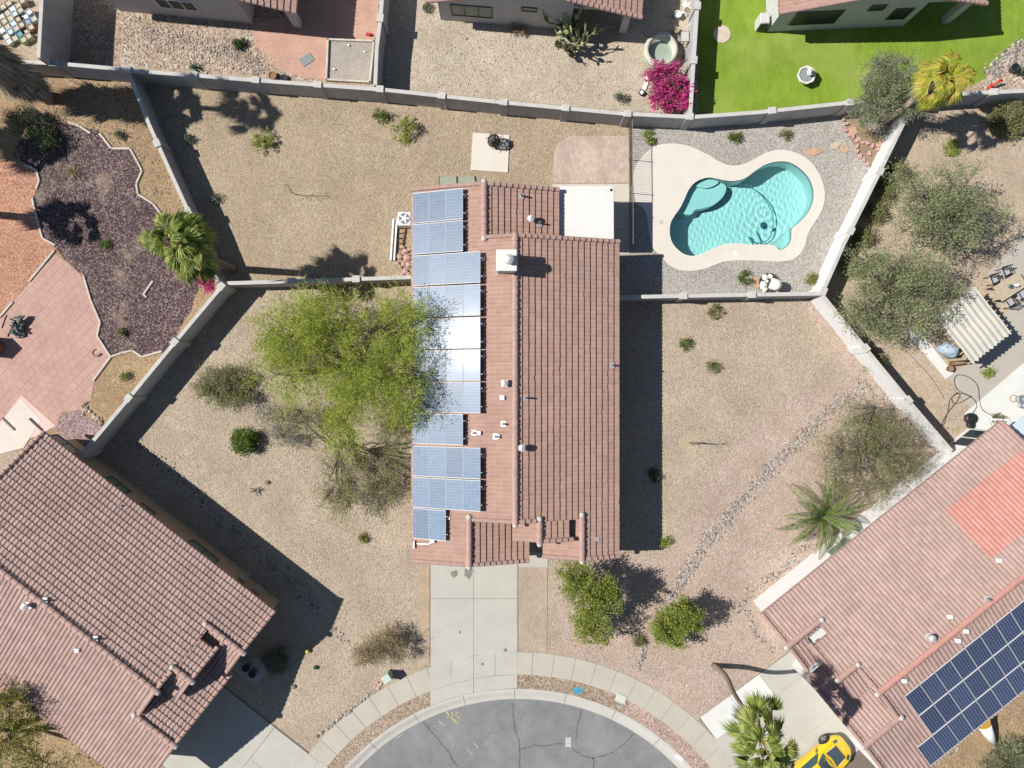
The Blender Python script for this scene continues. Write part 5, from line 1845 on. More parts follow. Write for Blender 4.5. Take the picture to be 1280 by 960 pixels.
tree('olive_tree', 'soft grey green tree under the leaning palm at the pool corner', 'tree', (1098, 152),
     [(1098, 118, 2.8, 1.1, 1.3, 1.0), (1085, 140, 2.3, .9, .8, .7), (1120, 92, 3.2, 1.3, .9, .9), (1102, 78, 3.0, .8, .6, .7), (1140, 130, 2.4, .7, .6, .6)],
     LEAF_OLIVE, BARK, ncl=170, npc=90, rad=.40, L=.13, W=.03, trunk_r=.11, trunk_h=.9, stems=2, twigs=1, lead=9)
tree('front_tree', 'tall leafy green tree in front of the gabled entry', 'tree', (742, 742),
     [(722, 722, 2.4, 1.0, .9, .9), (745, 750, 2.8, 1.3, 1.1, 1.1), (740, 780, 2.2, 1.0, .8, .8), (757, 735, 2.6, .6, .8, .8), (748, 798, 1.7, .6, .3, .5)],
     LEAF_FRONT, BARK, ncl=190, npc=84, rad=.38, L=.13, W=.050, trunk_r=.09, trunk_h=.9, stems=2, lead=8)
tree('front_tree', 'compact bright green tree by the rock lined wash in front yard', 'tree', (844, 778),
     [(832, 785, 1.6, .8, .8, .8), (855, 772, 1.9, .9, .9, .9), (840, 800, 1.2, .6, .4, .5)],
     LEAF_FRONT, BARK, ncl=120, npc=92, rad=.34, L=.12, W=.052, trunk_r=.08, trunk_h=.5, stems=2, lead=6)
shrub('low_bush', 'small brownish bush between the two front trees', 'bush', 798, 799, .42, .5, LEAF_MESQ, 26, 40, .08, .03, .16)
tree('dry_bush', 'dry straw coloured bush beside the green utility box', 'bush', (470, 812),
     [(468, 812, .7, 1.0, .8, .5), (485, 800, .9, .9, .8, .5), (452, 822, .5, .6, .5, .4), (498, 812, .9, .6, .6, .5)], LEAF_DRY, plain('dry twigs', (.20, .15, .09), .95, .2), ncl=130, npc=40, rad=.34, L=.16, W=.022, trunk_r=.05, trunk_h=.2, stems=4, twigs=3, twig_len=.55, lead=12, outw=.5)
shrub('shaded_bush', 'rounded bush in house shade with one sunlit pale edge', 'bush', 346, 824, .9, 1.05, LEAF_GREYGREEN, 60, 60, .10, .04, .26)
tree('yellowing_tree', 'yellowing tree beside the rose tiled roof eave', 'tree', (10, 915),
     [(-20, 905, 3.8, 2.4, 2.2, 1.2), (20, 930, 3.2, 1.8, 1.6, .9), (0, 880, 4.2, 1.6, 1.2, .9), (55, 965, 2.6, 1.7, 1.1, .8), (35, 900, 3.0, 1.0, 1.0, .7)], LEAF_YG, BARK, ncl=210, npc=60, rad=.5, L=.14, W=.05, trunk_r=.14, trunk_h=1.0, stems=2, lead=10)
shrub('evergreen_bush', 'dark evergreen bush partly in shade by the far corner wall', 'bush', 1256, 152, 1.3, 1.3, LEAF_MESQ, 80, 70, .12, .045, .34)
for (x, y, r, lab) in ((1103, 240, .7, 'dark shrub tucked in wall shade beside the upper mesquite'), (1092, 268, .75, 'dark shrub in the wall shade halfway along the white wall'), (1076, 300, .7, 'dark shrub in wall shade behind the pool love seat'), (1062, 335, .8, 'dark shrub in wall shade near the white wall corner'), (1118, 215, .6, 'dark shrub in wall shade nearest the olive tree'), (1088, 452, .7, 'dark shrub against the white wall under the lower mesquite')):
    shrub('wall_shrub', lab, 'shrub', x, y, r, 1.1, LEAF_MESQ, 44, 56, .11, .035, .3, group='dark shrubs along the white wall')
# ---- small plants
for (x, y, r, h, lf, lab) in (
        (331, 178, .85, .9, LEAF_CITRUS, 'yellow green citrus sapling at the tip of the palm shadows'),
        (477, 147, .55, .6, LEAF_GREEN, 'small dark green shrub beside the larger citrus sapling'),
        (507, 163, 1.0, 1.3, LEAF_CITRUS, 'bright yellow green citrus bush casting a ragged shadow'),
        (239, 175, .32, .35, LEAF_GREYGREEN, 'little grey green plant at the edge of the long wall shadow'),
        (272, 248, .35, .35, LEAF_GREYGREEN, 'small grey plant poking out of wall shadow above the fan palm'),
        (810, 173, .45, .5, LEAF_CITRUS, 'bushy yellow green shrub inside the pool fence shadow'),
        (919, 172, .45, .5, LEAF_GREEN, 'green shrub in grey gravel above the pool waist'),
        (980, 169, .38, .42, LEAF_MESQ, 'smaller brownish shrub in grey gravel near the flagstones'),
        (930, 348, .50, .5, LEAF_GREEN, 'round green shrub beside the white fountain boulder'),
        (1014, 349, .45, .4, LEAF_YG, 'yellowish shrub near the corner of the white walls'),
        (893, 390, .52, .5, LEAF_MESQ, 'reddish green shrub just below the pool side wall'),
        (858, 431, .42, .4, LEAF_GREEN, 'lone dark green shrub in the side yard gravel'),
        (890, 459, .42, .42, LEAF_MESQ, 'shrub with faint purple flowers in the side yard'),
        (832, 677, .40, .4, LEAF_CITRUS, 'low shrub at the lower corner of the house shadow'),
        (455, 672, .28, .25, LEAF_YG, 'tiny yellow green plant in gravel near the house eave'),
        (818, 594, .45, .5, LEAF_DARK, 'dark shrub hidden in the long house shadow'),
        (300, 56, .45, .4, LEAF_DARK, 'dark spiky shrub by the red patio edge'),
        (1188, 186, .62, .5, LEAF_CITRUS, 'yellow green spreading shrub in sandy yard under palm shade'),
        (158, 470, .3, .25, LEAF_MESQ, 'small weed clump in the dry corner beside red pavers'),
        (150, 170, .3, .3, LEAF_GREYGREEN, 'small grey weed by the stepped concrete edging'),
        (133, 305, .3, .3, LEAF_GREEN, 'single green weed in the middle of lava bed'),
        (153, 415, .28, .3, LEAF_MESQ, 'low weed at the lower end of lava bed'),
        (1145, 525, .5, .5, LEAF_DRY, 'dry twiggy plant between white wall and patio'),
        (1245, 523, .42, .4, LEAF_MESQ, 'small green shrub tucked at the white house corner'),
        (1232, 468, .35, .4, LEAF_CITRUS, 'yellow green plant in brown pot beside the shade canopy'),
        (648, 39, .55, .55, LEAF_DRY, 'dry brown shrub against the cream house wall'),
        (534, 11, .3, .3, LEAF_GREYGREEN, 'pale weed beside the corner of the cream house'),
        (776, 124, .4, .35, LEAF_GREYGREEN, 'wispy grey shrub near the bougainvillea'),
        (105, 590, .4, .4, LEAF_DRY, 'dry weed clump by the tan wall foot')):
    shrub('small_shrub', lab, 'shrub', x, y, r, h, lf, max(12, int(34 * r)), 34, .095, .042, .17, group='small yard shrubs')
blades('agave', 'pale blue agave rosette close under the grey back wall', 'agave', 245, 85, .5, .4, LEAF_AGAVE, 34, .06, arch=.3)
blades('yucca', 'dark spiky yucca lit on one side by the red patio', 'yucca', 300, 60, .5, .4, LEAF_DARK, 40, .03)
shrub('ornamental_grass', 'large mound of grey green grass by the east house eave', 'ornamental grass', 1262, 956, 1.9, 1.1, LEAF_OLIVE, 150, 46, .34, .030, .4, flat=.9, outw=.55)
blades('agave', 'big agave rosette in the rock border by lawn edge', 'agave', 1275, 93, .8, .6, LEAF_AGAVE, 40, .09, arch=.3)
blades('fallen_frond', 'grey dried plant rosette lying on the tan gravel', 'dead plant', 322, 612, .55, .2, LEAF_DEAD, 16, .06)
# bare saplings with long shadows
for (x, y, h, dx, lab) in ((369, 243, 1.9, .3, 'thin bare sapling with sparse twigs in the ochre yard'), (862, 553, 2.2, .15, 'young leafless staked tree in a round dirt basin')):
    b0_ = P(x, y); t = thing('bare_sapling', lab, 'sapling', b0_)
    mb_ = MB(); ps = limb(mb_, b0_, b0_ + Vector((dx * .3, .05, h)), .028, .008, .04, 6, 5)
    for k in range(14):
        i = R.randint(2, 6); e = Vector(ps[min(i, 6)]) + Vector((R.uniform(-.45, .45), R.uniform(-.35, .35), R.uniform(.1, .4))); limb(mb_, ps[min(i, 6)], e, .008, .003, .1, 3, 3)
    mb_.build('trunk', TWIG, t)
    V, F_ = leaf_arrays([tuple(ps[-1]), tuple(ps[-2]), tuple(ps[-3])], .5, 26, .07, .025); np_mesh('crown', V, F_, LEAF_SPARSE, t)
    if h > 2:
        mb_ = MB(); mb_.tube([b0_ + Vector((.12, .02, 0)), b0_ + Vector((.12, .02, 1.5))], .022, 6); mb_.build('stake', WOOD_TAN, t)
# bougainvillea
tree('bougainvillea', 'large magenta bougainvillea spilling over the hot tub corner', 'flowering shrub', (838, 112),
     [(836, 105, 1.1, 1.2, 1.2, .7), (822, 95, 1.2, .7, .9, .5), (850, 118, 1.2, .7, .9, .6), (832, 122, 1.0, .9, .7, .5)], LEAF_PINK, TWIG, ncl=120, npc=46, rad=.28, L=.12, W=.09, trunk_r=.05, trunk_h=.3, stems=3, lead=8, twigs=1)
o = [o_ for o_ in C.objects if o_.name.startswith('bougainvillea')][0]
pts, _ = blob_points([(P(836, 112, 1).x, P(836, 112, 1).y, .9, 1.2, 1.25, .6)], 60)
V, F_ = leaf_arrays(pts, .25, 26, .10, .06); np_mesh('foliage', V, F_, LEAF_MESQ, o)
tree('bougainvillea', 'small magenta bougainvillea behind the fan palm at wall corner', 'flowering shrub', (264, 350),
     [(262, 350, .9, .55, .8, .5)], LEAF_PINK, TWIG, ncl=36, npc=40, rad=.22, L=.11, W=.08, trunk_r=.04, trunk_h=.3, stems=2, lead=4)
# prickly pear: flat pads standing on each other
cb0 = P(714, 50); cact = thing('prickly_pear', 'tall green prickly pear cactus in front of the cream house', 'cactus', cb0)
mb_ = MB()
for s_ in range(40):
    th = R.uniform(0, 6.28); p = cb0 + Vector((math.cos(th), math.sin(th), 0)) * R.uniform(.1, .95); d = Vector((math.cos(th) * .35, math.sin(th) * .35, 1)).normalized()
    for k in range(R.randint(3, 7)):
        ln = R.uniform(.30, .46); q = p + d * ln
        sd = Vector((R.uniform(-1, 1), R.uniform(-1, 1), 0)).normalized()
        c = (p + q) / 2
        rot = Matrix((sd, d.cross(sd).normalized(), d)).transposed()
        vs, fs = [], []
        m_ = MB(); m_.ball((0, 0, 0), ln * .55, 10, sq=(.62, .14, 1.0))
        mb_.add([c + rot @ Vector(v) for v in m_.v], m_.f)
        p = q; d = (d + Vector((R.uniform(-.5, .5), R.uniform(-.5, .5), R.uniform(-.1, .3)))).normalized()
mb_.build('cactus_pads', LEAF_CACTUS, cact, smooth=True)
mb_ = MB(); mb_.tube([cb0, cb0 + Vector((0, 0, .4))], [.16, .10], 8); mb_.build('trunk', BARK, cact)

# ---- palms
pb = P(292, 336)
fan_palm('full green fan palm standing over the slanting wall corner', [pb, pb + Vector((-.12, .05, 2.6)), pb + Vector((-.05, .1, 5.2)), pb + Vector((0, .1, 6.5))], LEAF_PALM, 38, 1.0, 1.1, .22, .17, dead=12)
pb = P(893, 832)
fan_palm('tall thin trunked fan palm leaning over the east driveway', [pb, pb + Vector((.18, .05, 1.6)), pb + Vector((.05, -.1, 3.6)), pb + Vector((-.3, .3, 6.4)), pb + Vector((-.55, .32, 9.2))], LEAF_PALM, 34, .92, 1.2, .165, .085, dead=3, el_lo=-.3, el_hi=1.25)
pb = P(1104, 152)
fan_palm('fan palm with yellow dried fronds by the pool corner', [pb, pb + Vector((.05, 0, 2)), pb + Vector((0, .05, 4)), pb + Vector((0, 0, 5.7))], LEAF_PALMY, 24, .95, .85, .20, .15, dead=9, bark=BARK_PALE)
pb = P(62, 124)
fan_palm('thick fan palm with a grey skirt of dead fronds by the far corner wall', [pb, pb + Vector((0, 0, 3.5)), pb + Vector((0, .05, 7.2))], LEAF_PALM, 24, 1.1, .9, .30, .24, dead=150, skirt=4.6)
pb = P(58, 119)
fan_palm('very tall slender fan palm beside the thick skirted one', [pb, pb + Vector((0, 0, 5)), pb + Vector((0, .05, 12.6))], LEAF_PALM, 17, 1.05, .9, .2, .13, dead=4)
pb = Vector((-32.9, 10.2, 0))
fan_palm('fan palm outside the frame whose shadow falls on lava bed', [pb, pb + Vector((0, 0, 3.5)), pb + Vector((0, 0, 6.6))], LEAF_PALM, 19, 1.15, 1.05, .24, .18, dead=4)
pb = Vector((-33.6, 14.7, 0))
fan_palm('short fan palm outside the frame shading the dark twiggy bush', [pb, pb + Vector((0, 0, 2.6)), pb + Vector((0, 0, 5.3))], LEAF_PALM, 44, 1.1, 1.2, .24, .18, dead=10)
feather_palm('low feather palm with arching fronds below the olive brown mesquite', 1018, 642, .9, LEAF_FEATHER, 26, 2.45)
tree('scrub_bush', 'dark brown twiggy bush in the palm shade by lava bed', 'bush', (42, 168),
     [(40, 160, .8, 1.2, 1.0, .6), (55, 178, .6, .9, .7, .5), (30, 145, .8, .8, .6, .5)], LEAF_DARK, TWIG, ncl=80, npc=40, rad=.36, L=.11, W=.035, trunk_r=.05, trunk_h=.2, stems=3, twigs=4, twig_len=.6, lead=10)
blades('dead_shrub', 'dead straw coloured shrub on the lava bed', 'dead plant', 92, 216, .7, .35, LEAF_DRY, 70, .02)
# ================================================================== LOOSE THINGS
_ico = None


def ico():
    global _ico
    if _ico is None:
        t = (1 + 5 ** .5) / 2
        v = np.array([(-1, t, 0), (1, t, 0), (-1, -t, 0), (1, -t, 0), (0, -1, t), (0, 1, t), (0, -1, -t), (0, 1, -t), (t, 0, -1), (t, 0, 1), (-t, 0, -1), (-t, 0, 1)], float)
        v /= np.linalg.norm(v[0])
        f = np.array([(0, 11, 5), (0, 5, 1), (0, 1, 7), (0, 7, 10), (0, 10, 11), (1, 5, 9), (5, 11, 4), (11, 10, 2), (10, 7, 6), (7, 1, 8), (3, 9, 4), (3, 4, 2), (3, 2, 6), (3, 6, 8), (3, 8, 9), (4, 9, 5), (2, 4, 11), (6, 2, 10), (8, 6, 7), (9, 8, 1)])
        _ico = (v, f)
    return _ico


def rocks_at(name, xy, sizes, mat_, kind='stuff', z=0.0, flat=.6):
    v, f = ico()
    n = len(xy)
    sc_ = np.asarray(sizes)[:, None, None] * NR.uniform(.65, 1.25, (n, 1, 3)) * np.array([1, 1, flat])
    V = v[None] * sc_ * NR.uniform(.82, 1.18, (n, 12, 1))
    a = NR.uniform(0, 6.28, n)
    ca, sa = np.cos(a)[:, None], np.sin(a)[:, None]
    X = V[:, :, 0] * ca - V[:, :, 1] * sa; Y = V[:, :, 0] * sa + V[:, :, 1] * ca
    Zc = np.asarray(sizes)[:, None] * flat * .45 + z
    V = np.stack([X + np.asarray(xy)[:, 0:1], Y + np.asarray(xy)[:, 1:2], V[:, :, 2] + Zc], -1).reshape(-1, 3)
    F_ = (f[None] + (np.arange(n) * 12)[:, None, None]).reshape(-1, 3)
    o = np_mesh(name, V, F_, mat_)
    return tag(o, kind=kind)


def trail(pts, width, n, size, mat_=None, name='river_rocks'):
    W_ = [P(*p).xy for p in pts]
    seg = [(W_[i + 1] - W_[i]).length for i in range(len(W_) - 1)]
    tot = sum(seg); xy = []
    for _ in range(n):
        s_ = R.uniform(0, tot); i = 0
        while i < len(seg) - 1 and s_ > seg[i]:
            s_ -= seg[i]; i += 1
        d = (W_[i + 1] - W_[i]).normalized(); p = W_[i] + d * s_ + Vector((-d.y, d.x)) * max(-1.3, min(1.3, R.gauss(0, .5))) * width / 2
        xy.append((p.x, p.y))
    return rocks_at(name, np.array(xy), NR.uniform(.5, 1.5, n) * size, mat_ or ROCK_GREY)


trail([(1085, 478), (1040, 510), (985, 563), (930, 622), (880, 682), (845, 738)], .8, 2000, .05)
trail([(845, 740), (836, 748)], .5, 40, .06)
trail([(806, 805), (802, 822), (797, 838)], .35, 70, .06)
trail([(1020, 668), (980, 712), (935, 740), (927, 760), (945, 790), (968, 815)], .55, 330, .06)
trail([(1066, 470), (1085, 490), (1110, 492)], .8, 60, .05)
trail([(396, 921), (420, 902), (440, 886), (464, 866)], .18, 70, .075)
trail([(470, 858), (476, 852)], .45, 28, .085, ROCK_PINK)
trail([(415, 785), (425, 797), (436, 805)], .4, 26, .06)
trail([(160, 545), (215, 590), (270, 640), (340, 705), (395, 765)], .9, 420, .06, ROCK_GREY)
trail([(774, 884), (782, 878)], .35, 30, .055, ROCK_GREY)
trail([(106, 505), (114, 520), (130, 532)], .3, 40, .08, ROCK_BROWN)
trail([(103, 520), (108, 508), (118, 524), (128, 522)], .25, 36, .09, ROCK_TAN)
trail([(180, 40), (240, 50), (300, 70), (330, 92)], 1.6, 800, .05, ROCK_GREY)
trail([(150, 30), (200, 62), (280, 85)], 2.0, 350, .05, ROCK_TAN)
trail([(1235, 95), (1252, 78), (1275, 60), (1300, 50)], .9, 330, .075, ROCK_GREY)
trail([(1225, 108), (1260, 100), (1290, 100)], .6, 120, .07, ROCK_TAN)
trail([(1200, 935), (1180, 945), (1165, 955)], .5, 60, .06, ROCK_GREY)
trail([(1150, 950), (1155, 940)], .4, 20, .1, ROCK_GREY)
trail([(383, 345), (398, 346)], .2, 16, .07, ROCK_GREY)
# loose stones over the open gravel, real enough to throw their own shade
def scatter(name, poly, n, size, mat_):
    W_ = [P(*p).xy for p in poly]
    x0, x1 = min(p.x for p in W_), max(p.x for p in W_); y0, y1 = min(p.y for p in W_), max(p.y for p in W_)
    xy = []
    while len(xy) < n:
        q = (R.uniform(x0, x1), R.uniform(y0, y1))
        if in_poly(q[0], q[1], W_): xy.append(q)
    return rocks_at(name, np.array(xy), NR.uniform(.5, 1.5, n) * size, mat_)


scatter('pebbles', [(776, 375), (1022, 373), (1090, 480), (840, 740), (700, 812), (690, 700), (776, 690)], 3600, .026, ROCK_TAN)
scatter('pebbles', [(1030, 380), (1180, 565), (945, 765), (900, 880), (700, 812), (840, 740), (1085, 480)], 3600, .028, ROCK_TAN)
scatter('pebbles', [(170, 100), (785, 152), (690, 230), (515, 230), (510, 345), (285, 352)], 4200, .025, ROCK_TAN)
scatter('pebbles', [(285, 362), (512, 362), (512, 700), (520, 830), (400, 920), (300, 860), (420, 760), (150, 545)], 4200, .026, ROCK_TAN)
scatter('pebbles', [(486, 0), (640, 30), (860, 60), (860, 140), (484, 108)], 1800, .026, ROCK_TAN)
scatter('pebbles', [(66, 0), (130, 0), (313, 40), (400, 100), (165, 82), (66, 74)], 1500, .035, ROCK_TAN)
scatter('lava_stones', purple_px, 2200, .030, rockmat('lava chips', [(.05, .03, .035), (.11, .065, .065), (.2, .14, .13), (.42, .36, .32)]))
scatter('soil_clods', [(80, 92), (160, 95), (200, 190), (270, 350), (245, 360), (170, 200), (90, 150)], 700, .035, ROCK_BROWN)
scatter('pebbles', [(1150, 150), (1280, 140), (1280, 260), (1180, 470), (1120, 420), (1050, 380)], 1200, .025, ROCK_TAN)

def litter(name, blobs, n, mat_, L=.06, W=.025):
    c_ = []
    for (x_, y_, rx_, ry_) in blobs:
        p_ = P(x_, y_)
        k_ = int(n / len(blobs))
        q_ = NR.normal(0, .5, (k_, 2)) * np.array([rx_, ry_])
        c_.append(np.stack([q_[:, 0] + p_.x, q_[:, 1] + p_.y, np.full(k_, .02)], -1))
    V, F_ = leaf_arrays(np.concatenate(c_), .03, 1, L, W, .1, upb=3)
    V[:, 2] = np.clip(V[:, 2], .014, .05)
    return tag(np_mesh(name, V, F_, mat_), kind='stuff')


litter('leaf_litter', [(452, 470, 5, 4), (450, 590, 3, 3), (360, 540, 3, 2)], 2600, LEAF_DRY, .09, .03)
litter('leaf_litter', [(742, 750, 2.4, 2.4), (848, 782, 2, 1.5)], 900, LEAF_DRY)
litter('leaf_litter', [(1082, 560, 4.5, 4), (1150, 280, 4, 3), (1110, 380, 4, 3), (1190, 230, 3, 3)], 3200, LEAF_DRY)
litter('leaf_litter', [(1095, 165, 1.6, 1.6), (1190, 150, 3, 1.5), (1210, 190, 3, 2)], 700, LEAF_DEAD, .12, .03)
litter('leaf_litter', [(90, 130, 4, 2), (60, 190, 3, 2.5), (120, 240, 4, 4), (180, 330, 3, 3)], 1500, LEAF_DEAD, .14, .03)
litter('weeds', [(640, 70, 9, 3), (560, 60, 4, 3), (150, 60, 5, 2.5), (220, 160, 1, 5)], 420, LEAF_GREYGREEN, .12, .04)

# flagstones by the pool
for i, (pts, lab) in enumerate((([(1004, 187), (1012, 186), (1024, 184), (1028, 190), (1017, 195), (1005, 194)], 'long orange flagstone nearest the pool'),
                                ([(1039, 180), (1046, 176), (1051, 180), (1046, 186), (1040, 187)], 'small tan flagstone between the pool and pink blocks'),
                                ([(1051, 184), (1058, 182), (1062, 188), (1056, 192), (1050, 190)], 'pinkish flagstone touching the pink block edging'),
                                ([(1060, 160), (1068, 156), (1072, 165), (1066, 172), (1060, 168)], 'flat tan flagstone inside the pink block planter'),
                                ([(1094, 178), (1102, 176), (1103, 182), (1095, 184)], 'orange red flagstone under the soft grey tree'),
                                ([(951, 350), (944, 345), (939, 355), (948, 362)], 'pink flagstone beside the boulder fountain'))):
    mb = MB(); mb.prism([P(x, y).xy for x, y in pts], 0, .05)
    mb.build('flagstone', STONE_RED if i != 1 else WOOD_TAN, origin=P(*pts[0]), label=lab, cat='flagstone', group='flagstones near the pool')
# pink scalloped edging blocks
sheet('planter_bed', px_poly([(1056, 145), (1066, 142), (1090, 165), (1108, 180), (1094, 214), (1070, 186), (1058, 165)]), .008, PLANTER_SOIL)
eb = thing('edging_block', 'pink scalloped concrete edging block in the curved planter border', 'edging block', (0, 0, 0), 'pink edging blocks')
mb = MB(); mb.prism([(.15 * math.cos(t), .085 * math.sin(t) + .03 * (abs(math.sin(t)) > .5)) for t in [i * math.pi / 7 for i in range(14)]], 0, .14); mb.build('block', STONE_PINK, eb)
first = True
path_a = [(1053, 144), (1054, 149), (1057, 156), (1056, 163), (1061, 169), (1066, 171), (1070, 176), (1071, 183), (1071, 190), (1075, 196), (1079, 200), (1084, 205), (1089, 210)]
path_b = [(1073, 174), (1077, 178), (1083, 179), (1090, 183), (1097, 187), (1086, 192), (1100, 191), (1060, 143), (1064, 144)]
for i, (x, y) in enumerate(path_a + path_b):
    o = eb if first else copy_tree(eb); first = False
    o.location = P(x, y); o.rotation_euler = (0, 0, R.uniform(0, 3.1))

# boulder fountain below the pool: stacked white stones and a ball
bf = thing('boulder_fountain', 'white ball and stacked boulder water feature below the pool', 'fountain', P(962, 353))
mb = MB()
for (x, y, r, h) in ((955, 347, .22, .3), (953, 357, .26, .35), (962, 346, .18, .28), (966, 352, .2, .3), (958, 352, .12, .2), (955, 362, .2, .25), (968, 358, .15, .2)):
    c = P(x, y); v, f = ico(); mb.add([(c.x + p[0] * r * R.uniform(.8, 1.2), c.y + p[1] * r * R.uniform(.8, 1.2), h * .5 + p[2] * h * .6) for p in v], [tuple(q) for q in f])
mb.build('boulders', STONE_WHITE, bf)
mb = MB(); c = P(970, 356, .75); mb.ball((c.x, c.y, .75), .34, 18); mb.build('ball', STONE_WHITE, bf, smooth=True)
mb = MB(); mb.lathe([(.22, 0), (.16, .2), (.2, .45)], (c.x, c.y, 0), 14); mb.build('pedestal', STONE_WHITE, bf, smooth=True)
mb = MB(); mb.lathe([(0, .06), (.55, .06), (.6, .1), (.62, 0)], P(961, 354), 18); mb.build('basin', plain('dark basin', (.06, .06, .055), .5), bf)

# lawn fountain: octagonal bowl and centre spout
lf = thing('fountain', 'white octagonal fountain bowl standing on the green lawn', 'fountain', P(1003, 99))
c = P(1003, 99)
mb = MB(); mb.lathe([(.22, 0), (.16, .18), (.2, .38), (.52, .48), (.54, .62), (.46, .62), (.40, .52), (0, .50)], c, 8); mb.build('bowl', STONE_WHITE, lf)
mb = MB(); mb.lathe([(.08, .5), (.06, .72), (.18, .80), (.20, .86), (.06, .84), (.05, 1.0), (0, 1.02)], c + Vector((.12, .05, 0)), 12); mb.build('spout', STONE_WHITE, lf, smooth=True)
mb = MB(); mb.lathe([(0, .56), (.41, .56)], c, 8); mb.build('water', glassmat('still water', (.25, .27, .26), .08), lf)

# air conditioner next to the white house by the lawn
ac = thing('cooler_unit', 'beige cooler unit beside the white house corner on lawn', 'cooler', P(949, 33))
mb = MB(); mb.box(P(949, 33) + Vector((0, 0, .5)), (.55, .62, 1.0), .03, bev=.04); mb.build('cabinet', STUCCO_LIGHT, ac)
mb = MB(); mb.box(P(949, 33) + Vector((0, -.325, .5)), (.42, .03, .7), .03); mb.build('grille', BLACK, ac)

# hot tub: round spillover shell
ht = thing('hot_tub', 'round pale green hot tub with open shell by the block wall', 'hot tub', P(824, 68))
c = P(824, 68)
mb = MB(); mb.lathe([(.95, 0), (.98, .35), (1.0, .62), (.88, .66), (.74, .62), (.70, .10), (0, .09)], c, 36); mb.build('shell', plain('pale green gelcoat', (.42, .46, .38), .5, .12, 2.5), ht, smooth=True)
mb = MB(); mb.lathe([(.90, .66), (.90, .70), (.80, .70), (.76, .62)], c, 36); mb.build('rim', plain('tan rim', (.52, .46, .36), .6, .1), ht)
mb = MB(); mb.lathe([(0, .18), (.69, .18)], c, 30); mb.build('water', glassmat('green water', (.30, .36, .29), .15), ht)

# potted clutter along the wall by the hot tub
def pot(name, lab, cat, x, y, r, h, m_, soil=None, grp=None, n=14, prof=None):
    t = thing(name, lab, cat, P(x, y), grp); c = P(x, y)
    mb_ = MB(); mb_.lathe([(r * .7, 0), (r * .95, h * .9), (r, h), (r * .86, h), (r * .8, h * .8), (0, h * .78)], c, n); mb_.build('bowl', m_, t, smooth=False)
    if soil is not None:
        mb_ = MB(); mb_.lathe([(0, h * .84), (r * .83, h * .84)], c, n); mb_.build('soil', soil, t)
    return t


pot('garden_pot', 'white oval pot at the edge of patio shade', 'pot', 846, 21, .22, .35, STONE_WHITE, grp='pots along the hot tub wall')
pot('garden_pot', 'round white pot beside white stones by the wall', 'pot', 858, 16, .24, .3, STONE_WHITE, PLANTER_SOIL, grp='pots along the hot tub wall')
pot('garden_pot', 'pale green round pot above the hot tub', 'pot', 844, 40, .18, .3, plain('pale glaze', (.50, .50, .36), .4), PLANTER_SOIL, grp='pots along the hot tub wall')
pot('garden_pot', 'cream pot close to the wall above the wire table', 'pot', 861, 33, .15, .3, STONE_WHITE, grp='pots along the hot tub wall')
pot('garden_pot', 'black square planter with white stone in pale gravel', 'planter', 801, 117, .20, .25, BLACK, STONE_WHITE, grp='pots along the hot tub wall', n=4)
trail([(852, 3), (864, 8), (856, 20)], .5, 26, .12, plain('white rock', (.68, .66, .62), .9), 'white_rocks')
st_ = thing('plant_stand', 'dark metal plant stand with trays squeezed against block wall', 'plant stand', P(853, 52)); c = P(853, 52)
mb = MB()
for dx in (-.24, .24):
    for dy in (-.3, .3):
        mb.tube([c + Vector((dx, dy, 0)), c + Vector((dx, dy, .6))], .02, 6)
for z in (.3, .6):
    mb.tube([c + Vector((-.24, -.3, z)), c + Vector((.24, -.3, z)), c + Vector((.24, .3, z)), c + Vector((-.24, .3, z))], .018, 5, closed=True)
mb.build('frame', DARK_METAL, st_)
mb = MB(); mb.box(c + Vector((0, 0, .62)), (.44, .56, .03)); mb.build('tray', STUCCO_GREY, st_)
gb = thing('storage_bin', 'grey plastic bin between plant stand and bougainvillea', 'bin', P(859, 72)); c = P(859, 72)
mb = MB(); mb.box(c + Vector((0, 0, .25)), (.34, .6, .5), .05, bev=.03); mb.build('bin_body', GREY_METAL, gb); mb = MB(); mb.box(c + Vector((0, 0, .52)), (.38, .64, .05), .05, bev=.015); mb.build('lid', GREY_METAL, gb)
mb = MB(); mb.box(P(833, 45) + Vector((0, 0, .03)), (.6, .4, .06), .05, bev=.01); o = mb.build('step_slab', GREY_METAL, origin=P(833, 45), label='grey rectangular step slab behind the hot tub', cat='slab')
o = MB(); o.box(P(808, 104) + Vector((0, 0, .05)), (.22, .9, .08), -.35, bev=.02); o.build('board', WHITE, origin=P(808, 104), label='white board on the ground half under the bougainvillea', cat='board')

# shaded and red patio things
mb = MB(); mb.box(P(383.5, 75) + Vector((0, 0, .035)), (.78, .52, .03), math.radians(33), bev=.01); mb.build('door_mat', plain('grey mat', (.235, .25, .245), .95, .1), origin=P(383.5, 75), label='grey rectangular mat lying askew on the red patio', cat='mat')
sp = thing('sand_pit', 'square sand pit in low timber frame by the block wall', 'sand pit', P(438, 77))
A_, B_, C_, D_ = P(411, 51), P(468, 53), P(463, 104), P(409, 101)
mb = MB()
for a, b_ in ((A_, B_), (B_, C_), (C_, D_), (D_, A_)):
    d = b_ - a; mb.box((a + b_) / 2 + Vector((0, 0, .11)), (d.length + .10, .11, .22), math.atan2(d.y, d.x), bev=.01)
mb.build('timber_frame', EDGE_CONC, sp)
mb = MB(); mb.poly([(p.x, p.y, .09) for p in (A_, D_, C_, B_)]); mb.build('sand', G_RAKED, sp)
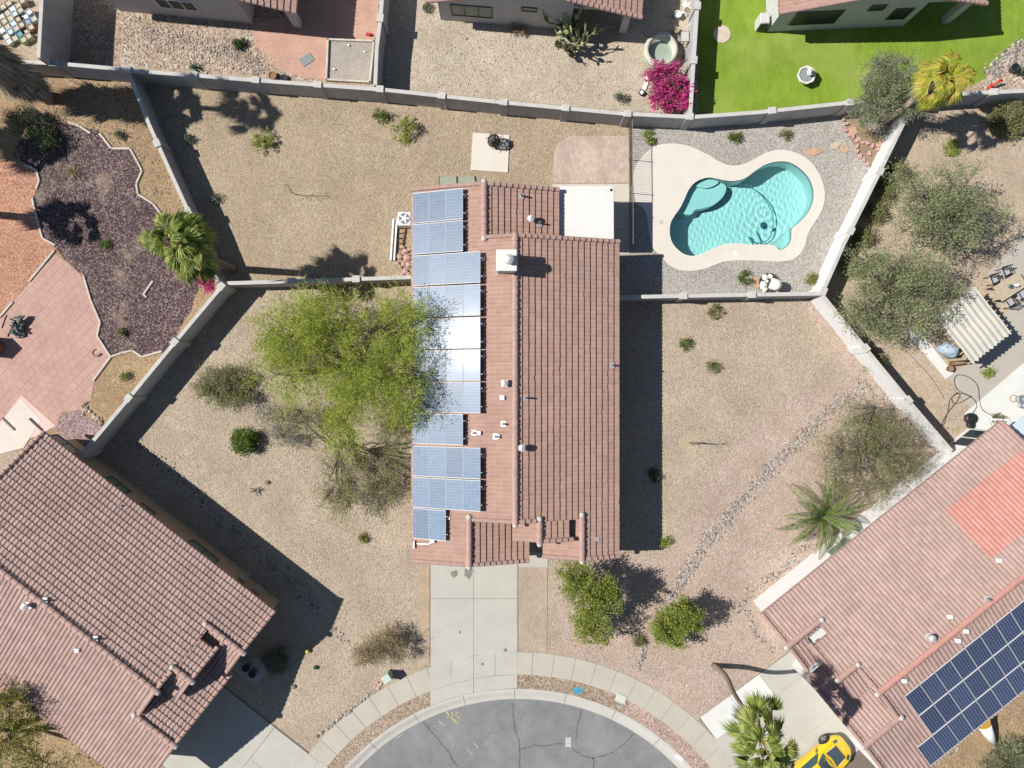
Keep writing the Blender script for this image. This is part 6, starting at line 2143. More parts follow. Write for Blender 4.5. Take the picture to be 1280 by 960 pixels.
for (x, y, r, m_, lab) in ((436, 57, .10, STONE_WHITE, 'white stone in the upper part of the sand pit'), (456, 65, .08, STONE_WHITE, 'small white stone near the sand pit wall side'), (418, 87, .11, STONE_WHITE, 'pale stone at the lower corner of the sand pit')):
    c = P(x, y, .09); v, f = ico(); mb = MB(); mb.add([(c.x + p[0] * r, c.y + p[1] * r * .8, .09 + r * .4 + p[2] * r * .6) for p in v], [tuple(q) for q in f]); mb.build('stone', m_, origin=c, label=lab, cat='stone', group='stones in the sand pit')
rb = thing('toy', 'small red toy on the pale strip above the sand pit', 'toy', P(461, 44)); c = P(461, 44)
mb = MB(); mb.ball(c + Vector((-.06, .02, .09)), .12, 12, sq=(1, .8, .7)); mb.ball(c + Vector((.08, -.01, .1)), .13, 12, sq=(1, .8, .8)); mb.build('toy_body', RED_PAINT, rb, smooth=True)
pot('garden_pot', 'brown clay bowl leaning by the grey back wall', 'pot', 342, 96, .24, .22, plain('brown clay', (.22, .12, .05), .6), grp='pots by the red patio')
pot('garden_pot', 'black bowl next to the brown clay bowl by the wall', 'pot', 356, 99, .22, .18, BLACK, grp='pots by the red patio')

# cluster of square tubs in the raised yard
tubcols = {'white': (.62, .66, .66), 'pale blue': (.46, .60, .66), 'teal': (.10, .27, .30), 'beige': (.44, .38, .28), 'cream': (.52, .50, .40), 'blue grey': (.20, .28, .38), 'brown': (.16, .085, .05), 'pale green': (.36, .42, .24)}
tubmats = {k: plain(k + ' tub', v, .5, .18, 4) for k, v in tubcols.items()}
seq = ['cream', 'beige', 'white', 'pale blue', 'blue grey', 'teal', 'beige', 'beige', 'white', 'cream', 'white', 'beige', 'cream', 'beige', 'beige', 'pale blue', 'beige', 'cream', 'blue grey', 'beige', 'pale blue', 'white', 'teal', 'pale green', 'beige', 'white', 'pale blue', 'brown', 'beige', 'brown', 'cream', 'beige', 'beige', 'white', 'blue grey']
ca, sa = math.cos(math.radians(32)), math.sin(math.radians(32))
k = 0
first = {}
for i in range(-4, 4):
    for j in range(-3, 4):
        x = 20 + (i * 8.2) * ca + (j * 8.2) * sa; y = 32 - (i * 8.2) * sa + (j * 8.2) * ca
        if x < -14 or x > 46 - max(0, (y - 30)) * .1 or y < 4 or y > 56 or (x > 34 and y < 14) or (x < 4 and y > 46): continue
        col = seq[k % len(seq)]; k += 1
        t = thing('square_tub', f'{col} square tub in the crowded cluster beside the tall block wall', 'tub', P(x, y), f'{col} square tubs')
        c = P(x, y); w, h_ = .17, R.uniform(.18, .42); a0 = math.radians(32 + R.uniform(-7, 7))
        mb = MB(); m4 = [(w * 1.32, 0), (w * 1.41, h_), (w * 1.27, h_), (w * 1.2, h_ * .55), (0, h_ * .55)]
        mb.lathe(m4, c, 4, 0, a0 + math.pi / 4); mb.build('bowl', tubmats[col], t)
        mb = MB(); mb.lathe([(0, h_ * .86), (w * 1.22, h_ * .86)], c, 4, 0, a0 + math.pi / 4); mb.build('contents', tubmats[R.choice([col, col, col, 'beige'])], t)
bkt = pot('bucket', 'rusty brown bucket with orange rim beside the square tubs', 'bucket', 43, 38, .26, .35, WOOD)

# condenser, ladder, rock pile beside the house
cu = thing('condenser_unit', 'white air conditioner with round fan beside the panel eave', 'air conditioner', P(508, 277)); c = P(508, 277)
mb = MB(); mb.box(c + Vector((0, 0, .4)), (.78, .78, .76), 0, bev=.05); mb.build('cabinet', WHITE, cu)
mb = MB(); mb.lathe([(0, .79), (.30, .79), (.32, .80), (.32, .78)], c, 22); mb.build('fan_well', plain('fan well', (.16, .18, .22), .5), cu)
mb = MB(); mb.lathe([(0, .83), (.10, .83), (.11, .79)], c, 14)
for k in range(5):
    a = k * 1.2566; mb.box(c + Vector((math.cos(a) * .18, math.sin(a) * .18, .805)), (.2, .09, .01), a)
mb.build('fan', WHITE_METAL, cu)
ld_ = thing('ladder', 'white and dark ladder lying on the gravel beside the air conditioner', 'ladder', P(496, 298))
mb = MB(); a, b_ = P(494.5, 274), P(491, 326)
for off, m_ in ((0, 0),):
    for dx in (-.10, .10):
        d = (b_ - a); mb.box((a + b_) / 2 + Vector((dx, 0, .09)), (.10, d.length, .12), math.atan2(d.y, d.x) - math.pi / 2, bev=.01)
mb.build('rail', WHITE_METAL, ld_)
mb = MB(); a, b_ = P(497.5, 276), P(496, 316); d = b_ - a
mb.box((a + b_) / 2 + Vector((0, 0, .06)), (.05, d.length, .07), math.atan2(d.y, d.x) - math.pi / 2)
for k in range(6):
    p = a.lerp(b_, (k + .6) / 6.4); mb.box(p + Vector((.26, .02, .06)), (.52, .045, .05), .1)
mb.build('rungs', DARK_METAL, ld_)
c0 = P(506, 322); mb = MB(); a, b_ = P(507, 286), P(502, 314); mb.tube([a + Vector((0, 0, .06)), b_ + Vector((0, 0, .08))], .05, 6); mb.build('plank', WOOD, origin=P(505, 300), label='dark brown plank between the ladder and the house', cat='plank')
for i, (x, y, r) in enumerate(((503, 309, .16), (507, 314, .2), (500, 321, .2), (509, 322, .24), (505, 330, .18), (511, 331, .2), (500, 333, .16), (507, 340, .2), (511, 343, .18), (503, 343, .14), (512, 312, .16), (497, 329, .14))):
    c = P(x, y); v, f = ico(); mb = MB(); mb.add([(c.x + p[0] * r * R.uniform(.8, 1.3), c.y + p[1] * r * R.uniform(.7, 1.1), r * .4 + p[2] * r * .6) for p in v], [tuple(q) for q in f])
    mb.build('flagstone_piece', STONE_PINK if i % 2 else STONE_RED, origin=c, label='broken pink flagstone piece in the pile by the side wall', cat='stone', group='pile of broken flagstones')
# glass panes lying behind the house
for x, lab in ((560, 'grey green pane lying behind the house nearest the panels'), (583, 'grey green pane lying behind the house ridge end')):
    g_ = thing('glass_pane', lab, 'pane', P(x, 226)); c = P(x, 227)
    mb = MB(); mb.box(c + Vector((0, 0, .05)), (.98, .5, .04), .06); mb.build('pane', plain('frosted pane', (.30, .33, .24), .4), g_)
    mb = MB(); mb.box(c + Vector((-.51, 0, .05)), (.04, .54, .06), .06); mb.box(c + Vector((.51, .03, .05)), (.04, .54, .06), .06); mb.build('frame', FRAME_D, g_)

# wire egg planter on the concrete pad
wp = thing('wire_planter', 'black scrolled wire planter on the square concrete pad', 'planter', P(618, 180)); c = P(618, 180)
mb = MB()
for k in range(10):
    a = k * math.pi / 10
    pts = [c + Vector((math.cos(a) * .36 * math.sin(t), math.sin(a) * .36 * math.sin(t), .55 - .5 * math.cos(t))) for t in [i * math.pi / 12 for i in range(25)]]
    mb.tube(pts, .016, 4, cap=False)
for z, r in ((.2, .26), (.55, .36), (.9, .24)):
    mb.tube([c + Vector((r * math.cos(t), r * math.sin(t), z)) for t in [i * math.pi / 10 for i in range(20)]], .02, 5, closed=True)
for k in range(14):
    a = R.uniform(0, 6.28); z = R.uniform(.2, .9); r = .33; pc_ = c + Vector((math.cos(a) * r, math.sin(a) * r, z)); mb.tube([pc_ + Vector((-math.sin(a) * .1 * math.cos(t), math.cos(a) * .1 * math.cos(t), .1 * math.sin(t))) for t in [i * math.pi / 6 for i in range(12)]], .016, 4, closed=True)
mb.build('wire_cage', DARK_METAL, wp)
V, F_ = leaf_arrays([tuple(c + Vector((0, 0, .45))), tuple(c + Vector((.05, .05, .8)))], .4, 60, .14, .05); np_mesh('foliage', V, F_, LEAF_DARK, wp)

# west patio things
ch_ = thing('patio_chair', 'crumpled grey cushion chair on the red square pavers', 'chair', P(26, 410)); c = P(26, 410)
V_, F2 = [], []
mb = MB()
for k in range(26):
    p = c + Vector((R.uniform(-.28, .28), R.uniform(-.5, .5), 0)); pts = [p + Vector((R.uniform(-.22, .22), R.uniform(-.22, .22), R.uniform(.08, .5))) for _ in range(4)]; mb.tube(catmull3(pts, 4), R.uniform(.03, .06), 6)
mb.build('crumpled_cover', plain('grey tarp', (.13, .16, .15), .7, .5, 9), ch_, smooth=True)
mb = MB(); mb.box(c + Vector((0, 0, .10)), (.55, .95, .2), bev=.08); mb.build('bundle', plain('dark tarp', (.05, .06, .06), .8, .3), ch_)
bx = thing('planter_box', 'brown wooden box with pale top at the patio edge', 'box', P(0, 432)); c = P(-4, 434)
mb = MB(); mb.box(c + Vector((0, 0, .45)), (.85, .85, .9), math.radians(45), bev=.02); mb.build('box_body', WOOD, bx); mb = MB(); mb.box(c + Vector((0, 0, .925)), (.9, .9, .05), math.radians(45)); mb.build('box_top', STUCCO_GREY, bx)
o = MB(); pa = [P(10, 421), P(16, 408), P(21, 402)]; o.tube([p + Vector((0, 0, .04)) for p in pa], .03, 6); o.build('broom', DARK_METAL, origin=pa[0], label='thin dark pole lying between box and grey bundle', cat='pole')
mb = MB(); mb.tube([P(2, 410, .04), P(8, 394, .04)], .025, 6); mb.build('rake', DARK_METAL, origin=P(2, 410), label='thin dark rod on pavers close to red gravel', cat='rod')
hs = thing('garden_hose', 'short rust coloured coil on pavers by the lava bed edge', 'coil', P(122, 441)); c = P(122, 441)
mb = MB(); mb.tube([c + Vector((.28 * math.cos(t), .22 * math.sin(t), .04)) for t in [math.pi * .6 + i * .3 for i in range(13)]], .035, 6); mb.build('coil', plain('rust hose', (.25, .12, .08), .7), hs)
mb = MB(); mb.box(c + Vector((.12, -.12, .06)), (.2, .1, .1), .5); mb.build('nozzle', DARK_METAL, hs)
mb = MB(); bl_ = P(40, 538); mb.box(P(11, 530, 1) + Vector((0, 0, 0)), (.1, 1.0, .12), .8); mb.build('beam', DARK_METAL, origin=P(11, 530, 1), label='dark post beside the pale slab at the house corner', cat='post')
mb = MB(); mb.ball(P(25, 540, 3.2), .01, 6)
# utility things along the verge
ub = thing('utility_box', 'pale green utility pedestal beside the dry bush', 'utility box', P(486, 842)); c = P(486, 842)
mb = MB(); mb.box(c + Vector((0, 0, .38)), (.46, .40, .76), .6, bev=.04); mb.build('cabinet', plain('pale green paint', (.36, .43, .37), .5, .1), ub)
mb = MB(); mb.box(c + Vector((0, 0, .78)), (.5, .44, .05), .6, bev=.02); mb.build('lid', plain('pale green lid', (.48, .55, .49), .5, .1), ub)
o = slab = MB(); o.box(P(776, 873) + Vector((0, 0, .03)), (.62, .46, .05), -.42, bev=.015); o.build('meter_lid', concrete('meter lid', (.52, .53, .47)), origin=P(776, 873), label='pale concrete meter box lid in the reddish verge', cat='utility lid')
o = sheet('painted_mark', [Vector((P(722, 863).x + math.cos(t) * .3 * R.uniform(.5, 1.2), P(722, 863).y + math.sin(t) * .28 * R.uniform(.5, 1.2))) for t in [i * .45 for i in range(14)]], .013, BLUE_SURVEY)
o = sheet('valve_lid', pq((707, 923), (714, 923), (714, 935), (707, 935)), -.109, plain('valve lid', (.42, .43, .43), .6, .3, 8), kind=None, thick=.008)
tag(o, 'worn pale rectangular valve lid set in the asphalt', 'utility lid')
mb = MB(); 
for x_ in (707.5, 709.8, 712, 713.6): p = P(x_, 929, -.12); mb.box((p.x, p.y, -.106), (.02, .42, .004))
mb.build('valve_slots', BLACK, o) if False else None
mb = MB(); c = P(849, 947); mb.box(c + Vector((0, 0, .02)), (.5, .2, .012), -.55); mb.build('kerb_plate', WHITE, origin=c, label='white painted house number plate on the curved kerb', cat='plate')
bl = thing('garden_ball', 'small yellow ball at the edge of the house shadow', 'ball', P(385, 813)); mb = MB(); c = P(385, 813); mb.ball(c + Vector((0, 0, .13)), .13, 14); mb.build('ball', plain('yellow plastic', (.62, .58, .03), .4, .05), bl, smooth=True)
for (x, y, lab) in ((310, 832, 'round dark pot in shade nearest the rose tiled house'), (318, 839, 'open topped round pot beside the shaded walkway')):
    pot('garden_pot', lab, 'pot', x, y, .24, .4, plain('dark glaze', (.08, .08, .09), .4), BLACK, grp='pots at the shaded entry')
for (x, y, lab) in ((367, 858, 'dark stone lying alone on tan gravel near the shadow'), (395, 834, 'small dark green clump on gravel by the yellow ball'), (334, 603, 'dark round rock beside the dried grey plant')):
    c = P(x, y); r = .14; v, f = ico(); mb = MB(); mb.add([(c.x + p[0] * r * 1.3, c.y + p[1] * r, r * .4 + p[2] * r * .7) for p in v], [tuple(q) for q in f]); mb.build('rock', ROCK_BROWN if x != 395 else LEAF_DARK, origin=c, label=lab, cat='rock')

# ---------------------------------------------------------------- east neighbour's patio
# corrugated shade canopy on posts
cc = P(1217, 406, 2.3); ang = math.atan2(-(1172 - 1196) * 0 + 1, 1)
uC = (P(1257, 424, 2.3) - P(1209, 363, 2.3)).xy.normalized(); vC = Vector((-uC.y, uC.x))
cn = thing('shade_canopy', 'cream corrugated shade canopy beside the dense mesquite', 'canopy', (cc.x, cc.y, 0))
LA, LB = 3.35, 2.75
mb = MB(); nsx, nsy = 72, 10
angC_ = None
vs, fs = [], []
for i in range(nsy + 1):
    for j in range(nsx + 1):
        a = (i / nsy - .5) * LA; b_ = (j / nsx - .5) * LB
        z = 2.3 + .024 * math.sin(2 * math.pi * j / 9) + .02 * math.sin(i * 1.1)
        e = .05 * math.sin(j * .9) * (i in (0, nsy))
        p = Vector((cc.x, cc.y)) + uC * (a + e) + vC * b_
        vs.append((p.x, p.y, z))
for i in range(nsy):
    for j in range(nsx):
        k = i * (nsx + 1) + j; fs.append((k, k + 1, k + nsx + 2, k + nsx + 1))
mb.add(vs, fs); mb.add([(x, y, z - .02) for x, y, z in vs], [tuple(reversed(f)) for f in fs])
mb.build('canopy_sheet', plain('cream sheet', (.50, .47, .40), .6, .08, 1.5), cn)
for sa_ in (-1, 1):
    for sb_ in (-1, 1):
        p = Vector((cc.x, cc.y)) + uC * sa_ * (LA / 2 - .2) + vC * sb_ * (LB / 2 - .2); mb = MB(); mb.box((p.x, p.y, 1.12), (.1, .1, 2.24), math.atan2(uC.y, uC.x)); mb.build('post', WOOD_TAN, cn)
mb = MB()
for k in range(10):
    p = Vector((cc.x, cc.y)) + uC * ((k / 9 - .5) * (LA - .2)); mb.box((p.x, p.y, 2.17), (.05, LB + .35, .09), math.atan2(uC.y, uC.x))
mb.build('rafters', WOOD_TAN, cn)
# table and chairs
tc = P(1263, 358, .74); ux_ = (P(1279, 340) - P(1246, 361)).xy.normalized()
aT = math.atan2(ux_.y, ux_.x); vx_ = Vector((-ux_.y, ux_.x))
tb = thing('dining_table', 'tan slatted patio table with white pitcher between dark chairs', 'table', (tc.x, tc.y, 0))
mb = MB()
for k in range(6):
    p = Vector((tc.x, tc.y)) + vx_ * ((k - 2.5) * .165); mb.box((p.x, p.y, .73), (1.75, .155, .035), aT, bev=.006)
mb.build('tabletop', WOOD_TAN, tb)
for sa_ in (-1, 1):
    for sb_ in (-1, 1):
        p = Vector((tc.x, tc.y)) + ux_ * sa_ * .78 + vx_ * sb_ * .42; mb = MB(); mb.box((p.x, p.y, .355), (.06, .06, .71), aT); mb.build('leg', DARK_METAL, tb)
pit = thing('pitcher', 'white pitcher standing on the tan patio table', 'pitcher', (tc.x + .25, tc.y + .05, .75)); mb = MB(); mb.lathe([(.0, .0), (.10, .0), (.12, .12), (.08, .22), (.09, .26), (.07, .26), (.06, .2), (0, .18)], (tc.x + .25, tc.y + .05, .752), 14); mb.build('jug', WHITE, pit, smooth=True); mb = MB(); mb.tube([(tc.x + .35, tc.y + .05, .98), (tc.x + .43, tc.y + .06, .92), (tc.x + .37, tc.y + .05, .82)], .012, 6); mb.build('handle', WHITE, pit)
blw = thing('potted_centrepiece', 'dark green bowl plant on the tan patio table', 'table plant', (tc.x - .02, tc.y - .02, .75)); mb = MB(); mb.lathe([(0, 0), (.09, 0), (.13, .1), (.1, .1), (0, .08)], (tc.x - .02, tc.y - .02, .752), 12); mb.build('bowl', plain('teal glaze', (.06, .13, .15), .3), blw)
V, F_ = leaf_arrays([(tc.x - .02, tc.y - .02, .9)], .18, 40, .07, .03); np_mesh('foliage', V, F_, LEAF_DARK, blw)


def patio_chair(lab, pos, rz, proto=[None]):
    if proto[0] is None:
        t = thing('patio_chair', lab, 'chair', (0, 0, 0), 'chairs round the patio table')
        m_ = MB(); m_.box((0, 0, .44), (.48, .48, .06), bev=.03); m_.build('seat', plain('grey cushion', (.36, .36, .36), .9, .1), t)
        m_ = MB()
        m_.tube([(-.24, -.24, .9), (-.24, .26, .9), (.24, .26, .9), (.24, -.24, .9)][1:3], .02, 5)
        for k in range(7):
            x = -.22 + k * .0733; m_.box((x, .27, .66), (.018, .015, .44))
        m_.box((0, .27, .9), (.5, .03, .04)); m_.build('backrest', DARK_METAL, t)
        for sx in (-1, 1):
            m_ = MB(); m_.tube([(sx * .25, -.2, .62), (sx * .25, .26, .66)], .022, 5); m_.build('armrest', DARK_METAL, t)
            for sy in (-1, 1):
                m_ = MB(); m_.tube([(sx * .24, sy * .24, 0), (sx * .24, sy * .24, .62 if sy < 0 else .9)], .02, 5); m_.build('leg', DARK_METAL, t)
        proto[0] = t
    else:
        t = copy_tree(proto[0]); t['label'] = lab
    t.location = pos; t.rotation_euler = (0, 0, rz)
    return t


for sa_, sb_, lab in ((-.42, 1, 'dark framed patio chair nearest the mesquite beside the table'), (.42, 1, 'dark framed patio chair farther along the same table side'), (-.35, -1, 'dark patio chair with grey cushion on canopy side of table'), (.5, -1, 'dark patio chair at the picture edge on canopy side')):
    p = Vector((tc.x, tc.y)) + ux_ * sa_ + vx_ * sb_ * .82
    patio_chair(lab, (p.x, p.y, .012), aT + (0 if sb_ > 0 else math.pi) + R.uniform(-.2, .2))
# covered grill
gr = thing('grill', 'grill under a pale blue cover beside the corrugated canopy', 'grill', P(1178, 438)); c = P(1178, 438); aG = math.radians(-35)
mb = MB(); mb.box(c + Vector((0, 0, .48)), (1.0, .62, .9), aG, bev=.14); mb.ball(c + Vector((0, 0, .86)), .4, 14, sq=(1.1, .8, .55)); mb.build('cover', plain('pale blue cover', (.34, .42, .48), .7, .2, 5), gr, smooth=True)
mb = MB(); mb.tube([c + Vector((-.5, .38, .75)), c + Vector((-.75, .3, .72))], .03, 6); mb.build('handle', GREY_METAL, gr)
tr_ = thing('planter_trough', 'rusty brown trough beneath the canopy edge', 'planter', P(1198, 453)); c = P(1198, 453); mb = MB(); mb.box(c + Vector((0, 0, .2)), (1.15, .28, .4), .12, bev=.03); mb.build('trough', WOOD, tr_); mb = MB(); mb.box(c + Vector((0, 0, .405)), (1.0, .16, .02), .12); mb.build('soil', PLANTER_SOIL, tr_)
pot('garden_pot', 'round dark pot left of the rusty trough', 'pot', 1185, 461, .2, .3, WOOD, PLANTER_SOIL)['label'] = 'round dark pot next to the rusty trough'
# hose
hs = thing('garden_hose', 'long dark hose looping over the neighbour patio', 'hose', P(1205, 505))
hp = [(1212, 520), (1220, 508), (1217, 500), (1208, 494), (1196, 492), (1187, 499), (1184, 512), (1180, 528), (1176, 532), (1181, 520), (1190, 508), (1196, 500), (1199, 493), (1195, 491), (1189, 497), (1191, 504), (1200, 503), (1210, 497), (1214, 496), (1205, 492), (1196, 487), (1192, 478), (1194, 470), (1203, 469), (1214, 474), (1221, 482), (1223, 495), (1226, 510), (1233, 516), (1243, 521)]
mb = MB(); pts = catmull([P(x, y).xy for x, y in hp], 5, False); mb.tube([(p.x, p.y, .06 + .01 * math.sin(i * .7)) for i, p in enumerate(pts)], .022, 6); mb.build('hose_line', plain('dark hose', (.10, .085, .07), .6), hs, smooth=True)
mb = MB(); mb.tube([(p.x, p.y, .03) for p in catmull([P(x, y).xy for x, y in [(1130, 436), (1148, 455), (1165, 474), (1180, 498)]], 6, False)], .014, 5); mb.build('drip_line', plain('drip line', (.12, .1, .08), .7), origin=P(1150, 458), label='thin drip line across the sandy soil by the wall', cat='hose')
for x_, y_, r_, lab in ((1211, 523, .34, 'black hose reel at the end of the looping hose'), (1211, 531, .2, 'small black bowl below the hose reel')):
    t = thing('hose_reel', lab, 'hose reel', P(x_, y_)); c = P(x_, y_); mb = MB()
    mb.lathe([(0, .3), (r_ * .5, .32), (r_ * .95, .28), (r_, .18), (r_ * .9, 0)], c, 16); mb.build('drum', BLACK, t, smooth=True)
    mb = MB(); 
    for k in range(4): mb.tube([c + Vector((r_ * (.6 + .1 * k) * math.cos(q), r_ * (.6 + .1 * k) * math.sin(q), .31 - .02 * k)) for q in [i * .45 for i in range(14)]], .022, 5, closed=True)
    mb.build('hose_coil', DARK_METAL, t)
# things at the right border
t = thing('patio_planter', 'grey tangle of pots by the white house back door', 'planter', P(1272, 499)); c = P(1272, 499)
mb = MB(); mb.lathe([(.2, 0), (.26, .35), (.2, .38), (0, .3)], c, 12); mb.lathe([(.14, 0), (.2, .25), (.15, .28), (0, .2)], c + Vector((.1, -.35, 0)), 12); mb.build('bowl', GREY_METAL, t)
mb = MB(); mb.tube([c + Vector((-.28 + .2 * math.cos(q), .05 + .2 * math.sin(q), .05)) for q in [i * .4 for i in range(16)]], .03, 6, closed=True); mb.build('ring', plain('orange ring', (.45, .2, .12), .6), t)
t = thing('skylight_awning', 'pale blue flat awning panel at the house edge', 'awning', P(1284, 530)); mb = MB(); c = P(1290, 533, 2.4); mb.box(c, (1.9, 1.5, .06), angR); mb.build('sheet', plain('pale blue sheet', (.50, .56, .62), .4, .04), t); mb = MB(); mb.box(c + Vector((-.7, .3, -1.22)), (.08, .08, 2.36)); mb.build('post', WHITE_METAL, t)
# lawn border things
pot('garden_pot', 'round dark blue pot in the rock border by lawn', 'pot', 1264, 88, .26, .4, plain('blue black glaze', (.03, .04, .06), .3), BLACK)
t = thing('toy', 'bright red curved chair toy by the back wall', 'toy chair', P(1240, 108)); c = P(1240, 108); mb = MB(); mb.tube(catmull3([c + Vector((-.25, -.1, .05)), c + Vector((-.1, -.05, .3)), c + Vector((.1, .12, .5)), c + Vector((.3, .15, .45))], 5), .07, 8); mb.build('toy_body', RED_PAINT, t, smooth=True); mb = MB(); mb.ball(c + Vector((-.18, -.12, .12)), .16, 10, sq=(1, 1, .6)); mb.build('seat', RED_PAINT, t, smooth=True)

# tapered white barrel with amber round end by the east eave
t = thing('propped_barrel', 'white tapered barrel with round amber end by the panel eave', 'barrel', P(1232, 915))
A_, B_ = P(1228, 903, 1.0), P(1243, 930, .35); d = (B_ - A_); 
mb = MB(); mb.tube([A_, A_.lerp(B_, .5), B_], [.40, .30, .12], 20); mb.build('barrel_body', WHITE, t, smooth=True)
n_ = d.normalized(); rot = n_.to_track_quat('Z', 'Y').to_matrix()
m_ = MB(); m_.lathe([(.22, -.05), (.42, -.05), (.43, .04), (.40, .06)], (0, 0, 0), 22); mb = MB(); mb.add([A_ + rot @ Vector(v) for v in m_.v], m_.f); mb.build('rim', plain('amber plastic', (.50, .27, .03), .4, .1), t)
m_ = MB(); m_.lathe([(0, -.04), (.23, -.04)], (0, 0, 0), 22); mb = MB(); mb.add([A_ + rot @ Vector(v) for v in m_.v], m_.f); mb.build('end_plate', plain('amber plate', (.42, .25, .05), .5, .2, 8), t)
mb = MB(); mb.box(((A_ + B_) / 2).xy.to_3d() + Vector((0, 0, .2)), (.4, .4, .4), .5); mb.build('prop_block', WOOD, t)

# ---------------------------------------------------------------- yellow sports car on the east driveway
car = thing('sports_car', 'yellow sports car with dark hood panel parked nose to the garage', 'car', (0, 0, 0))
CAR_Y = None
m, nt, b, out = new_mat('yellow car paint')
b.inputs['Base Color'].default_value = (.72, .47, .012, 1); b.inputs['Roughness'].default_value = .35; b.inputs['Coat Weight'].default_value = 1; b.inputs['Coat Roughness'].default_value = .04
CAR_Y = m
# stations along x (0 rear .. 4.35 nose): half width, sill z, shoulder z, roof z, roof half width
ST = [(0.0, .62, .42, .66, .78, .45), (.12, .80, .30, .74, .86, .60), (.55, .90, .24, .82, .95, .68), (1.0, .92, .22, .85, 1.06, .62), (1.5, .91, .21, .84, 1.20, .56), (2.0, .90, .21, .82, 1.24, .56), (2.35, .90, .21, .81, 1.18, .58), (2.9, .91, .22, .79, .86, .66), (3.3, .92, .24, .78, .80, .66), (3.7, .90, .26, .72, .73, .62), (4.05, .80, .28, .60, .62, .55), (4.28, .58, .32, .48, .50, .40), (4.36, .40, .36, .42, .43, .28)]
vs, fs = [], []
for (x, hw_, sl, sh, rf_, rw) in ST:
    half = [(hw_ * .92, sl), (hw_, sl + (sh - sl) * .35), (hw_ * 1.0, sl + (sh - sl) * .7), (hw_ * .95, sh), (max(rw, hw_ * .84) if rf_ < sh + .12 else hw_ * .82, sh + min(.03, max(0, rf_ - sh))), (rw, rf_ - .03 * (rf_ > sh + .1)), (rw * .5, rf_ + .012)]
    row = [(x, -y, z) for y, z in half] + [(x, 0, rf_ + .018)] + [(x, y, z) for y, z in reversed(half)]
    vs += row
nr = 15
for i in range(len(ST) - 1):
    for j in range(nr - 1):
        fs.append((i * nr + j, (i + 1) * nr + j, (i + 1) * nr + j + 1, i * nr + j + 1))
fs.append(tuple(range(nr))); k = (len(ST) - 1) * nr; fs.append(tuple(k + j for j in reversed(range(nr))))
mb = MB(); mb.add(vs, fs); cb_ = mb.build('body', CAR_Y, car, smooth=True)
sb_m = cb_.modifiers.new('smooth', 'SUBSURF'); sb_m.levels = 2; sb_m.render_levels = 2


def car_patch(name, pts, m_, mi=.012, par=None):
    mb_ = MB(); n = len(pts); up = [(x, y, z + mi) for x, y, z in pts]
    mb_.add(up + [(x, y, z - .05) for x, y, z in pts], [tuple(range(n))] + [(i, (i + 1) % n, n + (i + 1) % n, n + i) for i in range(n)])
    return mb_.build(name, m_, par or car)


car_patch('windshield', [(2.28, -.52, 1.175), (2.28, 0, 1.21), (2.28, .52, 1.175), (2.88, .66, .875), (2.95, 0, .90), (2.88, -.66, .875)], GLASS_CAR, .03)
car_patch('rear_window', [(.60, -.45, .97), (.60, .45, .97), (1.32, .46, 1.165), (1.32, -.46, 1.165)], GLASS_CAR, .04)
for sg in (-1, 1):
    car_patch('side_window', [(1.35, sg * .80, .93), (2.62, sg * .82, .88), (2.25, sg * .60, 1.15), (1.55, sg * .60, 1.17)], GLASS_CAR, .02)
    car_patch('headlight', [(3.78, sg * .72, .69), (4.02, sg * .62, .60), (3.98, sg * .45, .62), (3.74, sg * .58, .72)], GLASS_CAR, .03)
    mb = MB(); mb.ball((2.55, sg * 1.02, .92), .12, 10, sq=(.8, 1, .6)); mb.build('mirror', CAR_Y, car, smooth=True)
    for x in (.85, 3.45):
        # wheel arch, tyre, rim
        mb = MB(); m_ = MB(); m_.lathe([(.20, -.11), (.31, -.11), (.335, -.08), (.335, .08), (.31, .11), (.20, .11)], (0, 0, 0), 24)
        mb.add([(x + v[0], sg * .84 + v[2], .335 + v[1]) for v in m_.v], m_.f); wh = mb.build('tyre', RUBBER, car, smooth=True)
        mb = MB()
        for q in range(5):
            a = q * 1.2566; mb.box((x + math.cos(a) * .11, sg * .945, .335 + math.sin(a) * .11), (.2, .02, .05), rot=Matrix.Rotation(-a, 3, 'Y'))
        m_ = MB(); m_.lathe([(.21, -.02), (.225, .02), (.20, .02)], (0, 0, 0), 24); mb.add([(x + v[0], sg * .93 + v[2], .335 + v[1]) for v in m_.v], m_.f)
        mb.build('rim', GREY_METAL, wh)
        m_ = MB(); m_.lathe([(.35, -.03), (.385, -.03), (.385, .03), (.35, .03)], (0, 0, 0), 24, 0, 0.15, math.pi - .15); mb = MB(); mb.add([(x + v[0], sg * .90 + v[2], .335 + v[1]) for v in m_.v], m_.f); mb.build('wheel_arch', BLACK, wh)
hood = car_patch('hood_panel', [(3.02, -.50, .84), (3.02, .50, .84), (3.74, .44, .75), (3.74, -.44, .75)], plain('smoked panel', (.06, .075, .085), .2, .1), .022)
mb = MB()
for sg in (-1, 1):
    for k in range(9):
        x = 3.16 + k * .06; mb.box((x + .02, sg * (.53 - k * .006), .853 - (x - 3.10) * .125 + .012), (.035, .03, .01))
mb.build('vent_louvre', WHITE, hood)
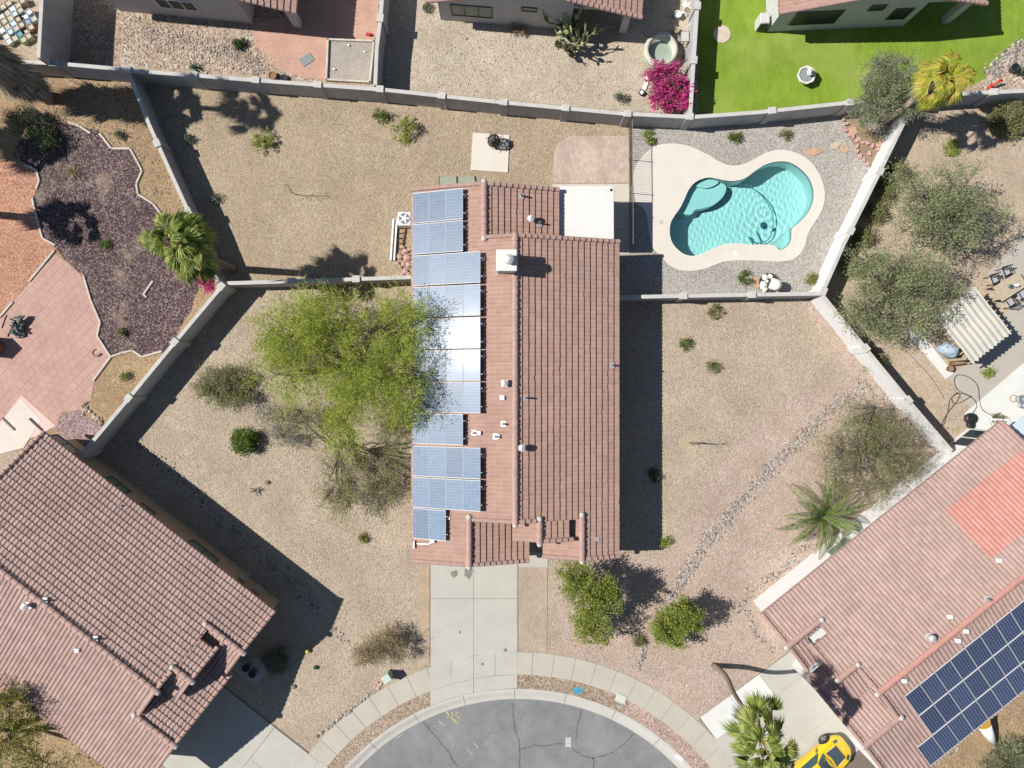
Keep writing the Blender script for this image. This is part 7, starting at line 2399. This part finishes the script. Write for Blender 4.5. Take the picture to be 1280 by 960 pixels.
aC = math.atan2(UR.y, UR.x)
nose = P(1058, 928, .5).xy
cpos = nose - UR * 4.36
car.location = (cpos.x, cpos.y, .032); car.rotation_euler = (0, 0, aC)
# ================================================================== CAMERA, LIGHT, VIEW
cam = bpy.data.cameras.new('drone_camera'); co = bpy.data.objects.new('drone_camera', cam); C.objects.link(co)
co.location = (0, 0, H); co.rotation_euler = (0, 0, 0)
cam.sensor_fit = 'HORIZONTAL'; cam.sensor_width = 36.0; cam.lens = 36.0 * FPX / 1280.0
cam.clip_start = .5; cam.clip_end = 2000
sc.camera = co
w = bpy.data.worlds.new('World'); sc.world = w; w.use_nodes = True
nt = w.node_tree; nt.nodes.clear()
wo_ = nt.nodes.new('ShaderNodeOutputWorld'); bg = nt.nodes.new('ShaderNodeBackground'); sk = nt.nodes.new('ShaderNodeTexSky')
sk.sky_type = 'NISHITA'; sk.sun_disc = False
sk.sun_elevation = math.radians(SUN_EL); sk.sun_rotation = math.atan2(SUN_D.x, SUN_D.y)
sk.altitude = 800; sk.air_density = 1.0; sk.dust_density = .6; sk.ozone_density = 1.5
bg.inputs[1].default_value = .06
nt.links.new(sk.outputs[0], bg.inputs[0]); nt.links.new(bg.outputs[0], wo_.inputs[0])
sl = bpy.data.lights.new('sun', 'SUN'); so = bpy.data.objects.new('sun', sl); C.objects.link(so)
sl.energy = 4.6; sl.angle = math.radians(.53); sl.color = (1.0, .968, .925)
so.rotation_euler = SUN_D.to_track_quat('Z', 'Y').to_euler(); so.location = SUN_D * 60
sc.view_settings.view_transform = 'Standard'; sc.view_settings.look = 'None'
sc.view_settings.exposure = 0.47; sc.view_settings.gamma = 1.0; sc.view_settings.use_curve_mapping = False
sc.cycles.max_bounces = 6; sc.cycles.transparent_max_bounces = 12; sc.cycles.diffuse_bounces = 3; sc.cycles.glossy_bounces = 3
sc.cycles.caustics_reflective = False; sc.cycles.caustics_refractive = True
sl.cycles.is_caustics_light = True
sc.cycles.use_denoising = True
bpy.context.view_layer.update()
